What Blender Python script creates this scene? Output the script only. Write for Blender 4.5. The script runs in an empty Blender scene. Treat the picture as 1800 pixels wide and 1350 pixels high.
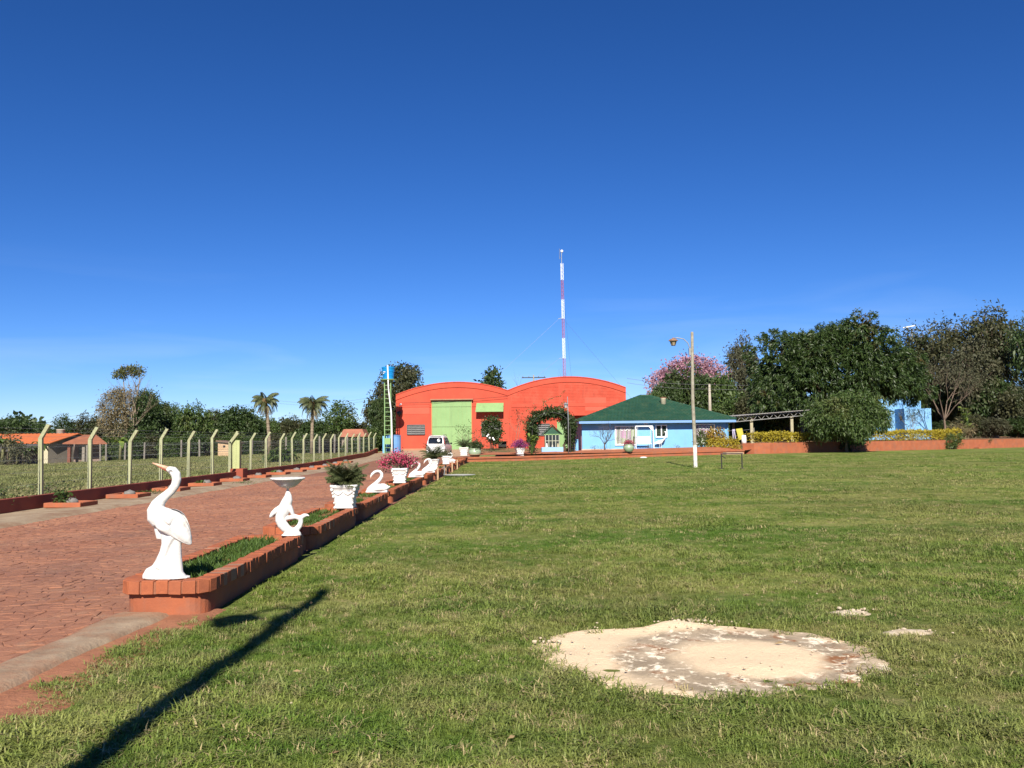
import bpy, bmesh, math, random
import numpy as np
from mathutils import Vector, Matrix

# ------------------------------------------------------------------ camera, world, sun, exposure
SC = bpy.context.scene
COL = SC.collection
F = 1560.0
PITCH = math.atan(96 / F)
ROLL = math.radians(0.6)
CAMH = 1.6
cd = bpy.data.cameras.new('camera')
cam = bpy.data.objects.new('camera', cd)
COL.objects.link(cam)
cd.sensor_width = 36.0
cd.lens = F / 1800 * 36.0
cd.clip_start, cd.clip_end = 0.05, 3000
_f = Vector((0, math.cos(PITCH), math.sin(PITCH)))
_u = Vector((0, -math.sin(PITCH), math.cos(PITCH)))
_r = Vector((1, 0, 0))
_x = _r * math.cos(ROLL) - _u * math.sin(ROLL)
_y = _r * math.sin(ROLL) + _u * math.cos(ROLL)
cam.matrix_world = Matrix(((_x.x, _y.x, -_f.x, 0), (_x.y, _y.y, -_f.y, 0), (_x.z, _y.z, -_f.z, CAMH), (0, 0, 0, 1)))
SC.camera = cam

SUN_EL = math.radians(37)
SUN_AZ = 0.016          # light travels along +Y, a hair towards +X
world = bpy.data.worlds.new('World')
SC.world = world
world.use_nodes = True
_nt = world.node_tree
_nt.nodes.clear()
_sky = _nt.nodes.new('ShaderNodeTexSky')
_sky.sky_type = 'NISHITA'
_sky.sun_disc = False
_sky.sun_elevation = SUN_EL
_sky.sun_rotation = math.pi + SUN_AZ
_sky.altitude = 200
_sky.air_density = 0.75
_sky.dust_density = 0.0
_sky.ozone_density = 6.0
_hsv = _nt.nodes.new('ShaderNodeHueSaturation')
_hsv.inputs['Saturation'].default_value = 1.17
_hsv.inputs['Value'].default_value = 1.0
_bg = _nt.nodes.new('ShaderNodeBackground')
_bg.inputs['Strength'].default_value = 0.05
_wo = _nt.nodes.new('ShaderNodeOutputWorld')
_nt.links.new(_sky.outputs[0], _hsv.inputs['Color'])
_mx = _nt.nodes.new('ShaderNodeMix')          # camera white balance on the whole sky
_mx.data_type = 'RGBA'; _mx.blend_type = 'MULTIPLY'
_mx.inputs[0].default_value = 1.0
_mx.inputs[7].default_value = (0.93, 0.91, 1.06, 1)
_nt.links.new(_hsv.outputs[0], _mx.inputs[6])
_gm = _nt.nodes.new('ShaderNodeGamma'); _gm.inputs[1].default_value = 1.12
_tc = _nt.nodes.new('ShaderNodeTexCoord')
_mp = _nt.nodes.new('ShaderNodeMapping'); _mp.inputs['Scale'].default_value = (1.6, 1.6, 14.0); _mp.inputs['Rotation'].default_value = (0.10, 0.05, 0)
_cn = _nt.nodes.new('ShaderNodeTexNoise'); _cn.inputs['Scale'].default_value = 1.7; _cn.inputs['Detail'].default_value = 6; _cn.inputs['Distortion'].default_value = .5
_cr = _nt.nodes.new('ShaderNodeMapRange'); _cr.inputs[1].default_value = .50; _cr.inputs[2].default_value = .80; _cr.inputs[4].default_value = .30
_sx = _nt.nodes.new('ShaderNodeSeparateXYZ')
_el = _nt.nodes.new('ShaderNodeMapRange'); _el.inputs[1].default_value = .02; _el.inputs[2].default_value = .20; _el.inputs[3].default_value = 1; _el.inputs[4].default_value = 0
_mu = _nt.nodes.new('ShaderNodeMath'); _mu.operation = 'MULTIPLY'
_cl = _nt.nodes.new('ShaderNodeMix'); _cl.data_type = 'RGBA'
_nt.links.new(_tc.outputs['Generated'], _mp.inputs['Vector']); _nt.links.new(_mp.outputs[0], _cn.inputs['Vector'])
_nt.links.new(_cn.outputs[0], _cr.inputs[0]); _nt.links.new(_tc.outputs['Generated'], _sx.inputs[0]); _nt.links.new(_sx.outputs[2], _el.inputs[0])
_nt.links.new(_cr.outputs[0], _mu.inputs[0]); _nt.links.new(_el.outputs[0], _mu.inputs[1])
_nt.links.new(_mu.outputs[0], _cl.inputs[0]); _nt.links.new(_mx.outputs[2], _cl.inputs[6]); _cl.inputs[7].default_value = (8.5, 9.0, 9.6, 1)
_nt.links.new(_cl.outputs[2], _gm.inputs[0])
_nt.links.new(_gm.outputs[0], _bg.inputs['Color'])
_nt.links.new(_bg.outputs[0], _wo.inputs['Surface'])

sl = bpy.data.lights.new('sun', 'SUN')
sl.energy = 5.0
sl.angle = math.radians(0.53)
sl.color = (1.0, 0.93, 0.82)
sun = bpy.data.objects.new('sun', sl)
COL.objects.link(sun)
_d = Vector((math.sin(SUN_AZ) * math.cos(SUN_EL), math.cos(SUN_AZ) * math.cos(SUN_EL), -math.sin(SUN_EL)))
sun.rotation_euler = _d.to_track_quat('-Z', 'Y').to_euler()
sun.location = (0, -60, 60)
SC.view_settings.view_transform = 'Standard'
SC.view_settings.look = 'None'
SC.view_settings.gamma = 1
SC.view_settings.exposure = 0.85
SC.view_settings.use_curve_mapping = False
try:
    SC.cycles.max_bounces = 6
    SC.cycles.transparent_max_bounces = 6
except Exception:
    pass

# ------------------------------------------------------------------ measuring helpers
def ray(px, py):
    u0 = (px - 900) / F
    v0 = (675 - py) / F
    u = u0 * math.cos(ROLL) + v0 * math.sin(ROLL)
    v = -u0 * math.sin(ROLL) + v0 * math.cos(ROLL)
    return (u, math.cos(PITCH) - v * math.sin(PITCH), math.sin(PITCH) + v * math.cos(PITCH))
def at(px, py, Y):
    """world point seen at photo pixel (px, py) at forward distance Y"""
    d = ray(px, py)
    t = Y / d[1]
    return Vector((d[0] * t, Y, CAMH + d[2] * t))
def gz(px, py, z):
    """world point seen at photo pixel (px, py) on the level z"""
    d = ray(px, py)
    t = (z - CAMH) / d[2]
    return Vector((d[0] * t, d[1] * t, z))
def S(t, a, b):
    t = np.clip((np.asarray(t, float) - a) / (b - a), 0, 1)
    return t * t * (3 - 2 * t)
def vnoise(x, y, seed=0):
    """cheap smooth 2-d value noise, vectorised, about -1..1"""
    x = np.asarray(x, float); y = np.asarray(y, float)
    xi = np.floor(x); yi = np.floor(y); fx = x - xi; fy = y - yi
    def h(a, b):
        s = np.sin(a * 127.1 + b * 311.7 + seed * 74.7) * 43758.5453
        return (s - np.floor(s)) * 2 - 1
    fx = fx * fx * (3 - 2 * fx); fy = fy * fy * (3 - 2 * fy)
    return (h(xi, yi) * (1 - fx) + h(xi + 1, yi) * fx) * (1 - fy) + (h(xi, yi + 1) * (1 - fx) + h(xi + 1, yi + 1) * fx) * fy
def fbm(x, y, seed=0, n=4):
    a, s, o = 0.0, 1.0, 0.0
    for k in range(n):
        o = o + s * vnoise(np.asarray(x) * 2 ** k, np.asarray(y) * 2 ** k, seed + k)
        a += s; s *= .5
    return o / a

# ground heights
def z_lawn(x, y):
    return .22 * S(x, -2, 20) * S(y, 32, 74) + .012 * fbm(np.asarray(x) * .7, np.asarray(y) * .7, 3)
def z_drive(x, y):
    t = np.clip((-3.05 - np.asarray(x, float)) / 10.3, 0, 1)
    return -.27 * t * (1 - .55 * S(y, 60, 92)) + .18 * S(y, 55, 78) + .40 * S(y, 80, 91.5)
def z_field(x, y):
    return .03 + .25 * S(y, 60, 92) * S(x, -40, -14) - .70 * S(y, 28, 98) * S(-np.asarray(x, float), 28, 54) + .04 * fbm(np.asarray(x) * .25, np.asarray(y) * .25, 9)
def z_terrace(x, y):
    return .46 + .16 * S(y, 72, 92) * S(-np.asarray(x, float), -14, 2) + .62 * S(x, 17.5, 22)

# ------------------------------------------------------------------ materials
MATS = {}
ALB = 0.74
def nodes_of(name):
    m = bpy.data.materials.new(name)
    m.use_nodes = True
    nt = m.node_tree
    p = nt.nodes['Principled BSDF']
    return m, nt, p
def mixc(nt, fac, a, b):
    n = nt.nodes.new('ShaderNodeMix'); n.data_type = 'RGBA'
    for s, v in ((0, fac), (6, a), (7, b)):
        if hasattr(v, 'links'): nt.links.new(v, n.inputs[s])
        elif s == 0: n.inputs[0].default_value = v
        else:
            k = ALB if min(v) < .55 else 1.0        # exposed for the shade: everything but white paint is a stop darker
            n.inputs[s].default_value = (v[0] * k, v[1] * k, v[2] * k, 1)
    return n.outputs[2]
def noise_n(nt, vec, scale, detail=5, rough=.6, lo=.35, hi=.65, dist=0):
    n = nt.nodes.new('ShaderNodeTexNoise')
    n.inputs['Scale'].default_value = scale; n.inputs['Detail'].default_value = detail
    n.inputs['Roughness'].default_value = rough; n.inputs['Distortion'].default_value = dist
    if vec is not None: nt.links.new(vec, n.inputs['Vector'])
    r = nt.nodes.new('ShaderNodeMapRange')
    r.inputs[1].default_value = lo; r.inputs[2].default_value = hi
    nt.links.new(n.outputs[0], r.inputs[0])
    return r.outputs[0], n.outputs[0]
def coord(nt, kind='Object', scale=None):
    if kind == 'World':
        o = nt.nodes.new('ShaderNodeNewGeometry').outputs['Position']
    else:
        o = nt.nodes.new('ShaderNodeTexCoord').outputs[kind]
    if scale is not None:
        mp = nt.nodes.new('ShaderNodeMapping'); mp.inputs['Scale'].default_value = scale
        nt.links.new(o, mp.inputs['Vector']); o = mp.outputs[0]
    return o
def bump(nt, p, h, strength=.3, dist=.02):
    b = nt.nodes.new('ShaderNodeBump'); b.inputs['Strength'].default_value = strength; b.inputs['Distance'].default_value = dist
    nt.links.new(h, b.inputs['Height']); nt.links.new(b.outputs[0], p.inputs['Normal'])
def mat(name, c1, c2=None, scale=3.0, rough=.75, bmp=.2, bscale=60.0, kind='World', dirt=None, dscale=1.2, dlo=.55, dhi=.8, metal=0, spec=.35, bdist=.01, streak=None):
    """painted / plastered / stone surface: two tones by noise, optional stain tone, fine relief"""
    if name in MATS: return MATS[name]
    m, nt, p = nodes_of(name)
    vec = coord(nt, kind)
    c2 = c2 or tuple(v * .82 for v in c1)
    f, _ = noise_n(nt, vec, scale)
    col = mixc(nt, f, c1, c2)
    if dirt:
        f2, _ = noise_n(nt, vec, dscale, 8, .7, dlo, dhi)
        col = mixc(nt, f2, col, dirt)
    if streak:                                   # rain streaks and old stains running down the wall
        f3, _ = noise_n(nt, coord(nt, kind, (2.6, 2.6, .22)), 1.0, 7, .7, .50, .76)
        f4, _ = noise_n(nt, vec, .35, 4, .6, .40, .66)
        mu = nt.nodes.new('ShaderNodeMath'); mu.operation = 'MULTIPLY'; nt.links.new(f3, mu.inputs[0]); nt.links.new(f4, mu.inputs[1])
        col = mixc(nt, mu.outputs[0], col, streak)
    nt.links.new(col, p.inputs['Base Color'])
    p.inputs['Roughness'].default_value = rough
    p.inputs['Metallic'].default_value = metal
    p.inputs['Specular IOR Level'].default_value = spec
    if bmp:
        _, h = noise_n(nt, vec, bscale, 6, .65)
        bump(nt, p, h, bmp, bdist)
    MATS[name] = m
    return m
def leafmat(name, c1, c2, c3=None, f3=.2, rough=.55, trans=.25, patch=.6, spec=.4):
    """leaves: tone per leaf, third tone in clumps, some light through the blade"""
    if name in MATS: return MATS[name]
    m, nt, p = nodes_of(name)
    g = nt.nodes.new('ShaderNodeNewGeometry')
    col = mixc(nt, g.outputs['Random Per Island'], c1, c2)
    if c3:
        f, _ = noise_n(nt, g.outputs['Position'], patch, 4, .6, .72 - f3 * .6, .82 - f3 * .4)
        col = mixc(nt, f, col, c3)
    nt.links.new(col, p.inputs['Base Color'])
    p.inputs['Roughness'].default_value = rough
    p.inputs['Specular IOR Level'].default_value = spec
    if trans:
        t = nt.nodes.new('ShaderNodeBsdfTranslucent'); nt.links.new(col, t.inputs['Color'])
        mx = nt.nodes.new('ShaderNodeMixShader'); mx.inputs[0].default_value = trans
        out = nt.nodes['Material Output']
        nt.links.new(p.outputs[0], mx.inputs[1]); nt.links.new(t.outputs[0], mx.inputs[2]); nt.links.new(mx.outputs[0], out.inputs['Surface'])
    MATS[name] = m
    return m
def glassmat(name, col=(.02, .025, .03), rough=.08):
    if name in MATS: return MATS[name]
    m, nt, p = nodes_of(name)
    vec = coord(nt, 'World')
    f, _ = noise_n(nt, vec, 2.0)
    nt.links.new(mixc(nt, f, col, tuple(v * 1.5 for v in col)), p.inputs['Base Color'])
    p.inputs['Roughness'].default_value = rough
    p.inputs['Specular IOR Level'].default_value = .6
    MATS[name] = m
    return m

# lawn ground, seen between the blades and alone in the far half
def lawn_colour(nt, vec, blade):
    patch, _ = noise_n(nt, vec, .45, 5, .70, .45, .56)
    sv = nt.nodes.new('ShaderNodeMapping'); sv.inputs['Scale'].default_value = (.09, .55, .3)
    nt.links.new(vec, sv.inputs['Vector'])
    streak, _ = noise_n(nt, sv.outputs[0], 1.0, 6, .6, .46, .60, .6)
    fine, _ = noise_n(nt, vec, 19 if blade else 9, 3, .7, .3, .7)
    straw, _ = noise_n(nt, vec, 2.3, 6, .75, .5, .72)
    if blade:
        a = mixc(nt, fine, (.120, .205, .024), (.265, .325, .058))
        a = mixc(nt, patch, a, (.320, .355, .090))
    else:
        a = mixc(nt, fine, (.095, .160, .022), (.210, .275, .052))
        a = mixc(nt, patch, a, (.300, .320, .088))
    mul = nt.nodes.new('ShaderNodeMath'); mul.operation = 'MULTIPLY'; mul.inputs[1].default_value = .75
    nt.links.new(streak, mul.inputs[0])
    a = mixc(nt, mul.outputs[0], a, (.095, .195, .020))
    dry, _ = noise_n(nt, vec, .16, 4, .6, .46, .60)
    md = nt.nodes.new('ShaderNodeMath'); md.operation = 'MULTIPLY'; md.inputs[1].default_value = .5
    nt.links.new(dry, md.inputs[0])
    a = mixc(nt, md.outputs[0], a, (.270, .250, .085) if blade else (.200, .190, .062))
    mul2 = nt.nodes.new('ShaderNodeMath'); mul2.operation = 'MULTIPLY'; mul2.inputs[1].default_value = .62 if blade else .6
    nt.links.new(straw, mul2.inputs[0])
    lush, _ = noise_n(nt, vec, .8, 5, .7, .53, .63, .4)
    m3 = nt.nodes.new('ShaderNodeMath'); m3.operation = 'MULTIPLY'; m3.inputs[1].default_value = .7
    nt.links.new(lush, m3.inputs[0])
    a = mixc(nt, m3.outputs[0], a, (.085, .170, .018))
    return mixc(nt, mul2.outputs[0], a, (.46, .38, .18))
def make_lawn_mats():
    m, nt, p = nodes_of('lawn_turf')
    vec = coord(nt, 'World')
    nt.links.new(lawn_colour(nt, vec, False), p.inputs['Base Color'])
    p.inputs['Roughness'].default_value = .95; p.inputs['Specular IOR Level'].default_value = .1
    _, h = noise_n(nt, vec, 26, 6, .75)
    bump(nt, p, h, .9, .05)
    MATS['lawn_turf'] = m
    m, nt, p = nodes_of('grass_blade')
    vec = coord(nt, 'World')
    col = lawn_colour(nt, vec, True)
    oi = nt.nodes.new('ShaderNodeObjectInfo')
    r = nt.nodes.new('ShaderNodeMapRange'); r.inputs[1].default_value = .88; r.inputs[2].default_value = .95
    nt.links.new(oi.outputs['Random'], r.inputs[0])
    col = mixc(nt, r.outputs[0], col, (.50, .41, .20))
    nt.links.new(col, p.inputs['Base Color'])
    p.inputs['Roughness'].default_value = .6; p.inputs['Specular IOR Level'].default_value = .25
    t = nt.nodes.new('ShaderNodeBsdfTranslucent'); nt.links.new(col, t.inputs['Color'])
    mx = nt.nodes.new('ShaderNodeMixShader'); mx.inputs[0].default_value = .2
    nt.links.new(p.outputs[0], mx.inputs[1]); nt.links.new(t.outputs[0], mx.inputs[2])
    nt.links.new(mx.outputs[0], nt.nodes['Material Output'].inputs['Surface'])
    MATS['grass_blade'] = m
    # rough pasture behind the fence
    m, nt, p = nodes_of('pasture')
    vec = coord(nt, 'World')
    f1, _ = noise_n(nt, vec, .18, 6, .65, .4, .62)
    f2, _ = noise_n(nt, vec, 3.5, 6, .7, .35, .65)
    a = mixc(nt, f2, (.185, .230, .060), (.300, .330, .110))
    a = mixc(nt, f1, a, (.420, .380, .170))
    nt.links.new(a, p.inputs['Base Color']); p.inputs['Roughness'].default_value = .95; p.inputs['Specular IOR Level'].default_value = .1
    _, h = noise_n(nt, vec, 6, 8, .75); bump(nt, p, h, 1.0, .15)
    MATS['pasture'] = m
    # red paving
    for nm, k in (('paving_bed', .8), ('paving_stone', 1.0)):
        m, nt, p = nodes_of(nm)
        vec = coord(nt, 'World')
        g = nt.nodes.new('ShaderNodeNewGeometry')
        f1, _ = noise_n(nt, vec, .5, 6, .65, .4, .64)
        f2, _ = noise_n(nt, vec, 7, 8, .75, .36, .66)
        f3, _ = noise_n(nt, vec, 1.7, 7, .7, .56, .74)
        a = mixc(nt, f2, (.42 * k, .178 * k, .100 * k), (.27 * k, .118 * k, .070 * k))
        a = mixc(nt, f1, a, (.43 * k, .205 * k, .120 * k))
        a = mixc(nt, f3, a, (.42 * k, .26 * k, .165 * k))
        f4, _ = noise_n(nt, vec, .22, 7, .7, .50, .66)
        ml = nt.nodes.new('ShaderNodeMath'); ml.operation = 'MULTIPLY'; ml.inputs[1].default_value = .6; nt.links.new(f4, ml.inputs[0])
        a = mixc(nt, ml.outputs[0], a, (.19 * k, .105 * k, .078 * k))
        if nm == 'paving_stone':
            mr = nt.nodes.new('ShaderNodeMapRange'); mr.inputs[3].default_value = .0; mr.inputs[4].default_value = .5
            nt.links.new(g.outputs['Random Per Island'], mr.inputs[0])
            a = mixc(nt, mr.outputs[0], a, (.30, .140, .092))
        nt.links.new(a, p.inputs['Base Color']); p.inputs['Roughness'].default_value = .85; p.inputs['Specular IOR Level'].default_value = .25
        _, h = noise_n(nt, vec, 34, 8, .75); bump(nt, p, h, .6, .02)
        MATS[nm] = m
    # bare sandy disc
    m, nt, p = nodes_of('sand')
    vec = coord(nt, 'Object')
    of = nt.nodes.new('ShaderNodeMapping'); of.inputs['Location'].default_value = (-.30, .12, 0); nt.links.new(vec, of.inputs['Vector'])
    ln = nt.nodes.new('ShaderNodeVectorMath'); ln.operation = 'LENGTH'; nt.links.new(of.outputs[0], ln.inputs[0])
    f1, _ = noise_n(nt, vec, 2.4, 8, .7, .42, .6, .4)
    f2, _ = noise_n(nt, vec, 55, 4, .7, .3, .7)
    f3, _ = noise_n(nt, vec, 6.5, 8, .7, .52, .6, .3)
    f4, _ = noise_n(nt, vec, 3.2, 8, .72, .53, .62, .3)
    ring = nt.nodes.new('ShaderNodeMapRange'); ring.inputs[1].default_value = .42; ring.inputs[2].default_value = .62
    wob = nt.nodes.new('ShaderNodeTexNoise'); wob.inputs['Scale'].default_value = 3.0; wob.inputs['Detail'].default_value = 6
    nt.links.new(vec, wob.inputs['Vector'])
    ad = nt.nodes.new('ShaderNodeMath'); ad.operation = 'MULTIPLY_ADD'; ad.inputs[1].default_value = .45
    nt.links.new(wob.outputs[0], ad.inputs[0]); 
    sb = nt.nodes.new('ShaderNodeMath'); sb.operation = 'SUBTRACT'; sb.inputs[1].default_value = .22
    nt.links.new(ln.outputs['Value'], sb.inputs[0]); nt.links.new(sb.outputs[0], ad.inputs[2])
    nt.links.new(ad.outputs[0], ring.inputs[0])
    outer = nt.nodes.new('ShaderNodeMapRange'); outer.inputs[1].default_value = .90; outer.inputs[2].default_value = 1.06; outer.inputs[3].default_value = 1; outer.inputs[4].default_value = 0
    nt.links.new(ad.outputs[0], outer.inputs[0])
    mm = nt.nodes.new('ShaderNodeMath'); mm.operation = 'MULTIPLY'
    nt.links.new(ring.outputs[0], mm.inputs[0]); nt.links.new(outer.outputs[0], mm.inputs[1])
    sand = mixc(nt, f2, (1.0, .79, .53), (.90, .68, .44))
    grey = mixc(nt, f1, (.40, .315, .215), (.66, .52, .36))
    grey = mixc(nt, f3, grey, (.95, .82, .62))
    grey = mixc(nt, f4, grey, (.36, .165, .075))
    a = mixc(nt, mm.outputs[0], sand, grey)
    nt.links.new(a, p.inputs['Base Color']); p.inputs['Roughness'].default_value = .95; p.inputs['Specular IOR Level'].default_value = .1
    _, h = noise_n(nt, vec, 30, 8, .75); bump(nt, p, h, .7, .02)
    MATS['sand'] = m
make_lawn_mats()

ORANGE = mat('orange_paint', (.48, .145, .062), (.37, .110, .050), 2.5, .85, .4, 55, dirt=(.30, .14, .09), dscale=2.2, dlo=.48, dhi=.75, streak=(.26, .13, .09))
BRICK = None
def brickmat():
    m, nt, p = nodes_of('brick_paint')
    vec = coord(nt, 'World')
    oi = nt.nodes.new('ShaderNodeObjectInfo')
    f, _ = noise_n(nt, vec, 14, 6, .7, .35, .7)
    a = mixc(nt, f, (.50, .150, .062), (.36, .105, .048))
    r = nt.nodes.new('ShaderNodeMapRange'); r.inputs[4].default_value = .55
    nt.links.new(oi.outputs['Random'], r.inputs[0])
    a = mixc(nt, r.outputs[0], a, (.34, .115, .060))
    r2 = nt.nodes.new('ShaderNodeMapRange'); r2.inputs[1].default_value = .9; r2.inputs[2].default_value = .95; r2.inputs[4].default_value = .6
    nt.links.new(oi.outputs['Random'], r2.inputs[0])
    a = mixc(nt, r2.outputs[0], a, (.40, .27, .18))
    nt.links.new(a, p.inputs['Base Color']); p.inputs['Roughness'].default_value = .85; p.inputs['Specular IOR Level'].default_value = .25
    _, h = noise_n(nt, vec, 70, 6, .7); bump(nt, p, h, .5, .01)
    return m
BRICK = brickmat()
MORTAR = mat('mortar', (.36, .14, .075), (.28, .11, .06), 9, .9, .5, 60)
REDWALL = mat('dark_red_paint', (.36, .085, .045), (.28, .065, .038), 1.2, .8, .3, 40, dirt=(.20, .07, .05), dscale=.8)
CONC = mat('concrete', (.46, .36, .235), (.36, .265, .17), 1.6, .9, .5, 30, dirt=(.28, .16, .09), dscale=.9, dlo=.46, dhi=.66, bdist=.02)
EDGING = mat('old_concrete_edging', (.44, .33, .22), (.30, .205, .13), 3.5, .95, .5, 22, dirt=(.38, .185, .10), dscale=1.4, dlo=.42, dhi=.62, bdist=.03)
WHITE = mat('white_paint', (.64, .625, .585), (.60, .58, .555), 6, .65, .35, 45, dirt=(.48, .40, .31), dscale=9, dlo=.58, dhi=.78, spec=.35)
WHITEP = mat('white_trim', (.80, .80, .79), (.74, .74, .73), 4, .55, .05, 50)
SOIL = mat('red_soil', (.46, .195, .10), (.34, .135, .068), 3, .95, .8, 25, dirt=(.22, .10, .05), bdist=.03)
HANGAR = mat('hangar_red', (.62, .088, .045), (.53, .074, .038), .5, .85, .15, 9, dirt=(.66, .125, .070), dscale=.8, dlo=.45, dhi=.7, streak=(.34, .065, .042))
HANGAR2 = mat('hangar_red_plaster', (.66, .100, .052), (.58, .080, .043), .6, .85, .15, 12, dirt=(.52, .085, .050), dscale=.7, dlo=.5, dhi=.75, streak=(.36, .070, .045))
GREENP = mat('pale_green_paint', (.28, .46, .185), (.24, .40, .155), .6, .6, .05, 20, streak=(.17, .26, .11))
BLUEP = mat('sky_blue_paint', (.23, .53, .84), (.205, .49, .79), .7, .75, .08, 20, dirt=(.28, .55, .82), dscale=.9, streak=(.22, .40, .58))
BLUE2 = mat('mid_blue_paint', (.20, .38, .72), (.17, .33, .66), .7, .7, .05, 20)
TANKB = mat('tank_blue', (.010, .30, .72), (.008, .26, .64), 2, .4, .03, 20)
WOODP = mat('weathered_wood', (.42, .39, .31), (.29, .255, .19), 6, .9, .6, 30, dirt=(.50, .48, .40), dscale=2.5)
POSTG = mat('fence_green', (.44, .45, .26), (.38, .39, .23), 1.4, .9, .4, 40, dirt=(.36, .30, .17), dscale=1.7)
BARK = mat('bark', (.16, .12, .085), (.09, .065, .045), 5, .95, .8, 16, bdist=.03)
BARKP = mat('pale_bark', (.34, .27, .19), (.22, .17, .12), 4, .95, .7, 16, bdist=.03)
TWIG = mat('dry_twig', (.30, .23, .17), (.20, .15, .11), 3, .95, .2, 16)
DARKM = mat('dark_metal', (.05, .045, .04), (.035, .03, .028), 4, .6, .1, 30)
GREYM = mat('grey_metal', (.38, .39, .39), (.30, .31, .32), 3, .5, .1, 30, metal=.3)
GLASS = glassmat('window_glass')
BLACK = mat('black_rubber', (.02, .02, .02), (.03, .03, .03), 6, .8, .1, 40)
STONEG = mat('grey_stone', (.26, .24, .22), (.18, .165, .15), 9, .9, .6, 30)

L_MANGO = leafmat('mango_leaf', (.022, .052, .010), (.068, .108, .024), (.170, .090, .028), .22, .5, .15, .45)
L_DARK = leafmat('dark_leaf', (.026, .056, .012), (.068, .108, .026), (.110, .125, .038), .25, .55, .18, .3)
L_MID = leafmat('mid_leaf', (.044, .090, .018), (.105, .155, .036), (.160, .170, .050), .25, .55, .2, .3)
L_BROWN = leafmat('brownish_leaf', (.046, .052, .018), (.088, .086, .032), (.036, .058, .014), .35, .6, .18, .4)
L_GREYG = leafmat('grey_green_leaf', (.055, .062, .028), (.100, .098, .048), (.125, .105, .060), .25, .65, .2, .4)
L_TAN = leafmat('tan_leaf', (.22, .18, .095), (.32, .26, .14), (.17, .17, .065), .3, .7, .3, .4)
L_PALM = leafmat('palm_leaf', (.085, .110, .042), (.16, .18, .080), None, 0, .5, .2)
L_POT = leafmat('fern_leaf', (.070, .100, .034), (.150, .165, .070), (.14, .12, .055), .15, .5, .2, 5)
L_PINK = leafmat('lapacho_blossom', (.46, .22, .28), (.60, .35, .41), (.38, .22, .24), .2, .7, .3, .5)
L_MAG = leafmat('bougainvillea_bract', (.58, .055, .135), (.72, .13, .22), (.20, .14, .05), .1, .6, .3, 6)
L_PURP = leafmat('purple_bract', (.32, .03, .24), (.50, .08, .30), (.55, .07, .16), .2, .6, .3, 3)
L_YEL = leafmat('golden_leaf', (.40, .33, .022), (.56, .44, .045), (.17, .21, .025), .22, .55, .25, 2.2)
L_LIME = leafmat('lime_leaf', (.17, .26, .045), (.28, .36, .075), None, 0, .5, .3)
L_CROT = leafmat('croton_leaf', (.36, .20, .030), (.50, .34, .050), (.09, .10, .02), .35, .45, .2, 3)
L_GRN = leafmat('grass_leaf', (.060, .125, .018), (.120, .200, .035), (.22, .22, .07), .2, .6, .3, 2)
L_VINE = leafmat('vine_leaf', (.022, .048, .012), (.060, .090, .024), (.11, .09, .03), .15, .5, .2, 1.5)

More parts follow.
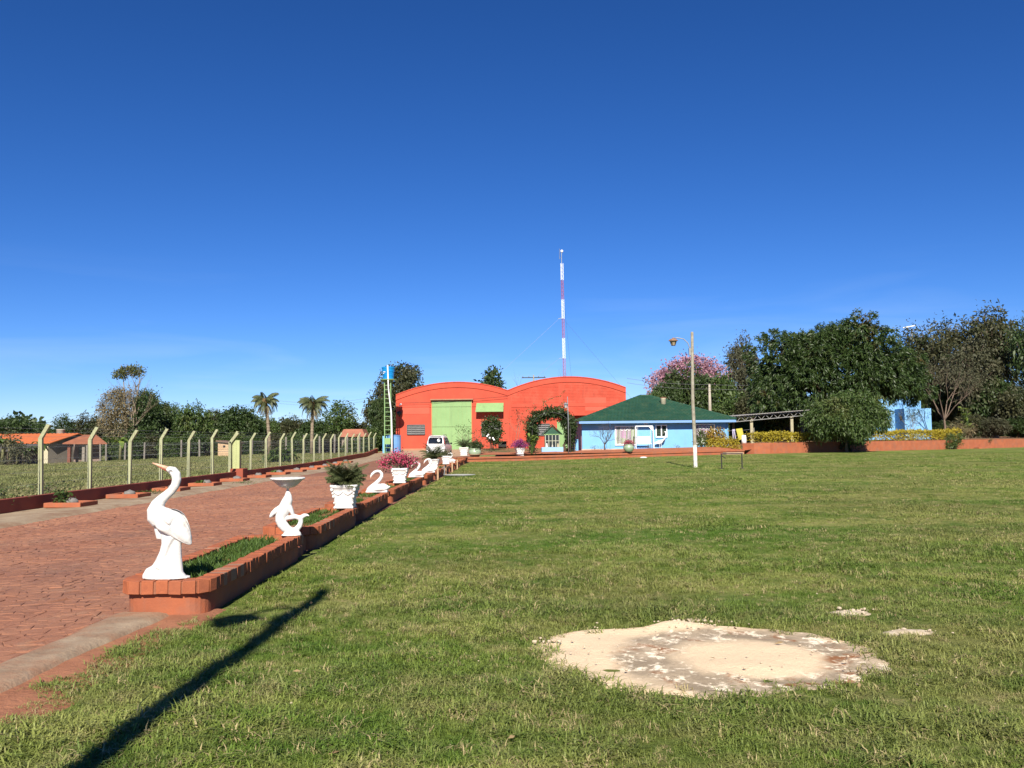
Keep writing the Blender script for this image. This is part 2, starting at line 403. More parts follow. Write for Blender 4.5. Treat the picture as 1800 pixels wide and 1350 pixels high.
# ------------------------------------------------------------------ mesh building
def link(o, parent=None):
    COL.objects.link(o)
    if parent is not None:
        o.parent = parent
    return o
class MB:
    def __init__(s):
        s.v, s.f, s.m = [], [], []
        s.mi = 0
    def add(s, vs, fs):
        n = len(s.v)
        s.v.extend([tuple(v) for v in vs])
        for f in fs:
            s.f.append([i + n for i in f]); s.m.append(s.mi)
        return s
    def box(s, c, d, rz=0.0, taper=1.0, rx=0.0):
        x, y, z = d[0] / 2, d[1] / 2, d[2] / 2
        pts = []
        R = Matrix.Rotation(rz, 3, 'Z') @ Matrix.Rotation(rx, 3, 'X')
        for sz in (-1, 1):
            k = taper if sz > 0 else 1
            for sx, sy in ((-1, -1), (1, -1), (1, 1), (-1, 1)):
                pts.append(R @ Vector((sx * x * k, sy * y * k, sz * z)) + Vector(c))
        return s.add(pts, [(3, 2, 1, 0), (4, 5, 6, 7), (0, 1, 5, 4), (1, 2, 6, 5), (2, 3, 7, 6), (3, 0, 4, 7)])
    def b2(s, lo, hi):
        return s.box([(a + b) / 2 for a, b in zip(lo, hi)], [abs(b - a) for a, b in zip(lo, hi)])
    def bar(s, p0, p1, w, h=None):
        h = h or w
        p0, p1 = Vector(p0), Vector(p1)
        t = (p1 - p0).normalized()
        up = Vector((0, 0, 1)) if abs(t.z) < .95 else Vector((0, 1, 0))
        a = t.cross(up).normalized() * (w / 2); b = a.cross(t).normalized() * (h / 2)
        vs = [p + i * a + j * b for p in (p0, p1) for i, j in ((-1, -1), (1, -1), (1, 1), (-1, 1))]
        return s.add(vs, [(3, 2, 1, 0), (4, 5, 6, 7), (0, 1, 5, 4), (1, 2, 6, 5), (2, 3, 7, 6), (3, 0, 4, 7)])
    def tube(s, pts, rad, n=6, squash=1.0, flat_axis=None):
        pts = [Vector(p) for p in pts]
        if not hasattr(rad, '__len__'): rad = [rad] * len(pts)
        vs, fs = [], []
        prev = None
        for i, p in enumerate(pts):
            t = (pts[min(i + 1, len(pts) - 1)] - pts[max(i - 1, 0)])
            t = t.normalized() if t.length > 1e-9 else Vector((0, 0, 1))
            if flat_axis is not None:
                b = Vector(flat_axis); a = b.cross(t).normalized()
            elif prev is None:
                up = Vector((0, 0, 1)) if abs(t.z) < .9 else Vector((1, 0, 0))
                a = t.cross(up).normalized(); b = t.cross(a)
            else:
                a = (prev - t * prev.dot(t)); a = a.normalized() if a.length > 1e-6 else t.orthogonal().normalized(); b = t.cross(a)
            prev = a
            r = rad[i]
            r1, r2 = (r if hasattr(r, '__len__') else (r, r * squash))
            for k in range(n):
                an = 2 * math.pi * k / n
                vs.append(p + a * (r1 * math.cos(an)) + b * (r2 * math.sin(an)))
        for i in range(len(pts) - 1):
            for k in range(n):
                k2 = (k + 1) % n
                fs.append((i * n + k, i * n + k2, (i + 1) * n + k2, (i + 1) * n + k))
        fs.append(tuple(range(n - 1, -1, -1))); fs.append(tuple((len(pts) - 1) * n + k for k in range(n)))
        return s.add(vs, fs)
    def lathe(s, prof, n=24, c=(0, 0, 0), shape=None):
        """prof: (r, z) pairs bottom to top, closed by caps; shape(angle) scales the radius"""
        vs, fs = [], []
        for r, z in prof:
            for k in range(n):
                a = 2 * math.pi * k / n
                q = r * (shape(a) if shape else 1)
                vs.append((c[0] + q * math.cos(a), c[1] + q * math.sin(a), c[2] + z))
        for i in range(len(prof) - 1):
            for k in range(n):
                k2 = (k + 1) % n
                fs.append((i * n + k, i * n + k2, (i + 1) * n + k2, (i + 1) * n + k))
        fs.append(tuple(range(n - 1, -1, -1))); fs.append(tuple((len(prof) - 1) * n + k for k in range(n)))
        return s.add(vs, fs)
    def prism(s, poly, y0, y1):
        """poly in (x, z), counter-clockwise seen from -Y"""
        n = len(poly)
        vs = [(x, y0, z) for x, z in poly] + [(x, y1, z) for x, z in poly]
        fs = [tuple(range(n)), tuple(range(2 * n - 1, n - 1, -1))]
        for i in range(n):
            j = (i + 1) % n
            fs.append((i, i + n, j + n, j))
        return s.add(vs, fs)
    def slab(s, poly, z0, z1):
        """poly in (x, y) ccw from above"""
        n = len(poly)
        vs = [(x, y, z0) for x, y in poly] + [(x, y, z1) for x, y in poly]
        fs = [tuple(range(n - 1, -1, -1)), tuple(range(n, 2 * n))]
        for i in range(n):
            j = (i + 1) % n
            fs.append((i, j, j + n, i + n))
        return s.add(vs, fs)
    def ball(s, c, r, n=10, m=6):
        rr = r if hasattr(r, '__len__') else (r, r, r)
        vs = [(c[0], c[1], c[2] - rr[2])]
        for i in range(1, m):
            th = math.pi * i / m
            for k in range(n):
                a = 2 * math.pi * k / n
                vs.append((c[0] + rr[0] * math.sin(th) * math.cos(a), c[1] + rr[1] * math.sin(th) * math.sin(a), c[2] - rr[2] * math.cos(th)))
        vs.append((c[0], c[1], c[2] + rr[2]))
        fs = []
        for k in range(n):
            fs.append((0, 1 + (k + 1) % n, 1 + k))
            fs.append((len(vs) - 1, 1 + (m - 2) * n + k, 1 + (m - 2) * n + (k + 1) % n))
        for i in range(m - 2):
            for k in range(n):
                fs.append((1 + i * n + k, 1 + i * n + (k + 1) % n, 1 + (i + 1) * n + (k + 1) % n, 1 + (i + 1) * n + k))
        return s.add(vs, fs)
    def mesh(s, name, mats, smooth=False):
        me = bpy.data.meshes.new(name)
        me.from_pydata(s.v, [], s.f)
        for m in (mats if isinstance(mats, (list, tuple)) else [mats]): me.materials.append(m)
        if any(s.m): me.polygons.foreach_set('material_index', s.m)
        me.polygons.foreach_set('use_smooth', [smooth] * len(me.polygons))
        me.update()
        return me
    def build(s, name, mats, parent=None, smooth=False, bevel=0.0, loc=None, seg=1):
        o = link(bpy.data.objects.new(name, s.mesh(name, mats, smooth)), parent)
        if loc is not None: o.location = loc
        if bevel:
            b = o.modifiers.new('bevel', 'BEVEL'); b.width = bevel; b.segments = seg; b.limit_method = 'ANGLE'; b.angle_limit = math.radians(35)
        return o
def tag(o, label=None, cat=None, group=None, kind=None):
    if label: o['label'] = label
    if cat: o['category'] = cat
    if group: o['group'] = group
    if kind: o['kind'] = kind
    return o
def thing(name, label, cat, loc=(0, 0, 0), rz=0.0, group=None):
    o = bpy.data.objects.new(name, None)
    o.empty_display_size = .2
    COL.objects.link(o)
    o.location = loc; o.rotation_euler = (0, 0, rz)
    return tag(o, label, cat, group)
def dup(root, loc, rz=0.0, label=None, scale=None):
    c = root.copy(); COL.objects.link(c)
    c.location = loc; c.rotation_euler = (0, 0, rz)
    if label: c['label'] = label
    if scale is not None: c.scale = scale if hasattr(scale, '__len__') else (scale,) * 3
    for ch in list(root.children):
        d = ch.copy(); COL.objects.link(d); d.parent = c
        for g in list(ch.children):
            e = g.copy(); COL.objects.link(e); e.parent = d
    return c
def remeshed(mb, name, mats, parent, voxel=.008, smooth=4):
    """one continuous skin round overlapping lofts"""
    o = mb.build(name + '_raw', mats, None, True)
    r = o.modifiers.new('r', 'REMESH'); r.mode = 'VOXEL'; r.voxel_size = voxel; r.use_smooth_shade = True
    if smooth:
        sm = o.modifiers.new('s', 'SMOOTH'); sm.iterations = smooth; sm.factor = .5
    dg = bpy.context.evaluated_depsgraph_get(); dg.update()
    me = bpy.data.meshes.new_from_object(o.evaluated_get(dg))
    me.name = name
    bpy.data.objects.remove(o)
    me.polygons.foreach_set('use_smooth', [True] * len(me.polygons))
    return link(bpy.data.objects.new(name, me), parent)
def np_mesh(name, V, nper, mats, parent=None, smooth=False, midx=None):
    """V (n*nper, 3): n separate polygons of nper corners each"""
    V = np.ascontiguousarray(V, dtype=np.float32).reshape(-1, 3)
    n = len(V) // nper
    me = bpy.data.meshes.new(name)
    me.vertices.add(len(V)); me.vertices.foreach_set('co', V.ravel())
    me.loops.add(len(V)); me.loops.foreach_set('vertex_index', np.arange(len(V), dtype=np.int32))
    me.polygons.add(n); me.polygons.foreach_set('loop_start', np.arange(0, len(V), nper, dtype=np.int32))
    for m in (mats if isinstance(mats, (list, tuple)) else [mats]): me.materials.append(m)
    if midx is not None: me.polygons.foreach_set('material_index', np.asarray(midx, dtype=np.int32))
    me.update(calc_edges=True)
    return link(bpy.data.objects.new(name, me), parent)
def grid_mesh(name, X, Y, Z, mats, parent=None, smooth=True):
    """2-d arrays of the same shape"""
    h, w = X.shape
    V = np.stack([X, Y, Z], -1).reshape(-1, 3).astype(np.float32)
    idx = np.arange(h * w).reshape(h, w)
    Q = np.stack([idx[:-1, :-1], idx[:-1, 1:], idx[1:, 1:], idx[1:, :-1]], -1).reshape(-1, 4)
    me = bpy.data.meshes.new(name)
    me.from_pydata(V.tolist(), [], Q.tolist())
    for m in (mats if isinstance(mats, (list, tuple)) else [mats]): me.materials.append(m)
    me.polygons.foreach_set('use_smooth', [smooth] * len(me.polygons))
    me.update()
    return link(bpy.data.objects.new(name, me), parent)

# ------------------------------------------------------------------ leaves
def unit(a):
    return a / np.maximum(np.linalg.norm(a, axis=-1, keepdims=True), 1e-9)
def leaf_quads(rng, C, D, L, W, droop=.15):
    """kite leaves from C along D"""
    n = len(C)
    L = (L * rng.uniform(.7, 1.25, n))[:, None]; W = (W * rng.uniform(.75, 1.2, n))[:, None]
    D = unit(D)
    R = unit(rng.normal(size=(n, 3)))
    side = unit(np.cross(D, R))
    dz = np.zeros((n, 3)); dz[:, 2] = -1
    mid = C + D * L * .48
    tip = C + D * L + dz * L * droop
    return np.stack([C, mid + side * W * .5, tip, mid - side * W * .5], 1).reshape(-1, 3)
def crown(rng, lobes, nclump, nleaf, L, W, spread, droop=.2, shell=(.72, 1.0), up=.15, wild=.8, jag=.12):
    """leaf clumps in the shells of ellipsoid lobes (cx, cy, cz, rx, ry, rz)"""
    lobes = np.asarray(lobes, float)
    wt = lobes[:, 3] * lobes[:, 4] + lobes[:, 3] * lobes[:, 5] + lobes[:, 4] * lobes[:, 5]
    pick = rng.choice(len(lobes), nclump, p=wt / wt.sum())
    d = unit(rng.normal(size=(nclump, 3)) + np.array([0, 0, up]))
    r = rng.uniform(shell[0] ** 2, shell[1] ** 2, nclump) ** .5 + rng.normal(0, jag * .5, nclump)
    lb = lobes[pick]
    cc = lb[:, :3] + d * r[:, None] * lb[:, 3:]
    # keep the clumps that are not buried deep in another lobe
    keep = np.ones(nclump, bool)
    for q in lobes:
        e = np.linalg.norm((cc - q[:3]) / q[3:], axis=1)
        keep &= e > .55
    cc, d = cc[keep], d[keep]
    k = len(cc)
    size = rng.uniform(.6, 1.4, k)
    C = np.repeat(cc, nleaf, 0) + rng.normal(size=(k * nleaf, 3)) * (spread * np.repeat(size, nleaf))[:, None]
    dd = np.repeat(d, nleaf, 0) + rng.normal(size=(k * nleaf, 3)) * wild
    dd[:, 2] -= droop * 2
    return leaf_quads(rng, C, dd, L, W, droop)
def branch(mb, rng, p, d, L, r, lev, n=3, spread=.6, ratio=.68, upb=.25, sides=5, ends=None, kmin=3):
    """recursive limbs with kinks; ends collects twig tips"""
    pts, rad = [Vector(p)], [r]
    q = Vector(p); t = Vector(d).normalized()
    for i in range(kmin):
        t = (t + Vector((rng.normal() * .16, rng.normal() * .16, rng.normal() * .1 + .04))).normalized()
        q = q + t * (L / kmin)
        pts.append(q.copy()); rad.append(r * (1 - .45 * (i + 1) / kmin))
    mb.tube(pts, rad, max(3, sides))
    if lev == 0:
        if ends is not None: ends.append((q.copy(), t.copy()))
        return
    for k in range(n):
        f = 1.0 if k == 0 else rng.uniform(.45, 1)
        i = min(int(f * kmin), kmin - 1)
        b = pts[i].lerp(pts[i + 1], f * kmin - i)
        ax = Vector((rng.normal(), rng.normal(), rng.normal()))
        nd = (t + ax.normalized() * spread * (0.5 if k == 0 else 1.1) + Vector((0, 0, upb))).normalized()
        branch(mb, rng, b, nd, L * ratio * rng.uniform(.8, 1.15), rad[i + 1] * .72, lev - 1, n, spread, ratio, upb, max(3, sides - 1), ends, kmin)

def lumpy(lobes, n, r, seed, lo=.55, hi=.95):
    """add n small lobes on the outside of the big ones, for an uneven outline"""
    rng = np.random.default_rng(seed)
    out = [list(l) for l in lobes]
    lb = np.asarray(lobes, float)
    w = lb[:, 3] * lb[:, 5]
    for i in rng.choice(len(lb), n, p=w / w.sum()):
        d = unit(rng.normal(size=3) + np.array([0, -.15, .15]))
        c = lb[i, :3] + d * lb[i, 3:] * rng.uniform(.80, 1.0)
        q = r * rng.uniform(lo, hi) * 1.2
        out.append([*c, q, q, q * rng.uniform(.65, .9)])
    return out
TREES = {}
def tree_proto(key, seed, lobes, nclump, nleaf, L, W, spread, lmat, trunk_h, trunk_r, bark, droop=.2, inner=.35, limbs=4, lean=0, shell=(.72, 1.0), wild=.8, up=.15, jag=.12):
    """meshes of one kind of tree, base at the origin"""
    rng = np.random.default_rng(seed)
    Q = crown(rng, lobes, nclump, nleaf, L, W, spread, droop, shell, up, wild, jag)
    if inner:
        lb = np.asarray(lobes, float).copy(); lb[:, 3:] *= .62
        Q = np.concatenate([Q, crown(rng, lb, int(nclump * inner), nleaf, L * 1.5, W * 1.8, spread * 1.3, droop, (.3, 1), 0, 1)])
    mb = MB()
    lobes = np.asarray(lobes, float)
    top = Vector((lean, 0, trunk_h))
    mb.tube([(0, 0, -.3), (0, 0, .1), (lean * .4, 0, trunk_h * .5), top], [trunk_r * 1.5, trunk_r * 1.15, trunk_r * .9, trunk_r * .75], 8)
    idx = np.argsort(-lobes[:, 3])[:limbs + 2]
    for i in idx:
        c = Vector(lobes[i, :3]); 
        mid = top.lerp(c, .5) + Vector((rng.normal() * .3, rng.normal() * .3, .25 * (c - top).length * .3))
        e = c + Vector((0, 0, lobes[i, 5] * .5))
        mb.tube([top, mid, c, e], [trunk_r * .6, trunk_r * .42, trunk_r * .25, .03], 6)
        for k in range(4):
            a = Vector(unit(rng.normal(size=3))); e2 = c + Vector((a.x * lobes[i, 3], a.y * lobes[i, 4], abs(a.z) * lobes[i, 5])) * .85
            mb.tube([mid.lerp(c, .5), mid.lerp(e2, .7), e2], [trunk_r * .25, trunk_r * .15, .02], 4)
    TREES[key] = (mb.mesh(key + '_trunk', bark, True), Q, lmat)
CROWN_ME = {}
def plant_tree(key, name, label, loc, scale=(1, 1, 1), rz=0.0, group=None, cat='tree', lmat=None):
    tm, Q, lm = TREES[key]
    t = thing(name, label, cat, loc, rz, group)
    t.scale = scale if hasattr(scale, '__len__') else (scale,) * 3
    link(bpy.data.objects.new('trunk', tm), t)
    lm = lmat or lm
    ck = (key, lm.name)
    if ck not in CROWN_ME:
        o = np_mesh('crown', Q, 4, lm)
        CROWN_ME[ck] = o.data
        bpy.data.objects.remove(o)
    link(bpy.data.objects.new('crown', CROWN_ME[ck]), t)
    return t

# ================================================================== THE SETTING
RNG = np.random.default_rng(7)
random.seed(7)

# front kerb line and the retaining wall to the right of it
KERB = [Vector((-3.15, 61.9)), Vector((4.1, 65.0)), Vector((11.2, 67.4)), Vector((18.1, 69.6))]
RW = [Vector((18.15, 70.2)), Vector((18.9, 69.6)), Vector((20.2, 69.8)), Vector((21.7, 70.6)), Vector((27.8, 73.9)), Vector((30.6, 75.7)), Vector((38.0, 79.9)), Vector((50.5, 87.8)), Vector((74, 101)), Vector((105, 118))]
_line = KERB[:-1] + RW[1:]
_lx = np.array([v.x for v in _line]); _ly = np.array([v.y for v in _line])
def y_kerb(x):
    return np.interp(x, _lx, _ly)

# one great sheet out to the horizon
gs = []
g0 = MB()
R0 = [0, 200, 600, 1500]
nn = 32
for r in R0[1:]:
    for k in range(nn):
        g0.v.append((r * math.cos(2 * math.pi * k / nn), r * math.sin(2 * math.pi * k / nn), -1.25))
g0.f.append(list(range(nn))); g0.m.append(0)
for j in range(2):
    for k in range(nn):
        g0.f.append([j * nn + k, (j + 1) * nn + k, (j + 1) * nn + (k + 1) % nn, j * nn + (k + 1) % nn]); g0.m.append(0)
tag(g0.build('ground', MATS['pasture']), kind='structure')

# lawn
u = np.linspace(0, 1, 150); w = np.concatenate([np.linspace(-16, 3, 12), np.linspace(3.4, 30, 70), np.linspace(31, 62, 40)])
xs = np.concatenate([np.linspace(-3.35, 8, 60), np.linspace(8.6, 105, 50)])
YY, XX = np.meshgrid(w, xs, indexing='ij')
k = np.clip((YY - 20) / 42, 0, 1)
YY = np.where(YY > 20, 20 + k * (y_kerb(XX) - .02 - 20), YY)
ZZ = z_lawn(XX, YY)
ZZ = np.where(XX < -2.85, ZZ - .05 * np.clip((-2.85 - XX) / .3, 0, 1), ZZ)
tag(grid_mesh('lawn', XX, YY, ZZ, MATS['lawn_turf']), kind='structure')

# strip of bare earth and the concrete edging where the drive meets the grass
ys = np.linspace(-14, 8.6, 90)
YY, XX = np.meshgrid(ys, np.linspace(-3.5, -2.45, 12), indexing='ij')
edge = .10 * fbm(YY * .9, YY * 0 + 3, 5)
ZZ = z_lawn(XX, YY) + .016 - .035 * S(XX + edge, -2.95, -2.6) + .006 * fbm(XX * 6, YY * 6, 2)
tag(grid_mesh('soil_strip', XX, YY, ZZ, SOIL), kind='structure')
YY, XX = np.meshgrid(np.linspace(-14, 8.22, 120), np.linspace(0, 1, 9), indexing='ij')
xl = -3.72 + .05 * fbm(YY * 1.7, YY * 0, 11); xr = -3.22 + .07 * fbm(YY * 1.3, YY * 0 + 7, 12) + .12 * S(YY, 6.5, 8.2)
T = XX
XX = xl + (xr - xl) * T
ZZ = .012 + .045 * np.minimum(1, 5 * np.minimum(T, 1 - T)) + .012 * fbm(XX * 3, YY * 3, 4) - .05 * (np.abs(T - .5) > .49)
tag(grid_mesh('concrete_edging', XX, YY, ZZ, EDGING), kind='structure')

# drive: bed sheet, then stones
ys = np.concatenate([np.linspace(-16, 60, 70), np.linspace(61, 91.9, 40)])
YY, XX = np.meshgrid(ys, np.linspace(-13.3, -3.0, 26), indexing='ij')
ZZ = z_drive(XX, YY) - .012
drive = tag(grid_mesh('driveway', XX, YY, ZZ, MATS['paving_bed']), kind='structure')
def cobbles():
    pit = .125
    cells = []
    nx, ny = int(7.75 / pit), int(41 / pit)
    gx, gy = np.meshgrid(np.arange(nx + 1), np.arange(ny + 1), indexing='ij')
    jx = -11.1 + gx * pit + RNG.uniform(-.36, .36, gx.shape) * pit + (gy % 2) * pit * .5
    jy = 3.4 + gy * pit + RNG.uniform(-.36, .36, gx.shape) * pit
    jx = np.where(gx == nx, np.minimum(jx, -3.68), jx)
    P = np.stack([jx, jy], -1)
    q = np.stack([P[:-1, :-1], P[1:, :-1], P[1:, 1:], P[:-1, 1:]], 2).reshape(-1, 4, 2)
    c = q.mean(1)
    ok = (c[:, 0] < -3.74) & (c[:, 0] > -11.0 + .1 * np.sin(c[:, 1] * 1.7)) & (RNG.random(len(c)) > .04)
    q, c = q[ok], c[ok]
    n = len(q)
    h = RNG.uniform(.003, .013, n) + .010 * fbm(c[:, 0] * .8, c[:, 1] * .8, 21)
    h = np.maximum(h, .002)
    tilt = RNG.normal(0, .035, (n, 2))
    def ring(k, dz):
        p = c[:, None] + (q - c[:, None]) * k
        z = z_drive(p[..., 0], p[..., 1]) - .012 + (h[:, None] + ((p - c[:, None]) * tilt[:, None]).sum(-1)) * dz
        return np.concatenate([p, z[..., None]], -1)
    A, B, Cc = ring(.99, -.6), ring(.93, .75), ring(.62, 1.0)
    quads = []
    for lo, hi in ((A, B), (B, Cc)):
        for i in range(4):
            j = (i + 1) % 4
            quads.append(np.stack([lo[:, i], lo[:, j], hi[:, j], hi[:, i]], 1))
    quads.append(Cc)
    Q = np.stack(quads, 1)                     # n, 9, 4, 3
    # those seen largest are single stones, the rest one mass
    px = 900 + c[:, 0] / c[:, 1] * F
    vis = (px > -10) & (c[:, 1] > 5.6)
    order = np.argsort(np.where(vis, c[:, 1] + .1 * np.abs(c[:, 0] + 4), 1e6))
    near, far = order[:300], order[300:]
    faces = [tuple(range(4 * i, 4 * i + 4)) for i in range(9)]
    stone = MATS['paving_stone']
    for i in near:
        me = bpy.data.meshes.new('cobble')
        V = Q[i].reshape(-1, 3); o = np.array([c[i, 0], c[i, 1], 0])
        me.from_pydata((V - o).tolist(), [], faces); me.materials.append(stone)
        ob = link(bpy.data.objects.new('cobble', me), drive); ob.location = o
    o = np_mesh('cobbles', Q[far].reshape(-1, 3), 4, stone, drive)
    tag(o, kind='stuff')
cobbles()

# pale concrete path between the drive and the fence wall, with a broken edge
YY, XX = np.meshgrid(np.linspace(2, 86, 300), np.linspace(0, 1, 10), indexing='ij')
T = XX
xr = -11.02 + .10 * fbm(YY * .8, YY * 0, 31) + .05 * fbm(YY * 3, YY * 0, 32)
XX = -13.3 + (xr + 13.3) * T
ZZ = z_drive(XX, YY) + .055 * (T < .999) - .03 * (T > .999) + .008 * fbm(XX * 2, YY * 2, 33)
tag(grid_mesh('concrete_path', XX, YY, ZZ, CONC), kind='structure')
# sandy apron in front of the hangar
YY, XX = np.meshgrid(np.linspace(76, 92.0, 30), np.linspace(-12.8, -2.95, 24), indexing='ij')
ZZ = z_drive(XX, YY) + .004 + .004 * np.clip((YY - 76) / 2, 0, 1) - .06 * (YY < 76.5)
APRON = mat('sandy_concrete', (.52, .36, .24), (.44, .29, .18), 1.2, .95, .4, 30, dirt=(.36, .19, .11), dscale=.6)
tag(grid_mesh('apron', XX, YY, ZZ, APRON), kind='structure')
# terrace behind the kerb
xs = np.concatenate([np.linspace(-3.0, 24, 50), np.linspace(25, 170, 40)])
YY, XX = np.meshgrid(np.linspace(0, 1, 40), xs, indexing='ij')
y0 = y_kerb(XX) + .18
YY = y0 + (230 - y0) * YY ** 2
ZZ = z_terrace(XX, YY)
TERR = mat('terrace_earth', (.46, .21, .11), (.36, .155, .08), .8, .95, .7, 12, dirt=(.075, .115, .030), dscale=.35, dlo=.46, dhi=.58, bdist=.05)
tag(grid_mesh('terrace', XX, YY, ZZ, TERR), kind='structure')
# pasture left of the fence
YY, XX = np.meshgrid(np.linspace(-12, 240, 100), np.linspace(-230, -13.55, 110), indexing='ij')
tag(grid_mesh('field', XX, YY, z_field(XX, YY), MATS['pasture']), kind='structure')

# ------------------------------------------------------------------ bare sandy disc with rubble
SP = Vector((1.38, 6.58, 0)); SRX, SRY = 1.36, 1.16
def sand_r(a):
    return 1 + .04 * np.sin(3 * a + 1) + .13 * fbm(np.cos(a) * 3.2 + 5, np.sin(a) * 3.2, 41, 5)
A, Rr = np.meshgrid(np.linspace(0, 2 * math.pi, 161), np.linspace(0, 1, 30))
rr = sand_r(A) * Rr
XX = SRX * rr * np.cos(A); YY = SRY * rr * np.sin(A)
ZZ = .020 - .050 * np.clip((Rr - .86) / .14, 0, 1) ** 1.3 + .010 * fbm(XX * 3, YY * 3, 42) - .012 * np.exp(-((Rr - .68) / .16) ** 2) + .03 * np.exp(-((XX + .02) ** 2 + (YY - 1.0) ** 2) / .05)
so = grid_mesh('sand_patch', XX, YY, ZZ, MATS['sand'])
so.location = SP
tag(so, kind='structure')
def in_sand(x, y, pad=1.0):
    dx = (np.asarray(x) - SP.x) / SRX; dy = (np.asarray(y) - SP.y) / SRY
    a = np.arctan2(dy, dx)
    return np.hypot(dx, dy) < sand_r(a) * pad
def rubble():
    mb = MB()
    spots = []
    for cx, cy, n, s, sz in ((1.50, 7.60, 60, .14, .016), (.24, 7.0, 16, .07, .016), (3.02, 8.05, 26, .11, .014), (3.2, 7.25, 20, .14, .012), (.6, 6.4, 30, .4, .006), (2.0, 6.1, 40, .5, .006), (1.2, 7.3, 40, .4, .007)):
        for i in range(n):
            spots.append((cx + RNG.normal() * s, cy + RNG.normal() * s * .7, min(abs(RNG.normal()), 1.6) * sz * .62 + .003))
    for i in range(40):
        x, y = RNG.uniform(-1.5, 5), RNG.uniform(4.2, 11)
        spots.append((x, y, RNG.uniform(.003, .007)))
    for x, y, r in spots:
        z = float(z_lawn(x, y)) + (.028 if in_sand(x, y, .95) else .02) + r * .3
        n0 = len(mb.v)
        mb.ball((x, y, z), (r * RNG.uniform(.8, 1.5), r * RNG.uniform(.8, 1.4), r * RNG.uniform(.5, .9)), 6, 4)
        for i in range(n0, len(mb.v)):
            p = Vector(mb.v[i]) - Vector((x, y, z)); mb.v[i] = tuple(Vector((x, y, z)) + p * RNG.uniform(.75, 1.25))
    tag(mb.build('rubble', mat('lime_rubble', (.70, .58, .42), (.58, .46, .32), 30, .95, .5, 60)), kind='stuff')
rubble()
# two pale lime spots beside the disc
for (x, y, rx, ry) in ((3.0, 8.05, .24, .13), (3.18, 7.25, .26, .10)):
    A, Rr = np.meshgrid(np.linspace(0, 2 * math.pi, 33), np.linspace(0, 1, 8))
    rr = Rr * (1 + .3 * fbm(np.cos(A) * 2 + x, np.sin(A) * 2, 44))
    o = grid_mesh('lime_spot', rx * rr * np.cos(A), ry * rr * np.sin(A),   .036 - .045 * Rr ** 2 + .008 * fbm(rx * rr * np.cos(A) * 20, ry * rr * np.sin(A) * 20, 3), mat('lime', (.66, .56, .42), (.50, .40, .27), 12, .95, .8, 40))
    o.location = (x, y, 0); tag(o, kind='structure')

# ------------------------------------------------------------------ grass blades
def tuft(name, n, h, w, rad, seed, lean=.8, m='grass_blade'):
    rng = np.random.default_rng(seed)
    mb = MB()
    for i in range(n):
        a = rng.uniform(0, 6.28); r = rad * rng.random() ** .6
        b = Vector((r * math.cos(a), r * math.sin(a), -.005))
        a2 = rng.uniform(0, 6.28); d = Vector((math.cos(a2), math.sin(a2), 0))
        s = Vector((-d.y, d.x, 0)) * (w * rng.uniform(.6, 1.2) / 2)
        L = h * rng.uniform(.6, 1.35); ln = lean * rng.uniform(.4, 1.5)
        m1 = b + Vector((0, 0, L * .55)) + d * (L * .28 * ln)
        tp = b + Vector((0, 0, L * max(.35, 1 - .3 * ln))) + d * (L * .85 * ln)
        mb.add([b - s, b + s, m1 + s * .8, m1 - s * .8, tp], [(0, 1, 2, 3), (3, 2, 4)])
    me = mb.mesh(name, MATS[m])
    return bpy.data.objects.new(name, me)
def scatter(name, pts, scl, tufts, kind='stuff', parent=None):
    """grass tufts stood on points (n, 3) by geometry nodes"""
    coll = bpy.data.collections.new(name + '_tufts')
    for t in tufts: coll.objects.link(t)
    me = bpy.data.meshes.new(name)
    me.vertices.add(len(pts)); me.vertices.foreach_set('co', np.asarray(pts, np.float32).ravel())
    a = me.attributes.new('scl', 'FLOAT', 'POINT'); a.data.foreach_set('value', np.asarray(scl, np.float32))
    a = me.attributes.new('rot', 'FLOAT_VECTOR', 'POINT')
    n = len(pts)
    a.data.foreach_set('vector', np.stack([RNG.normal(0, .12, n), RNG.normal(0, .12, n), RNG.uniform(0, 6.283, n)], -1).astype(np.float32).ravel())
    me.update()
    o = link(bpy.data.objects.new(name, me), parent)
    ng = bpy.data.node_groups.new(name + '_nodes', 'GeometryNodeTree')
    ng.interface.new_socket('Geometry', in_out='INPUT', socket_type='NodeSocketGeometry')
    ng.interface.new_socket('Geometry', in_out='OUTPUT', socket_type='NodeSocketGeometry')
    N = ng.nodes.new; Lk = ng.links.new
    gi, go = N('NodeGroupInput'), N('NodeGroupOutput')
    ip = N('GeometryNodeInstanceOnPoints'); ci = N('GeometryNodeCollectionInfo')
    ci.inputs['Collection'].default_value = coll
    ci.inputs['Separate Children'].default_value = True; ci.inputs['Reset Children'].default_value = True
    ip.inputs['Pick Instance'].default_value = True
    ns = N('GeometryNodeInputNamedAttribute'); ns.data_type = 'FLOAT'; ns.inputs['Name'].default_value = 'scl'
    nr = N('GeometryNodeInputNamedAttribute'); nr.data_type = 'FLOAT_VECTOR'; nr.inputs['Name'].default_value = 'rot'
    er = N('FunctionNodeEulerToRotation')
    ri = N('FunctionNodeRandomValue'); ri.data_type = 'INT'
    ri.inputs[4].default_value = 0; ri.inputs[5].default_value = len(tufts) - 1
    Lk(gi.outputs[0], ip.inputs['Points']); Lk(ci.outputs[0], ip.inputs['Instance'])
    Lk(ns.outputs[0], ip.inputs['Scale']); Lk(nr.outputs[0], er.inputs[0]); Lk(er.outputs[0], ip.inputs['Rotation'])
    Lk(ri.outputs[2], ip.inputs['Instance Index'])
    Lk(ip.outputs[0], go.inputs[0])
    md = o.modifiers.new('scatter', 'NODES'); md.node_group = ng
    return tag(o, kind=kind)
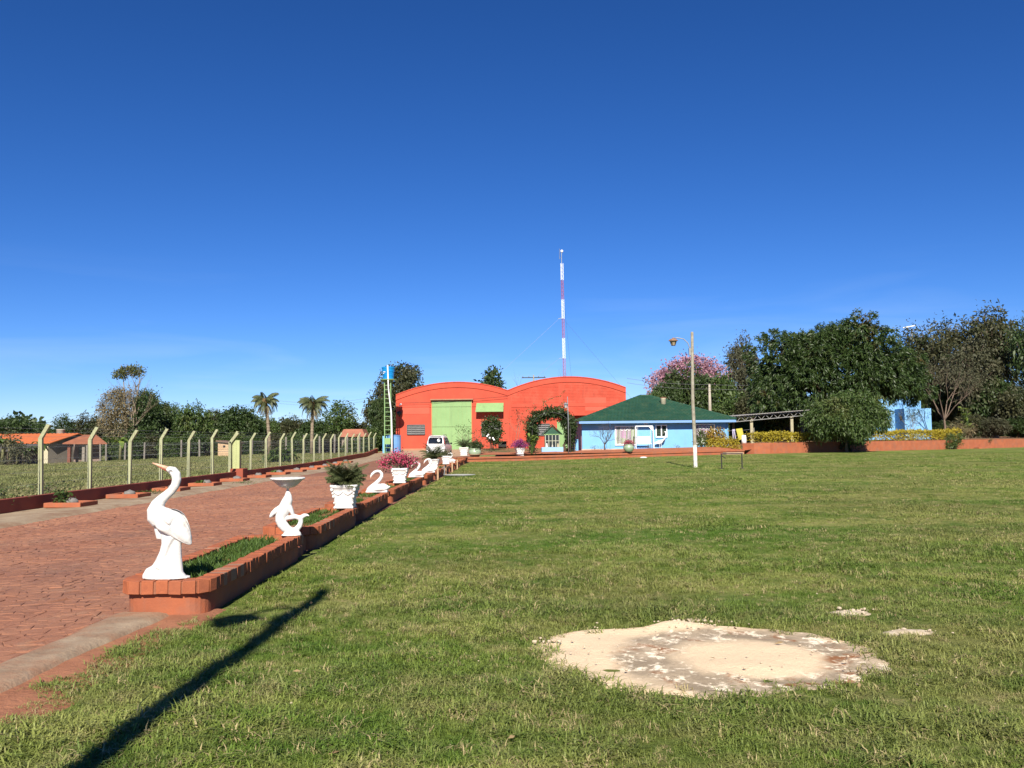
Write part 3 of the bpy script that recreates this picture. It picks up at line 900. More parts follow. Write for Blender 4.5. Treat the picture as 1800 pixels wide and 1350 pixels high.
def lawn_points(y0, y1, dens, pad):
    n = int(dens * (y1 - y0) * ((.62 * y0 + pad) + (.62 * y1 + pad)))
    y = y0 + (y1 - y0) * RNG.random(n)
    x = RNG.uniform(-1, 1, n) * (.62 * y + pad)
    left = np.where(y < 8.2, -2.92 + .34 * fbm(y * 1.1, y * 0 + 2, 51), -2.72 - .013 * (np.clip(y, 8, 30) - 8))
    ok = (x > left) & ~in_sand(x, y, .90 + .06 * RNG.normal(size=n) + .06 * fbm(x * 7, y * 7, 55, 2)) & (y < y_kerb(x) - .15)
    # thin bare flecks
    bare = fbm(x * .9, y * .9, 52, 5)
    ok &= RNG.random(n) < np.clip(1.0 - 1.8 * np.clip(bare - .18, 0, 1), .25, 1)
    lime = ((x - 3.0) / .24) ** 2 + ((y - 8.05) / .12) ** 2 < 1
    lime |= ((x - 3.18) / .28) ** 2 + ((y - 7.25) / .10) ** 2 < 1
    ok &= ~lime
    x, y = x[ok], y[ok]
    return np.stack([x, y, z_lawn(x, y)], -1)
near_t = [tuft('grass_tuft', 17, .062, .0074, .062, s, 1.4) for s in range(7)]
mid_t = [tuft('grass_tuft', 22, .050, .009, .13, 20 + s, 1.5) for s in range(5)]
far_t = [tuft('grass_tuft', 20, .045, .018, .26, 40 + s, 1.4) for s in range(4)]
P1 = lawn_points(2.2, 8.0, 560, 3.0); P2 = lawn_points(8.0, 13, 300, 4.0); P3 = lawn_points(13, 26, 85, 5); P4 = lawn_points(26, 66, 14, 8)
def gscale(P, lo=.6, hi=1.25):
    lush = .85 + .55 * fbm(P[:, 0] * .55, P[:, 1] * .55, 61) + .45 * fbm(P[:, 0] * 2.6, P[:, 1] * 2.6, 62, 2)
    return RNG.uniform(lo, hi, len(P)) * np.clip(lush, .42, 1.75)
scatter('grass', np.concatenate([P1, P2]), gscale(np.concatenate([P1, P2])), near_t)
scatter('grass', P3, gscale(P3, .7, 1.2), mid_t)
scatter('grass', P4, gscale(P4, .7, 1.2), far_t)
# longer pasture grass near the fence and in the middle of the field
n = 9000
y = 22 + 75 * RNG.random(n) ** 1.5; x = -13.7 - RNG.random(n) * (.62 * y - 10)
ok = fbm(x * .12, y * .12, 71) + .5 * RNG.random(n) > .1
x, y = x[ok], y[ok]
pasture_mat = leafmat('pasture_blade', (.190, .230, .060), (.300, .320, .110), (.42, .37, .18), .4, .7, .3, .12)
MATS['pasture_blade'] = pasture_mat
fld_t = [tuft('grass_tuft', 16, .13, .030, .35, 60 + s, 1.3, 'pasture_blade') for s in range(4)]
scatter('field_grass', np.stack([x, y, z_field(x, y)], -1), RNG.uniform(.4, 1.2, len(x)), fld_t)
# curled dry leaves lying on the near lawn
def dry_leaves():
    C, D = [], []
    n = 16
    x = RNG.uniform(-2.6, 3.5, n); y = RNG.uniform(4.3, 10, n)
    C = np.stack([x, y, z_lawn(x, y) + .045], -1)
    D = unit(np.stack([RNG.normal(size=n), RNG.normal(size=n), RNG.normal(0, .25, n)], -1))
    tag(np_mesh('dry_leaves', leaf_quads(RNG, C, D, .06, .022, .1), 4, leafmat('fallen_leaf', (.42, .30, .15), (.34, .22, .10), None, 0, .8, .2)), kind='stuff')
dry_leaves()

# ================================================================== FENCE, WALL, TREE RINGS (left)
def low_wall():
    t = thing('low_wall', 'long low dark red wall under the concrete post fence along the drive', 'wall', (0, 0, 0))
    mb = MB()
    YYs = list(np.linspace(3, 88, 60))
    for a, b in zip(YYs[:-1], YYs[1:]):
        za, zb = float(z_drive(-13.3, a)), float(z_drive(-13.3, b))
        n = len(mb.v)
        for y, z in ((a, za), (b, zb)):
            mb.v += [(-13.32, y, z - .2), (-13.32, y, z + .415), (-13.55, y, z + .415), (-13.55, y, z - .3)]
        for i in range(4):
            mb.f.append([n + i, n + (i + 1) % 4, n + 4 + (i + 1) % 4, n + 4 + i][::-1]); mb.m.append(0)
    mb.build('wall_body', REDWALL, t)
    # gate pier standing half out of the wall
    z = float(z_drive(-13.3, 43.3))
    MB().b2((-13.62, 42.9, z - .1), (-13.0, 43.7, z + .56)).build('pier_base', REDWALL, t, bevel=.015)
low_wall()
def fence():
    t = thing('post_fence', 'pale green concrete post fence with bent tops and wire beside the red drive', 'fence', (0, 0, 0))
    def post_me(h, seed):
        mb = MB()
        rng = random.Random(seed)
        j = lambda: rng.uniform(-.008, .008)
        # bent head leans out over the drive
        pr = [(0, -.3), (j(), h * .5), (j(), h - .38), (.23, h)]
        for (x0, z0), (x1, z1), k in ((pr[0], pr[1], 1), (pr[1], pr[2], 1), (pr[2], pr[3], .85)):
            w0, w1 = .058, .056 if k == 1 else .050
            mb.add([(x0 - w0, -.05, z0), (x0 + w0, -.05, z0), (x0 + w0, .05, z0), (x0 - w0, .05, z0),
                    (x1 - w1, -.046, z1 + (0 if k == 1 else .03)), (x1 + w1, -.046, z1), (x1 + w1, .046, z1), (x1 - w1, .046, z1 + (0 if k == 1 else .03))],
                   [(3, 2, 1, 0), (4, 5, 6, 7), (0, 1, 5, 4), (1, 2, 6, 5), (2, 3, 7, 6), (3, 0, 4, 7)])
        return mb.mesh('post', POSTG)
    posts = [post_me(1.92 + .03 * k, k) for k in range(5)]
    ys = []
    k = 0
    y = 25.75
    while y < 88.5:
        ys.append(y); y += 2.93
    ys = [17.0, 19.9, 22.8] + ys
    for i, y in enumerate(ys):
        o = link(bpy.data.objects.new('post', posts[(i * 3) % 5]), t)
        z = float(z_field(-13.6, y)) + .06
        o.location = (-13.63 + random.uniform(-.02, .02), y, z)
        o.rotation_euler = (random.uniform(-.012, .012), random.uniform(-.015, .015), random.uniform(-.05, .05))
    # thick straight gate post and its brace beside the pier
    z = float(z_field(-13.6, 43.4))
    o = MB().b2((-13.62, 43.25, z - .1), (-13.28, 43.55, z + 1.62)).build('gate_post', mat('gate_post_green', (.52, .56, .26), (.46, .49, .23), 1.4, .9, .3, 40), t, bevel=.01)
    mb = MB(); mb.bar((-13.72, 43.2, z + 1.5), (-13.35, 43.2, z + 1.98), .13, .13)
    mb.bar((-13.72, 43.2, z), (-13.72, 43.2, z + 1.56), .13, .13)
    mb.build('brace_post', POSTG, t)
    # barbed wire on the heads, straight wires and mesh below
    mb = MB()
    yy = list(np.linspace(17, 88, 26))
    def wire(dx, dz, r):
        pts = [(-13.66 + dx, y, float(z_field(-13.6, y)) + .06 + dz) for y in yy]
        mb.tube(pts, r, 3)
    for dz in (.35, .7, 1.05, 1.4): wire(0, dz, .0035)
    for q in (.35, .65, .95): wire(.23 * q, 1.57 + .38 * q, .0035)
    mb.build('wire', GREYM, t)
    mb = MB()
    for y in np.arange(17, 88, .11):
        z0 = float(z_field(-13.6, y)) + .06
        for sgn in (-1, 1):
            mb.bar((-13.655, y, z0 + .1), (-13.655, y + sgn * 1.45, z0 + 1.5), .0022, .0022)
    tag(mb.build('wire_mesh', GREYM, t), kind='stuff')
fence()
def tree_rings():
    names = ['with a leafy weed sprouting beside its grey stump', 'second nearest, with a low grey stump and bare soil', 'hidden behind the neck of the egret statue', 'just right of the egret statue',
             'left of the red wall pier', 'at the foot of the red wall pier', 'first one past the red wall pier', 'second one past the red wall pier', 'third one past the red wall pier', 'fourth one past the red wall pier', 'fifth one past the red wall pier', 'last one before the water tower']
    for i, y0 in enumerate([24.95, 28.75, 32.4, 36.0, 39.9, 43.6, 47.4, 51.2, 55.0, 58.8, 62.6, 66.4]):
        x0 = -13.1
        z = float(z_drive(-12.6, y0)) + .055
        t = thing('tree_ring', 'square red brick tree ring, ' + names[i], 'planter', (x0 + .5, y0 + .5, z), random.uniform(-.02, .02), 'tree rings along the fence')
        w, h, th = .52, .135, .13
        for c, d in (((0, -w + th / 2, h / 2), (2 * w, th, h)), ((0, w - th / 2, h / 2), (2 * w, th, h)), ((-w + th / 2, 0, h / 2), (th, 2 * w - 2 * th, h)), ((w - th / 2, 0, h / 2), (th, 2 * w - 2 * th, h))):
            MB().box(c, d).build('kerb_block', ORANGE, t, bevel=.012)
        A, Rr = np.meshgrid(np.linspace(-.39, .39, 9), np.linspace(-.39, .39, 9))
        grid_mesh('soil', A, Rr, .09 + .02 * fbm(A * 5 + i, Rr * 5), SOIL, t)
        mb = MB(); mb.ball((.02 * i % .1, .02, .12), (.19, .17, .12), 10, 6)
        for q in range(len(mb.v)):
            v = Vector(mb.v[q]); mb.v[q] = tuple(v * (1 + .06 * math.sin(v.x * 40 + i) + .05 * math.sin(v.y * 33)))
        mb.build('stump', STONEG, t, True)
        rng = np.random.default_rng(90 + i)
        if i in (0, 3, 6):
            n = 130 if i == 0 else 40
            hh = .42 if i == 0 else .2
            C = np.stack([rng.normal(-.2, .10, n), rng.normal(-.1, .10, n), rng.uniform(.1, hh, n)], -1)
            D = rng.normal(size=(n, 3)) * [1, 1, .5]
            np_mesh('leaves', leaf_quads(rng, C, D, .13, .08, .2), 4, L_GRN if i else L_MID, t)
tree_rings()
# weeds against the wall at the far left and along the wall foot
def weed(loc, w, h, n, label, lm=None, L=.12, W=.06):
    rng = np.random.default_rng(int(abs(loc[0] * 31 + loc[1] * 17)))
    t = thing('weed_clump', label, 'weed', loc)
    C = np.stack([rng.normal(0, w, n), rng.normal(0, w, n), rng.random(n) * h], -1)
    D = rng.normal(size=(n, 3)) * [1, 1, .6] + [0, 0, .3]
    np_mesh('leaves', leaf_quads(rng, C, D, L, W, .2), 4, lm or L_MID, t)
    mb = MB()
    for k in range(6):
        mb.tube([(0, 0, -.05), (rng.normal() * w * .5, rng.normal() * w * .5, h * .5), (rng.normal() * w, rng.normal() * w, h)], [.008, .006, .003], 4)
    mb.build('stem', TWIG, t)
    return t
weed((-14.1, 24.0, -.02), .35, .42, 220, 'low dark leafy weed clump behind the red wall left of the first fence post')
weed((-14.15, 27.1, -.02), .3, .45, 180, 'dark leafy weed clump behind the red wall between the two nearest fence posts')
weed((-12.6, 31.3, float(z_drive(-12.6, 31.3)) + .05), .25, .12, 120, 'patch of green weeds on the concrete path behind the egret statue', L_GRN, .1, .02)
weed((-11.3, 37.5, float(z_drive(-11.3, 37.5)) + .03), .2, .1, 90, 'small green weed at the broken edge of the concrete path', L_GRN, .1, .02)

# ================================================================== PLANTERS ALONG THE DRIVE
PL = [(8.22, 12.2), (13.2, 17.05), (17.9, 22.2), (22.86, 26.5), (27.2, 30.7), (31.8, 35.0), (35.7, 39.2), (40.0, 43.5), (44.2, 47.5), (48.2, 52.0), (52.7, 56.6), (57.3, 61.2)]
PW = .86
def xr_pl(y):
    return -2.76 - .018 * (min(y, 24) - 8) - .001 * max(0, y - 24)
def brick_me(k):
    rng = random.Random(k)
    bm = bmesh.new()
    bmesh.ops.create_cube(bm, size=1)
    for v in bm.verts:
        v.co = Vector((v.co.x * .165, v.co.y * .1095, v.co.z * .12)) + Vector((rng.uniform(-.004, .004), rng.uniform(-.003, .003), rng.uniform(-.004, .004)))
    bmesh.ops.bevel(bm, geom=bm.edges[:], offset=.004, segments=1, affect='EDGES')
    me = bpy.data.meshes.new('brick'); bm.to_mesh(me); bm.free()
    me.materials.append(BRICK)
    return me
BRICKS = [brick_me(k) for k in range(9)]
PLANT_LABEL = ['nearest brick planter, with the white egret statue on its rounded end', 'second brick planter, with the potted fern palm on its far end', 'third brick planter, with the largest looking white swan on its far end', 'brick planter carrying the white pot of pink bougainvillea',
               'brick planter carrying the second white swan', 'brick planter carrying the third white swan', 'brick planter carrying the far potted palm with drooping fronds', 'short brick planter just past the far potted palm', 'brick planter with the small white flower pot on it', 'brick planter with the farthest white swan on it', 'last but one brick planter before the house kerb', 'last brick planter, ending at the corner of the house kerb']
def planters():
    for i, (y0, y1) in enumerate(PL):
        L = y1 - y0
        xc = xr_pl((y0 + y1) / 2) - PW / 2
        sl = math.atan2(-(xr_pl(y1) - xr_pl(y0)), L)
        zl = float(z_drive(-3.2, (y0 + y1) / 2))
        t = thing('brick_planter', PLANT_LABEL[i], 'planter', (xc, y0, zl), sl, 'brick planters along the drive')
        hw = PW / 2
        rc = .24
        def outline(ins, n=6):
            w = hw - ins; y_a = ins; r = max(rc - ins, .05)
            pts = []
            for k in range(n + 1):                       # near-left corner
                a = math.pi + math.pi / 2 * k / n
                pts.append((-w + r + r * math.cos(a), y_a + r + r * math.sin(a)))
            for k in range(n + 1):
                a = 1.5 * math.pi + math.pi / 2 * k / n
                pts.append((w - r + r * math.cos(a), y_a + r + r * math.sin(a)))
            pts += [(w, L - ins), (-w, L - ins)]
            return pts
        def ringwall(ins_o, ins_i, z0, z1):
            mb = MB()
            o, q = outline(ins_o), outline(ins_i)
            n = len(o)
            mb.v = [(x, y, z0) for x, y in o] + [(x, y, z1) for x, y in o] + [(x, y, z0) for x, y in q] + [(x, y, z1) for x, y in q]
            for k in range(n):
                j = (k + 1) % n
                mb.f += [[k, j, j + n, k + n], [k + n, j + n, j + 3 * n, k + 3 * n], [j + 2 * n, k + 2 * n, k + 3 * n, j + 3 * n], [j, k, k + 2 * n, j + 2 * n]]
            mb.m = [0] * len(mb.f)
            return mb
        zc = .33
        ringwall(.055, .17, -.12, .215).build('base_wall', ORANGE, t, bevel=.01 if i < 3 else 0)
        ringwall(.012, .155, .2151, .324).build('mortar', MORTAR, t)
        # bricks on edge round the rim
        path = []
        pitch = .1135
        ins = .082
        w = hw - ins; r = rc - ins
        y = L - .06
        while y > rc: path.append((w, y, 0)); y -= pitch
        arc = math.pi / 2 * r
        na = max(2, round(math.pi / 2 * (rc - .02) / pitch))
        for k in range(na):
            a = -math.pi / 2 * (k + .5) / na
            path.append((hw - rc + r * math.cos(a), rc + r * math.sin(a), a))
        nf = round((2 * (hw - rc)) / pitch)
        for k in range(nf):
            path.append((hw - rc - 2 * (hw - rc) * (k + .5) / nf, ins, -math.pi / 2))
        for k in range(na):
            a = -math.pi / 2 * (1 + (k + .5) / na)
            path.append((-(hw - rc) + r * math.cos(a), rc + r * math.sin(a), a))
        y = rc + pitch / 2
        while y < L - .05: path.append((-w, y, math.pi)); y += pitch
        nb = int((2 * hw - .36) / pitch)
        for k in range(nb + 1):
            path.append((-(hw - .21) + (2 * hw - .42) * k / nb, L - ins, math.pi / 2))
        rng = random.Random(i)
        if i < 3:
            for (x, y, a) in path:
                o = link(bpy.data.objects.new('brick', BRICKS[rng.randrange(9)]), t)
                o.location = (x + rng.uniform(-.006, .006), y, .272 + rng.uniform(-.005, .005))
                o.rotation_euler = (rng.uniform(-.02, .02), rng.uniform(-.02, .02), a + rng.uniform(-.02, .02))
                if rng.random() < .5: o.rotation_euler.z += math.pi
        else:
            mb = MB()
            for (x, y, a) in path:
                mb.box((x + rng.uniform(-.005, .005), y, .272 + rng.uniform(-.005, .005)), (.165, .104, .12), a)
            tag(mb.build('brick_course', BRICK, t), kind='stuff')
        A, B = np.meshgrid(np.linspace(-hw + .16, hw - .16, 6), np.linspace(.2, L - .2, 20))
        grid_mesh('soil', A, B, .25 + .012 * fbm(A * 6 + i * 9, B * 6), SOIL, t)
        # grass growing in the trough
        g = np.random.default_rng(300 + i)
        n = int([900, 700, 450, 160, 120, 100, 90, 80, 80, 60, 60, 60][i] * L)
        C = np.stack([g.uniform(-hw + .18, hw - .18, n), g.uniform(.28, L - .25, n), np.full(n, .25)], -1)
        keep = fbm(C[:, 0] * 3 + i * 7, C[:, 1] * 1.1, 81) > (-.45 if i == 0 else -.1)
        C = C[keep]; n = len(C)
        D = g.normal(size=(n, 3)) * [.6, .6, .12] + [0, 0, .75]
        tag(np_mesh('planter_grass', leaf_quads(g, C, D, .13 if i == 0 else .11, .013 if i < 3 else .03, .12), 4, L_GRN, t), kind='stuff')
        # low link of bricks to the next planter
        if i < len(PL) - 1:
            gap = PL[i + 1][0] - y1
            mb = MB().b2((-hw + .12, L + .01, -.1), (hw - .12, L + gap * .55, .13))
            mb.b2((-hw + .18, L + gap * .55 + .01, -.1), (hw - .18, L + gap + .03, .20))
            mb.build('link_block', ORANGE, t, bevel=.015)
planters()

# ================================================================== STATUES AND POTS ON THE PLANTERS
ZC = .333
def egret(loc, rz=0.0):
    t = thing('egret_statue', 'white egret statue with raised orange beak on the nearest planter', 'statue', loc, rz)
    k = 1 / 1146
    def P(cx, cy, y=0): return ((cx - 262) * k, y, (1292 - cy) * k)
    mb = MB()
    fa = (0, 1, 0)
    neck = [(246, 133, 22), (275, 130, 34), (318, 148, 50), (352, 190, 52), (360, 245, 50), (343, 310, 47), (305, 362, 46), (255, 405, 48), (205, 450, 56), (160, 505, 72), (135, 565, 88), (150, 630, 108), (200, 690, 100)]
    mb.tube([P(a, b) for a, b, r in neck], [(r * k, r * k * .92) for a, b, r in neck], 14, flat_axis=fa)
    body = [(105, 590, 60), (150, 610, 96), (215, 650, 122), (290, 700, 132), (370, 760, 122), (435, 830, 92), (485, 890, 56), (522, 940, 12)]
    mb.tube([P(a, b) for a, b, r in body], [(r * k, r * k * .88) for a, b, r in body], 16, flat_axis=fa)
    ped = [(262, 1292, 258, 120), (262, 1262, 256, 118), (264, 1235, 225, 108), (276, 1195, 172, 92), (290, 1120, 146, 80), (305, 1020, 118, 72), (312, 920, 106, 66), (300, 830, 100, 62), (280, 740, 90, 60)]
    mb.tube([P(a, b) for a, b, r, q in ped], [(r * k, q * k) for a, b, r, q in ped], 18, flat_axis=fa)
    # bulge of the folded leg and the little tail tip at the breast
    mb.tube([P(330, 850, -.05), P(285, 950, -.06), P(255, 1050, -.055), P(215, 1180, -.05)], [.032, .030, .03, .05], 10)
    mb.tube([P(165, 760, .03), P(172, 830, .03), P(172, 882, .03)], [.05, .04, .03], 10)
    remeshed(mb, 'body', WHITE, t, .009, 5)
    # wings: thin shells lying on the flanks with a clear lower edge
    wing = [(150, 640), (175, 580), (225, 556), (300, 558), (370, 572), (430, 608), (478, 680), (508, 770), (528, 860), (530, 942), (490, 938), (430, 905), (340, 850), (250, 800), (180, 762), (150, 720)]
    cx = sum(a for a, b in wing) / len(wing); cy = sum(b for a, b in wing) / len(wing)
    for sg in (-1, 1):
        w = MB(); rings = []
        for sc, off in ((1.0, .040), (1.0, .072), (.94, .096), (.74, .114), (.4, .124), (.1, .127)):
            rings.append([P(cx + (a - cx) * sc, cy + (b - cy) * sc, sg * off * (1 - .88 * max(0, (a - 300) / 230) - .25 * max(0, (220 - a) / 100))) for a, b in wing])
        n = len(wing)
        for r_ in rings: w.v += r_
        for i in range(len(rings) - 1):
            for j in range(n):
                j2 = (j + 1) % n
                q = [i * n + j, i * n + j2, (i + 1) * n + j2, (i + 1) * n + j]
                w.f.append(q if sg > 0 else q[::-1]); w.m.append(0)
        q = [(len(rings) - 1) * n + j for j in range(n)]
        w.f.append(q if sg > 0 else q[::-1]); w.m.append(0)
        o = w.build('wing', WHITE, t, True)
        s = o.modifiers.new('sub', 'SUBSURF'); s.levels = s.render_levels = 1
    BEAK = mat('beak_paint', (.80, .50, .34), (.72, .40, .26), 20, .5, .1, 60)
    bk = MB(); bk.tube([P(262, 122), P(200, 100), P(140, 78), P(96, 62)], [(24 * k, 22 * k), (18 * k, 17 * k), (12 * k, 12 * k), (6 * k, 5 * k)], 10, flat_axis=fa)
    bk.build('beak', BEAK, t, True)
    lb = MB(); lb.tube([P(255, 142), P(205, 122), P(150, 96)], [(14 * k, 14 * k), (9 * k, 10 * k), (3 * k, 4 * k)], 8, flat_axis=fa)
    lb.build('lower_beak', mat('beak_red', (.55, .10, .06), (.45, .08, .05), 20, .5, .1, 60), t, True)
    e = MB()
    for sg in (-1, 1):
        e.tube([P(288, 152, sg * .044), P(308, 138, sg * .047), P(330, 145, sg * .047)], .004, 5)
    e.build('eye_line', mat('grey_line', (.35, .34, .33)), t, True)
    return t
p = gz(288, 1018, ZC)
egret((p.x, p.y + .06, ZC))
def dolphin(loc):
    t = thing('dolphin_statue', 'white dolphin statue balancing a shell bowl on its nose', 'statue', loc)
    k = 1 / 1415
    def P(cx, cy, y=0): return ((cx - 540) * k, y, (1250 - cy) * k)
    mb = MB(); fa = (0, 1, 0)
    sp = [(468, 398, 26), (474, 440, 46), (480, 500, 70), (470, 570, 96), (440, 650, 108), (410, 730, 116), (378, 800, 122), (345, 880, 112), (340, 960, 104), (372, 1040, 98), (430, 1105, 92), (500, 1150, 75), (580, 1165, 62), (650, 1130, 58), (698, 1070, 52), (720, 1000, 46), (724, 940, 44)]
    mb.tube([P(a, b) for a, b, r in sp], [(r * k, r * k * .85) for a, b, r in sp], 16, flat_axis=fa)
    fl = [(700, 950, 40), (740, 905, 46), (790, 875, 42), (840, 868, 26), (888, 888, 7)]
    mb.tube([P(a, b) for a, b, r in fl], [(r * k, .03 * min(1, r / 30)) for a, b, r in fl], 12, flat_axis=fa)
    fl = [(730, 950, 44), (680, 915, 46), (620, 895, 46), (560, 905, 46), (500, 915, 40), (440, 930, 36)]
    mb.tube([P(a, b) for a, b, r in fl], [(r * k, .032) for a, b, r in fl], 12, flat_axis=fa)
    for sg in (-1, 1):
        fl = [(350, 720, 60), (270, 770, 56), (205, 825, 44), (168, 880, 28), (156, 915, 8)]
        mb.tube([P(a, b, sg * (.03 + .00015 * (350 - a))) for a, b, r in fl], [(r * k, .03 * min(1, r / 30)) for a, b, r in fl], 12, flat_axis=fa)
    fl = [(505, 700, 50), (545, 790, 44), (575, 860, 30), (590, 900, 14)]
    mb.tube([P(a, b) for a, b, r in fl], [(r * k, .05 * min(1, r / 40)) for a, b, r in fl], 12, flat_axis=fa)
    for a, b, r, q in ((540, 1250, 195, 110), (540, 1225, 188, 106), (540, 1190, 150, 90), (530, 1160, 110, 70)):
        pass
    ped = [(540, 1250, 196, 112), (540, 1222, 188, 106), (535, 1190, 160, 92), (525, 1150, 100, 70)]
    mb.tube([P(a, b) for a, b, r, q in ped], [(r * k, q * k) for a, b, r, q in ped], 16, flat_axis=fa)
    remeshed(mb, 'body', WHITE, t, .0075, 4)
    cx = (468 - 540) * k
    b = MB()
    sc = lambda a: 1 + .022 * math.cos(18 * a)
    prof = [(.016, (1250 - 402) * k), (.014, (1250 - 375) * k), (.03, (1250 - 352) * k), (.085, (1250 - 335) * k), (.108, (1250 - 318) * k), (.135, (1250 - 285) * k), (.165, (1250 - 245) * k), (.195, (1250 - 205) * k), (.226, (1250 - 186) * k), (.232, (1250 - 168) * k), (.222, (1250 - 152) * k), (.17, (1250 - 190) * k), (.10, (1250 - 225) * k), (.02, (1250 - 235) * k)]
    b.lathe(prof, 48, (cx, 0, 0), sc)
    b.build('bowl', WHITE, t, True)
    bb = MB(); bb.ball((cx - .012, -.075, (1250 - 282) * k), (.075, .06, .022), 14, 8)
    bb.build('bowl_boss', WHITE, t, True)
    return t
p = gz(508, 931, ZC)
dolphin((p.x * min(p.y, 12.02) / p.y + .03, min(p.y, 12.02), ZC))
def swan_proto(name, label, loc, rz=0.0):
    t = thing(name, label, 'statue', loc, rz, 'white swan statues on the planters')
    k = 1 / 500
    def P(cx, cy, y=0): return ((cx - 620) * k, y, (602 - cy) * k)
    mb = MB(); fa = (0, 1, 0)
    nk = [(536, 425, 6), (542, 408, 11), (556, 384, 16), (585, 358, 17), (620, 346, 17), (652, 352, 18), (674, 378, 19), (674, 412, 21), (650, 450, 23), (612, 488, 25), (572, 522, 28), (540, 552, 33), (515, 578, 32), (500, 596, 20)]
    mb.tube([P(a, b) for a, b, r in nk], [(r * k, r * k * .9) for a, b, r in nk], 12, flat_axis=fa)
    bd = [(495, 585, 18), (530, 582, 24), (580, 575, 32), (630, 560, 44), (680, 556, 46), (720, 560, 38), (752, 550, 22), (778, 532, 5)]
    mb.tube([P(a, b) for a, b, r in bd], [(r * k, (r * 1.7 + 10) * k) for a, b, r in bd], 14, flat_axis=fa)
    for sg in (-1, 1):
        w = [(570, 575, 14), (610, 550, 30), (655, 532, 36), (700, 530, 30), (740, 540, 16), (760, 548, 5)]
        mb.tube([P(a, b, sg * .09) for a, b, r in w], [(r * k, r * k * .7) for a, b, r in w], 10, flat_axis=fa)
    mb.b2(P(485, 602, -.12), P(748, 584, .12))
    remeshed(mb, 'body', WHITE, t, .008, 3)
    b = MB(); b.tube([P(546, 402), P(538, 425), P(530, 448)], [.018, .014, .005], 8); b.build('beak', mat('beak_paint', (.80, .50, .34)), t, True)
    return t
p = gz(662, 865, ZC)
sw = swan_proto('swan_statue', 'largest looking white swan statue, standing left of the pink bougainvillea pot', (p.x + .02, min(p.y, 21.75), ZC))
for (px, py, ym), lb, sc in (((731, 836.5, 30.3), 'white swan statue just right of the pink bougainvillea pot', .98), ((752, 829, 34.4), 'white swan statue touching the far palm pot on its left side', 1.0), ((791, 812, 48.6), 'farthest white swan statue, right of the small white flower pot', 1.0)):
    y = min(gz(px, py, ZC).y, ym)
    x = (px - 900) / F * y
    dup(sw, (max(x, -3.48) if y < 45 else -3.42, y, ZC), random.uniform(-.2, .2), lb, sc)

def square_shape(pw=5):
    def f(a):
        c, s = abs(math.cos(a)), abs(math.sin(a))
        return (c ** pw + s ** pw) ** (-1 / pw)
    return f
def urn_me(seed=0):
    """square flared pot with swags and corner scrolls"""
    mb = MB()
    H = .42
    prof = [(.165, 0), (.172, .012), (.168, .05), (.176, .12), (.186, .2), (.198, .28), (.212, .335), (.222, .352), (.238, .365), (.246, .385), (.246, .41), (.236, H), (.212, H), (.205, .36), (.06, .34)]
    mb.lathe(prof, 40, (0, 0, 0), square_shape(6))
    for q in range(4):
        a = q * math.pi / 2 + math.pi / 4
        for z, r in ((.335, .03), (.27, .022), (.215, .026), (.10, .018), (.02, .022)):
            rr = np.interp(z, [0, .2, .42], [.168, .186, .236]) * 1.30
            mb.ball((rr * math.cos(a), rr * math.sin(a), z), (r, r, r * 1.2), 8, 5)
        a0 = q * math.pi / 2
        for s in (-1, 0):
            pts = []
            for j in range(7):
                f = (j / 6 + s) * .17
                z = .31 - .06 * math.sin(math.pi * j / 6)
                rr = np.interp(z, [0, .2, .42], [.170, .190, .240]) - .004
                pts.append((rr * math.cos(a0) - f * math.sin(a0), rr * math.sin(a0) + f * math.cos(a0), z))
            mb.tube(pts, [.005, .008, .011, .013, .011, .008, .005], 6)
    return mb.mesh('pot', WHITE, True)
URN = urn_me()
def frond(rng, base, az, L, rise, sag, nl, ll, lw, fold=.55):
    """arching feather leaf: returns leaflet kites and rachis points"""
    t = np.linspace(0, 1, 9)
    d = np.array([math.cos(az), math.sin(az)])
    r = L * (t * math.cos(rise) + 0 * t); r = L * np.cumsum(np.cos(np.clip(rise - sag * t, -1.4, 1.5))) / 9
    z = L * np.cumsum(np.sin(np.clip(rise - sag * t, -1.4, 1.5))) / 9
    R = np.stack([base[0] + d[0] * r, base[1] + d[1] * r, base[2] + z], -1)
    R = np.concatenate([np.array(base)[None], R])
    tt = np.linspace(.12, 1, nl)
    pos = np.stack([np.interp(tt * 9, np.arange(10), R[:, i]) for i in range(3)], -1)
    tan = unit(np.gradient(pos, axis=0))
    side = np.array([-d[1], d[0], 0.0])
    env = np.sin(np.pi * np.clip(tt * .92 + .06, 0, 1)) ** .6
    out = []
    for s in (-1, 1):
        D = unit(side * s * .8 + tan * .55 + np.array([0, 0, -fold]) * .7)
        n = len(pos)
        LL = (ll * env * rng.uniform(.8, 1.15, n))[:, None]
        sd = unit(np.cross(D, np.array([0, 0, 1.0]) + 0 * D))
        mid = pos + D * LL * .5
        tip = pos + D * LL + np.array([0, 0, -.18]) * LL
        w = tan * lw * .5
        out.append(np.stack([pos - w, mid - w, tip, mid + w], 1).reshape(-1, 3))
    return np.concatenate(out), R
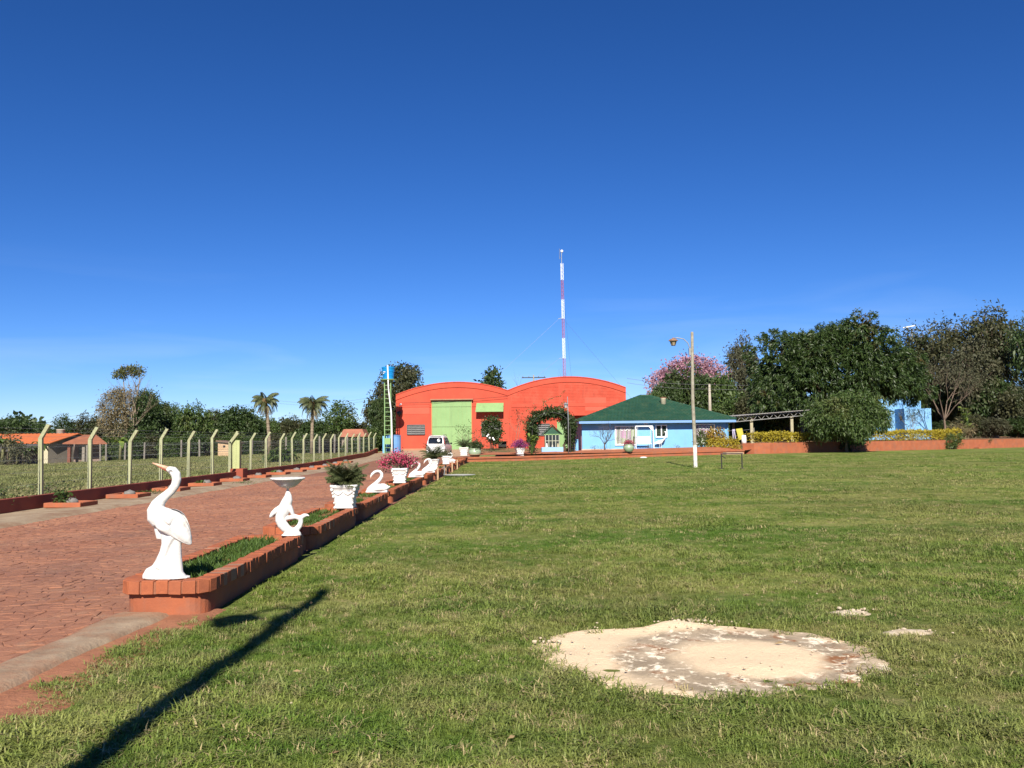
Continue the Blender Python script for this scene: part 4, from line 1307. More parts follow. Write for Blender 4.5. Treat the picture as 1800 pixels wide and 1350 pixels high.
def potted_palm(name, label, loc, s=1.0, seed=1, nf=34, L=.62, lean=0):
    rng = np.random.default_rng(seed)
    t = thing(name, label, 'potted plant', loc, 0)
    link(bpy.data.objects.new('pot', URN), t).scale = (s, s, s)
    Q, mb = [], MB()
    for i in range(nf):
        az = i * 2.399 + rng.normal() * .2
        rise = 1.55 - .35 * (i / nf) + rng.normal() * .1
        q, R = frond(rng, (0, 0, .36 * s), az, L * rng.uniform(.85, 1.15) * (1 - .38 * i / nf), rise, 1.1 + .75 * (i / nf) + rng.normal() * .15, 30, .19, .015)
        Q.append(q); mb.tube([tuple(v) for v in R[::2]], [.008, .007, .006, .004, .002][:len(R[::2])], 4)
    np_mesh('fronds', np.concatenate(Q), 4, L_POT, t)
    mb.build('stalks', L_POT, t)
    return t
p = gz(607, 890, ZC)
potted_palm('potted_palm', 'large white urn with a bushy fern palm on the second planter', (-3.16, 16.78, ZC), 1.05, 3, 60, .60)
potted_palm('potted_palm', 'white urn with drooping dark palm in front of the parked car', (-3.42, 38.6, ZC), 1.0, 4, 40, .95)
potted_palm('potted_palm', 'tall white urn with pale spiky palm at the kerb corner', (-3.2, 58.4, ZC + .18), 1.3, 5, 30, 1.05)
def flower_pot(name, label, loc, pot, s, seed, lmf, lmg, W, H, n, spread=.11, cat='potted plant', scale=1.0):
    """twiggy flowering shrub in a pot"""
    rng = np.random.default_rng(seed)
    t = thing(name, label, cat, loc, rng.uniform(0, .3))
    po = link(bpy.data.objects.new('pot', pot), t); po.scale = (s, s, s)
    mb = MB(); Q, G = [], []
    z0 = .36 * s
    for i in range(46):
        az = rng.uniform(0, 6.28); r = W * rng.random() ** .5
        e = np.array([math.cos(az) * r, math.sin(az) * r * .8, z0 + H * (1 - .55 * (r / W) ** 2) * rng.uniform(.6, 1.1)])
        m = np.array([e[0] * .45, e[1] * .45, z0 + (e[2] - z0) * .65])
        mb.tube([(0, 0, z0 - .05), tuple(m), tuple(e)], [.009, .006, .002], 4)
        k = n // 46
        f = rng.random(k) ** .6
        c = m + (e - m) * f[:, None] + rng.normal(size=(k, 3)) * spread * .6
        Q.append(c)
        kg = max(2, k // 3)
        G.append(m + (e - m) * rng.random(kg)[:, None] * .7 + rng.normal(size=(kg, 3)) * spread * .8)
    C = np.concatenate(Q); D = rng.normal(size=C.shape)
    np_mesh('blossom', leaf_quads(rng, C, D, .055 * scale, .045 * scale, .1), 4, lmf, t)
    C = np.concatenate(G); D = rng.normal(size=C.shape)
    np_mesh('leaves', leaf_quads(rng, C, D, .07 * scale, .04 * scale, .1), 4, lmg, t)
    mb.build('stems', TWIG, t)
    return t
flower_pot('bougainvillea_pot', 'white urn with bright pink bougainvillea spilling out on the planter', (-3.33, 26.25, ZC), URN, 1.05, 11, L_MAG, L_VINE, .68, .52, 1300, .11, scale=1.0)
flower_pot('flower_pot', 'small white urn of green sprigs behind the drooping palm pot', (-3.42, 45.6, ZC), URN, 1.0, 12, L_POT, L_VINE, .35, .35, 300)

# ================================================================== HANGAR
def hangar():
    Y = 92.0
    t = thing('hangar', 'red orange double hangar with two arched fronts and a big green door', 'building', (0, 0, 0))
    def X(px): return at(px, 740, Y).x
    def Z(px, py): return at(px, py, Y).z
    xl, xv, xr = X(696), X(893), X(1101)
    zb = .1
    zl, zv, zr, za1, za2 = 6.2, 6.55, 6.72, 7.46, 7.90
    def arc(x0, z0, x1, z1, za, n=18):
        out = []
        for i in range(n + 1):
            f = i / n
            out.append((x0 + (x1 - x0) * f, z0 + (z1 - z0) * f + (za - (z0 + z1) / 2) * (1 - (2 * f - 1) ** 2)))
        return out
    for (a, b, za_, zb_, zt, nm, m) in ((xl, xv, zl, zv, za1, 'front_wall', HANGAR2), (xv, xr, zv, zr, za2, 'front_wall', HANGAR)):
        top = arc(a, za_, b, zb_, zt)
        mb = MB(); mb.prism([(a, zb), (b, zb)] + top[::-1], Y, Y + .25)
        w = mb.build(nm, m, t)
        # arched coping band and the bands and pilasters of the facade, 4 to 6 cm proud
        band = top[::-1] + [(x, z - .62 + .0 * x) for x, z in top]
        inner = [(x, z - .55) for x, z in arc(a + .3, za_ - .02, b - .3, zb_ - .02, zt)]
        bd = MB()
        n = len(top)
        inner = [(x, z - .5) for x, z in top]
        for i in range(n - 1):
            bd.prism([inner[i], inner[i + 1], top[i + 1], top[i]], Y - .07, Y - .002)
        bd.build('coping', HANGAR2, w)
        cap = MB()
        for i in range(n - 1):
            cap.prism([(top[i][0], top[i][1] + .002), (top[i + 1][0], top[i + 1][1] + .002), (top[i + 1][0], top[i + 1][1] + .10), (top[i][0], top[i][1] + .10)], Y - .12, Y + .3)
        cap.build('cap_stones', HANGAR2, w)
        for q in (a + .18, b - .18):
            MB().b2((q - .16, Y - .06, zb), (q + .16, Y - .004, min(za_, zb_) - .6)).build('pilaster', HANGAR2, w)
        MB().b2((a + .36, Y - .05, 4.85 if a > xl + 1 else 4.95), (b - .36, Y - .003, 5.2 if a > xl + 1 else 5.05)).build('beam', HANGAR2, w)
    # brick courses of the right bay: thin proud courses
    cs = MB()
    for k in range(34):
        z = .8 + k * .155
        if z > 4.68: continue
        cs.b2((xv + .36, Y - .018, z), (xr - .36, Y - .003, z + .125))
    for k in range(12):
        z = 5.3 + .155 * k
        f = (z + .5 - zv) / (za2 - zv)
        if f > 1: continue
        h = math.sqrt(max(0, 1 - max(0, f))) if f > 0 else 1
        cx = (xv + xr) / 2; hw = (xr - xv) / 2 * h * .93
        if hw > .6: cs.b2((cx - hw, Y - .018, z), (cx + hw, Y - .003, z + .125))
    tag(cs.build('brick_courses', HANGAR, t), kind='stuff')
    mb = MB(); mb.b2((X(986) - .22, Y - .065, 5.21), (X(986) + .22, Y - .006, 7.3)); mb.build('pilaster', HANGAR2, t)
    # side and back walls, vaulted roof
    MB().b2((xl, Y + .252, zb), (xl + .25, Y + 26, zl - .05)).build('side_wall', HANGAR, t)
    MB().b2((xr - .25, Y + .252, zb), (xr, Y + 26, zr - .05)).build('side_wall', HANGAR, t)
    MB().b2((xl, Y + 26.002, zb), (xr, Y + 26.25, zl - .05)).build('back_wall', HANGAR, t)
    for (a, b, za_, zb_, zt) in ((xl, xv, zl, zv, za1), (xv, xr, zv, zr, za2)):
        top = arc(a + .02, za_ - .25, b - .02, zb_ - .25, zt - .25, 14)
        mb = MB()
        for i in range(len(top) - 1):
            (x0, z0), (x1, z1) = top[i], top[i + 1]
            mb.prism([(x0, z0), (x1, z1), (x1, z1 + .05), (x0, z0 + .05)], Y + .253, Y + 26.3)
        mb.build('vault_roof', GREYM, t)
    # paler repainted rectangles
    PALE = mat('hangar_pale_patch', (.70, .125, .072), (.64, .105, .06), .6, .8, .05, 20)
    for (a, b, c, d) in ((708, 712, 755, 728), (1029, 699, 1066, 722)):
        MB().b2((X(a), Y - .024, Z(a, d)), (X(b if 0 else c), Y - .019, Z(a, b))).build('plaster_panel', PALE, t)
    # big green door with rails and rivet rows
    d = MB().b2((X(760), Y - .16, .35), (X(828.5), Y - .08, Z(795, 705))).build('door', GREENP, t)
    rv = MB()
    x0, x1 = X(760), X(828.5)
    for py in (706.5, 715, 750):
        z = Z(795, py)
        n = 22
        for i in range(n): rv.box((x0 + (x1 - x0) * (i + .5) / n, Y - .17, z), (.16, .03, .05))
    rv.build('rivet_rows', mat('door_dark_green', (.20, .30, .12), (.17, .26, .10), 3, .6, 0), d)
    sm = MB()
    for i in range(1, 9): sm.b2((x0 + (x1 - x0) * i / 9 - .012, Y - .168, .4), (x0 + (x1 - x0) * i / 9 + .012, Y - .161, Z(795, 707)))
    sm.build('seams', mat('door_seam_green', (.30, .42, .17), (.27, .38, .15), 3, .6, 0), d)
    for q in (x0 - .07, x1 + .01): MB().b2((q, Y - .17, .35), (q + .06, Y - .003, Z(795, 704))).build('jamb', mat('ochre_paint', (.62, .42, .16), (.55, .36, .14), 3, .7, 0), d)
    rl = MB().b2((X(757), Y - .42, Z(795, 703.4)), (X(832), Y - .01, Z(795, 701.3))).build('door_hood', mat('hood_brown', (.42, .22, .12), (.34, .17, .10), 3, .7, 0), d)
    # green awning above the right window
    aw = MB(); za_, zb_ = Z(862, 708.3), Z(862, 724.3)
    xa, xb, xc, xd = X(838), X(885.5), X(836.5), X(885)
    aw.add([(xa, Y - .02, za_), (xb, Y - .02, za_), (xd, Y - .95, zb_ + .08), (xc, Y - .95, zb_ + .08), (xa, Y - .02, za_ - .08), (xb, Y - .02, za_ - .08), (xd, Y - .95, zb_), (xc, Y - .95, zb_)],
           [(3, 2, 1, 0), (4, 5, 6, 7), (0, 1, 5, 4), (1, 2, 6, 5), (2, 3, 7, 6), (3, 0, 4, 7)])
    aw.build('awning', GREENP, t)
    # louvred windows
    SL = mat('louvre_grey', (.16, .16, .155), (.11, .11, .11), 4, .5, 0)
    for (px0, py0, px1, py1) in ((716, 747.5, 746.5, 763.5), (847, 742, 880, 766), (938, 746, 966, 765)):
        a, b = X(px0), X(px1); z1, z0 = Z(px0, py0), Z(px0, py1)
        w = MB().b2((a, Y - .03, z0), (b, Y - .006, z1)).build('window', mat('dark_opening', (.03, .03, .03)), t)
        fr = MB()
        for (p, q, r, s) in ((a, b, z1, z1 + .06), (a, b, z0 - .06, z0), (a - .05, a, z0, z1), (b, b + .05, z0, z1)):
            fr.b2((p, Y - .12, r), (q, Y - .005, s))
        for k in range(1, 4): fr.b2((a + (b - a) * k / 4 - .02, Y - .10, z0), (a + (b - a) * k / 4 + .02, Y - .032, z1))
        fr.build('frame', SL, w)
        n = 5
        for k in range(n):
            z = z0 + (z1 - z0) * (k + .5) / n
            MB().box(((a + b) / 2, Y - .07, z), (b - a - .02, .015, (z1 - z0) / n * .72), 0, 1, -.5).build('slat', SL, w)
    # narrow green door and canopy of the right bay
    d2 = MB().b2((X(979), Y - .05, .4), (X(1004), Y - .005, Z(990, 741))).build('door', GREENP, t)
    MB().b2((X(1008), Y - .9, Z(1030, 730.5)), (X(1062), Y - .01, Z(1030, 727))).build('canopy', HANGAR2, t)
    MB().b2((X(1012), Y - .012, Z(1030, 745)), (X(1062), Y - .003, Z(1030, 732))).build('doorway_panel', mat('yellow_plaster', (.55, .45, .14), (.48, .38, .12), 2, .8, 0), t)
    # plinth strip at the foot, floodlight bracket and horn at the left corner, downpipe
    MB().b2((xl, Y - .09, .35), (X(759), Y - .002, .68)).build('plinth', mat('plinth_pale', (.50, .26, .15), (.42, .2, .12), 2, .9, .2, 20), t)
    h = MB(); h.b2((X(703) - .04, Y - .5, 5.1), (X(703) + .04, Y - .03, 5.2)); h.box((X(705.5), Y - .5, 5.25), (.18, .2, .16)); h.build('bracket', WHITEP, t)
    h = MB(); h.lathe([(.05, 0), (.24, .25), (.29, .45), (.12, .55)], 12, (X(703), Y - .35, 4.0)); h.build('horn', DARKM, t, True)
    h = MB(); h.tube([(X(703), Y - .06, .8), (X(703), Y - .06, 5.1)], .025, 6); h.build('conduit', HANGAR2, t)
    h = MB(); h.tube([(X(896), Y - .08, .6), (X(896), Y - .08, 4.6)], .04, 6); h.build('downpipe', HANGAR2, t)
    h = MB(); h.tube([(X(697), Y - .3, Z(697, 709)), (X(760), Y - .35, Z(760, 707.5)), (X(893), Y - .3, Z(893, 697))], .018, 4); h.build('cable', DARKM, t)
    # small roof vents
    for px, w in ((770, 1.0), (798, .6)):
        MB().b2((X(px) - w / 2, Y + 6, 6.9), (X(px) + w / 2, Y + 7.5, 7.62 if px < 780 else 7.66)).build('roof_vent', WHITEP if px < 780 else GREYM, t)
    return X, Z
HX, HZ = hangar()
# meter box on a stand and the red bench by the wall
z0 = .58
t = thing('meter_box', 'small white meter box on a post before the red hangar wall', 'box', (HX(702.5), 90.6, z0 - .05))
MB().b2((-.17, -.12, .25), (.17, .12, .95)).build('cabinet', WHITEP, t, bevel=.01)
MB().b2((-.05, -.05, 0), (.05, .05, .248)).build('post', GREYM, t)
t = thing('red_bench', 'red painted table with two legs against the red hangar wall', 'table', (HX(883), 90.9, z0))
for x in (-.48, .48): MB().b2((x - .05, -.25, 0), (x + .05, .25, .75)).build('leg', HANGAR, t)
MB().b2((-.58, -.32, .7502), (.58, .32, .84)).build('tabletop', HANGAR, t)
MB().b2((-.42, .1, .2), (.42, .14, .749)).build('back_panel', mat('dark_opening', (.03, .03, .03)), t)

# ================================================================== BLUE HOUSE
def house():
    Y = 74.8
    def X(px): return at(px, 760, Y).x
    def Z(px, py): return at(px, py, Y).z
    t = thing('blue_house', 'sky blue single storey house with a green tiled hip roof', 'house', (0, 0, 0))
    xl, xr = X(1023), X(1280)
    D = 12.0; zb = .35; zt = 3.02
    W = .2
    fw = MB().b2((xl, Y, zb), (xr, Y + W, zt)).build('front_wall', BLUEP, t)
    MAUVE = mat('mauve_paint', (.40, .26, .34), (.34, .22, .29), 1, .8, .05, 20)
    MB().b2((xl, Y + W + .001, zb), (xl + W, Y + D, zt)).build('side_wall', MAUVE, t)
    MB().b2((xr - W, Y + W + .001, zb), (xr, Y + D, zt)).build('side_wall', BLUEP, t)
    MB().b2((xl, Y + D + .001, zb), (xr, Y + D + W, zt)).build('back_wall', BLUEP, t)
    MB().b2((xl - .03, Y - .05, zb), (xr + .03, Y - .003, .66)).build('plinth', mat('house_plinth', (.72, .52, .40), (.60, .40, .28), 2, .9, .2, 20), t)
    st = MB()
    for k in range(5): st.b2((xl - .03, Y + .6 + k * 2.2, zb), (xl - .003, Y + .75 + k * 2.2, zt - .2))
    st.build('side_stripes', mat('pale_mauve', (.55, .42, .52)), t)
    # roof: pyramid with stepped courses of barrel tiles
    oh = .75
    ex0, ex1, ey0, ey1, ez = xl - .28, xr + .5, Y - oh, Y + D + oh, 2.98
    ax, ay, az = at(1133, 697, 80.6).x, 80.6, at(1133, 697, 80.6).z
    rl = .35
    ridge = [(ax - rl, ay, az), (ax + rl, ay, az)]
    RT = mat('green_tile', (.019, .074, .044), (.030, .098, .058), 1.1, .55, .15, 25, dirt=(.075, .120, .062), dscale=1.6, dlo=.5, dhi=.75)
    corners = [(ex0, ey0), (ex1, ey0), (ex1, ey1), (ex0, ey1)]
    tops = [ridge[0], ridge[1], ridge[1], ridge[0]]
    roof = bpy.data.objects.new('roof', None); link(roof, t)
    for side in range(4):
        c0, c1 = Vector((*corners[side], ez)), Vector((*corners[(side + 1) % 4], ez))
        t0, t1 = Vector(tops[side]), Vector(tops[(side + 1) % 4])
        n = 17
        mb = MB()
        nrm = (c1 - c0).cross(t0 - c0).normalized()
        for i in range(n):
            f0, f1 = i / n, (i + 1.18) / n
            f1 = min(f1, 1)
            a0, a1 = c0.lerp(t0, f0), c1.lerp(t1, f0)
            b0, b1 = c0.lerp(t0, f1), c1.lerp(t1, f1)
            L = (a1 - a0).length
            m = max(2, int(L / (.30 if side in (0, 3) else .6)))
            base = len(mb.v)
            sub = 3
            for j in range(m * sub + 1):
                u_ = j / (m * sub)
                hgt = .055 * abs(math.sin(math.pi * (j % sub) / sub)) + .012 * math.sin(j * 12.9 + i * 7.1)
                mb.v.append(tuple(a0.lerp(a1, u_) + nrm * (.075 + hgt)))
                mb.v.append(tuple(b0.lerp(b1, u_) + nrm * (.02 + hgt * .8)))
                mb.v.append(tuple(a0.lerp(a1, u_) + nrm * (.0 + hgt * .3)))
            for j in range(m * sub):
                q = base + 3 * j
                mb.f += [[q, q + 3, q + 4, q + 1], [q + 2, q + 5, q + 3, q]]
                mb.m += [0, 0]
        tag(mb.build('roof_tiles', RT, roof), kind='stuff')
    rc = MB()
    for i in range(4):
        a, b = Vector((*corners[i], ez + .08)), Vector(tops[i]) + Vector((0, 0, .08))
        n = 22
        for k in range(n):
            p, q = a.lerp(b, k / n), a.lerp(b, (k + 1.15) / n)
            rc.tube([p, q], [.12, .10], 6)
    rc.tube([Vector(ridge[0]) + Vector((0, 0, .08)), Vector(ridge[1]) + Vector((0, 0, .08))], .11, 6)
    rc.build('hip_tiles', RT, roof)
    fa = MB()
    FB = mat('fascia_blue', (.22, .40, .72), (.19, .36, .66), 1, .6, .05, 20)
    z0, z1 = ez - .20, ez - .002
    fa.b2((ex0, ey0, z0), (ex1, ey0 + .03, z1)); fa.b2((ex0, ey1 - .03, z0), (ex1, ey1, z1))
    fa.b2((ex0, ey0 + .031, z0), (ex0 + .03, ey1 - .031, z1)); fa.b2((ex1 - .03, ey0 + .031, z0), (ex1, ey1 - .031, z1))
    fa.build('fascia', FB, roof)
    so = MB(); so.b2((ex0 + .031, ey0 + .031, z0 + .06), (ex1 - .031, ey1 - .031, z0 + .1)); so.build('soffit', mat('soffit_blue', (.16, .26, .42)), roof)
    # roof water tank stub
    c = at(1166, 712, 78.3)
    mb = MB(); mb.lathe([(.25, -.15), (.25, .62), (.27, .64), (.27, .70), (.2, .72)], 16, (c.x, 78.3, c.z - .1)); ch = mb.build('chimney', mat('cream_paint', (.62, .56, .40), (.54, .48, .34), 3, .8, .1, 30), t, True)
    mb = MB(); mb.lathe([(.3, .72), (.3, .78), (.05, .82)], 16, (c.x, 78.3, c.z - .1)); mb.build('chimney_cap', mat('cap_brown', (.25, .12, .07)), ch)
    # windows with striped curtains behind white grilles
    def stripe_window(p0, q0, p1, q1, seed):
        a, b = X(p0), X(p1); z1_, z0_ = Z(p0, q0), Z(p0, q1)
        w = MB().b2((a, Y - .016, z0_), (b, Y - .004, z1_)).build('window', mat('dark_opening', (.03, .03, .03)), t)
        rng = random.Random(seed)
        n = 26
        cols = [mat('curtain_pink', (.42, .11, .32), (.36, .09, .28), 3, .9, 0), mat('curtain_green', (.20, .30, .06), (.17, .25, .05), 3, .9, 0), mat('curtain_dark', (.07, .04, .06), (.05, .03, .05), 3, .9, 0)]
        mb = MB()
        for i in range(n):
            f = i / n
            mb.mi = 2 if i % 2 else (0 if rng.random() < (.75 if .2 < f < .75 else .35) else 1)
            x0_, x1_ = a + (b - a) * i / n, a + (b - a) * (i + 1) / n
            if mb.mi == 0:
                zz = z0_ + (z1_ - z0_) * (.45 - .3 * f)
                mb.b2((x0_, Y - .03, zz), (x1_, Y - .018, z1_)); mb.mi = 1
                mb.b2((x0_, Y - .03, z0_), (x1_, Y - .018, zz - .001))
            else:
                mb.b2((x0_, Y - .03, z0_), (x1_, Y - .018, z1_))
        mb.build('curtain', cols, w)
        fr = MB()
        for (p, q, r, s) in ((a - .09, b + .09, z1_, z1_ + .09), (a - .09, b + .09, z0_ - .12, z0_), (a - .09, a, z0_, z1_), (b, b + .09, z0_, z1_)):
            fr.b2((p, Y - .11, r), (q, Y - .002, s))
        fr.build('frame', WHITEP, w)
        for i in range(15):
            x = a + (b - a) * (i + .5) / 15
            MB().b2((x - .014, Y - .085, z0_), (x + .014, Y - .06, z1_ - .001)).build('grille_bar', WHITEP, w)
        sc = MB()
        for i in range(3):
            cx = a + (b - a) * (.32 + .18 * i)
            pts = [(cx + .16 * math.cos(u_) * (1 - .5 * u_ / 6), Y - .09, z1_ - .22 + .16 * math.sin(u_) * (1 - .5 * u_ / 6)) for u_ in np.linspace(0, 7, 14)]
            sc.tube(pts, .02, 5)
        sc.build('grille_scroll', WHITEP, w)
    stripe_window(1082.5, 750.5, 1117, 780.5, 1)
    stripe_window(1219, 747, 1255, 778, 2)
    # two-leaf louvre window
    a, b = X(1153.7), X(1171); z1_, z0_ = Z(1153, 748.3), Z(1153, 767.3)
    w = MB().b2((a, Y - .016, z0_), (b, Y - .004, z1_)).build('window', mat('dark_opening', (.03, .03, .03)), t)
    fr = MB(); m_ = (a + b) / 2
    for (p, q, r, s) in ((a - .07, b + .07, z1_, z1_ + .07), (a - .07, b + .07, z0_ - .09, z0_), (a - .07, a, z0_, z1_), (b, b + .07, z0_, z1_), (m_ - .045, m_ + .045, z0_, z1_)):
        fr.b2((p, Y - .11, r), (q, Y - .002, s))
    fr.build('frame', WHITEP, w)
    for (p, q) in ((a, m_ - .045), (m_ + .045, b)):
        for k in range(6):
            z = z0_ + (z1_ - z0_) * (k + .5) / 6
            MB().box(((p + q) / 2, Y - .055, z), (q - p - .004, .012, (z1_ - z0_) / 6 * .8), 0, 1, -.6).build('glass_slat', glassmat('louvre_glass', (.05, .075, .06), .15), w)
    # wall lamp below the eave and two pipes
    lp = MB(); c = at(1135, 742.5, Y - .1); lp.ball((c.x, Y - .08, c.z), (.24, .10, .20), 12, 8); lp.build('wall_lamp', mat('lamp_glass', (.55, .56, .58), (.45, .46, .48), 3, .3, 0), t, True)
    pp = MB(); x = X(1072); pp.tube([(x, Y - .05, .6), (x, Y - .05, 2.54)], .03, 6); pp.build('downpipe', BLUEP, t); pp = MB(); pp.tube([(x, Y - .05, 2.55), (x, Y - .3, 2.6), (x, Y - .62, 2.75)], .045, 6); pp.build('pipe_elbow', BLUEP, t)
    pp = MB(); x = X(1279); pp.tube([(x, Y - .06, .6), (x, Y - .06, 2.7)], .06, 6); pp.build('corner_pipe', BLUEP, t)
    # white heron reliefs painted on / set against the wall
    k = .0088 * 74.8 / 10
    return X, Z
BX, BZ = house()
# flat white wading-bird cut-out leaning on the wall and the second beside it
def bird_cutout(px, py, s, label, mirror=1):
    c = at(px, py, 74.4)
    t = thing('bird_cutout', label, 'statue', (c.x, 74.45, .62))
    mb = MB()
    nk = [(.42, 1.62, .05), (.52, 1.66, .06), (.58, 1.55, .055), (.55, 1.35, .055), (.50, 1.15, .06), (.42, .95, .075), (.28, .80, .12), (.05, .68, .17), (-.2, .62, .17), (-.42, .58, .10), (-.6, .52, .03)]
    mb.tube([(a * mirror * s, 0, b * s) for a, b, r in nk], [(r * s, .05) for a, b, r in nk], 10, flat_axis=(0, 1, 0))
    for x in (-.05, .1): mb.tube([(x * s, 0, .6 * s), (x * s, 0, -.05)], .022, 5)
    remeshed(mb, 'body', WHITEP, t, .02, 2)
    b = MB(); b.tube([(.44 * mirror * s, 0, 1.63 * s), (.24 * mirror * s, 0, 1.55 * s)], [.03, .01], 6); b.build('beak', mat('beak_dark', (.2, .16, .12)), t)
    w = MB(); w.tube([(.22 * s, -.06, .72 * s), (.36 * s, -.06, .82 * s), (.46 * s, -.06, .98 * s)], [.02, .05, .01], 6); w.build('wing_mark', mat('bird_grey', (.24, .24, .25)), t)
bird_cutout(1161, 790, .86, 'white heron cut-out standing against the blue wall under the louvre window')
# white garden swing
def swing():
    xa, xb = BX(1113.5), BX(1143)
    t = thing('garden_swing', 'white wooden garden swing seat in its frame before the blue house', 'swing', ((xa + xb) / 2, 73.5, .62))
    h = (xb - xa) / 2; H = 1.85
    for sx in (-1, 1):
        for sy in (-.35, .35): MB().bar((sx * h * 1.05, sy, -.05), (sx * h, sy * .4, H), .05).build('leg', WHITEP, t)
    MB().b2((-h, -.05, H + .002), (h, .05, H + .085)).build('top_beam', WHITEP, t)
    mb = MB(); mb.add([(h * .5, -.03, H - .05), (h, -.03, H - .05), (h, -.03, H - .32)], [(0, 1, 2)]); 
    MB().prism([(h * .55, H), (h * .97, H - .34), (h * .97, H)], -.05, .02).build('brace', WHITEP, t)
    MB().b2((-h * .78, -.3, .42), (h * .78, .2, .47)).build('seat', WHITEP, t)
    for k in range(9):
        x = -h * .74 + h * 1.48 * k / 8
        MB().b2((x - .045, .2, .472), (x + .045, .23, .98)).build('slat', WHITEP, t)
    MB().b2((-h * .78, .18, .982), (h * .78, .25, 1.06)).build('back_rail', WHITEP, t)
    for sx in (-1, 1): MB().tube([(sx * h * .74, 0, .47), (sx * h * .74, 0, H)], .012, 4).build('hanger', WHITEP, t)
    MB().b2((-h, -.36, .02), (h, .36, .10)).build('base_board', BLUE2, t)
swing()
# ------------------------------------------------------------------ kerb in front of the house and retaining wall to the right
def wall_run(name, label, cat, pts, zfun, h, th, cap, m_body, m_cap, over=.05):
    t = thing(name, label, cat, (0, 0, 0))
    P = [Vector((p.x, p.y, 0)) for p in pts]
    N = []
    for i in range(len(P)):
        d = (P[min(i + 1, len(P) - 1)] - P[max(i - 1, 0)]).normalized()
        N.append(Vector((-d.y, d.x, 0)))
    def run(o0, o1, z0, z1):
        mb = MB()
        for i, p in enumerate(P):
            zz = zfun(p.x, p.y)
            for o, z in ((o0, z0), (o0, z1), (o1, z1), (o1, z0)):
                q = p + N[i] * o; mb.v.append((q.x, q.y, zz + z))
        for i in range(len(P) - 1):
            for k in range(4):
                a, b = 4 * i + k, 4 * i + (k + 1) % 4
                mb.f.append([a, b, b + 4, a + 4][::-1]); mb.m.append(0)
        mb.f += [[0, 1, 2, 3], [4 * (len(P) - 1) + k for k in (3, 2, 1, 0)]]; mb.m += [0, 0]
        return mb
    run(0, th, -.4, h).build('wall_body', m_body, t)
    if cap:
        run(-over, th + over, h + .001, h + cap).build('coping', m_cap, t)
    return t
def resample(pts, step):
    out = [pts[0]]
    for a, b in zip(pts[:-1], pts[1:]):
        n = max(1, int((b - a).length / step))
        for k in range(1, n + 1): out.append(a.lerp(b, k / n))
    return out
wall_run('house_kerb', 'low orange brick kerb wall along the lawn before the blue house', 'wall', resample(KERB, 1.5), lambda x, y: float(z_lawn(x, y)), .22, .22, .13, ORANGE, ORANGE, .07)
wall_run('retaining_wall', 'orange plastered retaining wall under the yellow hedges on the right', 'wall', resample(RW, 1.0), lambda x, y: float(z_lawn(x, y)), .84, .25, 0, ORANGE, ORANGE)
# raised bed behind the kerb
mb = MB()
ks = resample(KERB, 1.5)
A = np.array([[p.x for p in ks]] * 5); B = np.array([[p.y + .24 + d for p in ks] for d in (0, .7, 1.6, 2.8, 4.0)])
Zz = np.array([[float(z_lawn(p.x, p.y)) + q for p in ks] for q in (.26, .40, .52, .58, .56)]) + .05 * fbm(A * .8, B * .8, 77)
tag(grid_mesh('flower_bed', A, B, np.maximum(Zz, z_terrace(A, B) + .02), mat('orange_bed', (.50, .17, .075), (.40, .13, .06), 2, .95, .6, 12, dirt=(.30, .11, .06), dscale=1.5)), kind='structure')
# stone slab and white stones on the lawn edge
for (px, py, w, d, h, lb) in ((1131, 804, .28, .2, .12, 'flat white stone lying on the lawn edge before the house kerb'), (1557, 792, .26, .22, .26, 'white painted block at the foot of the orange retaining wall')):
    c = gz(px, py, .15)
    y = min(c.y, float(y_kerb(c.x)) - .4)
    mb = MB(); mb.ball((0, 0, h * .4), (w, d, h * .6), 9, 6) if px < 1200 else mb.box((0, 0, h / 2), (w * 2, d * 2, h), .1, .94)
    o = mb.build('white_stone', WHITE, None, px < 1200, bevel=0 if px < 1200 else .03)
    o.location = (c.x * y / c.y, y, float(z_lawn(c.x, y)) - .01); tag(o, lb, 'stone')
c = gz(1662, 786.5, .25)
o = MB().box((0, 0, .03), (1.6, .5, .14)).build('step_slab', ORANGE, None, bevel=.01); o.location = (c.x, float(y_kerb(c.x)) - .45, .24); o.rotation_euler.z = .5; tag(o, 'low orange slab on the lawn at the foot of the retaining wall', 'slab')
c = gz(1298, 797, .3)
o = MB().box((0, 0, .06), (1.5, .6, .22)).build('step_slab', APRON, None, bevel=.02); o.location = (17.0, float(y_kerb(17.0)) - .4, .2); o.rotation_euler.z = .3; tag(o, 'pale concrete step set into the kerb behind the dark iron rail', 'step')

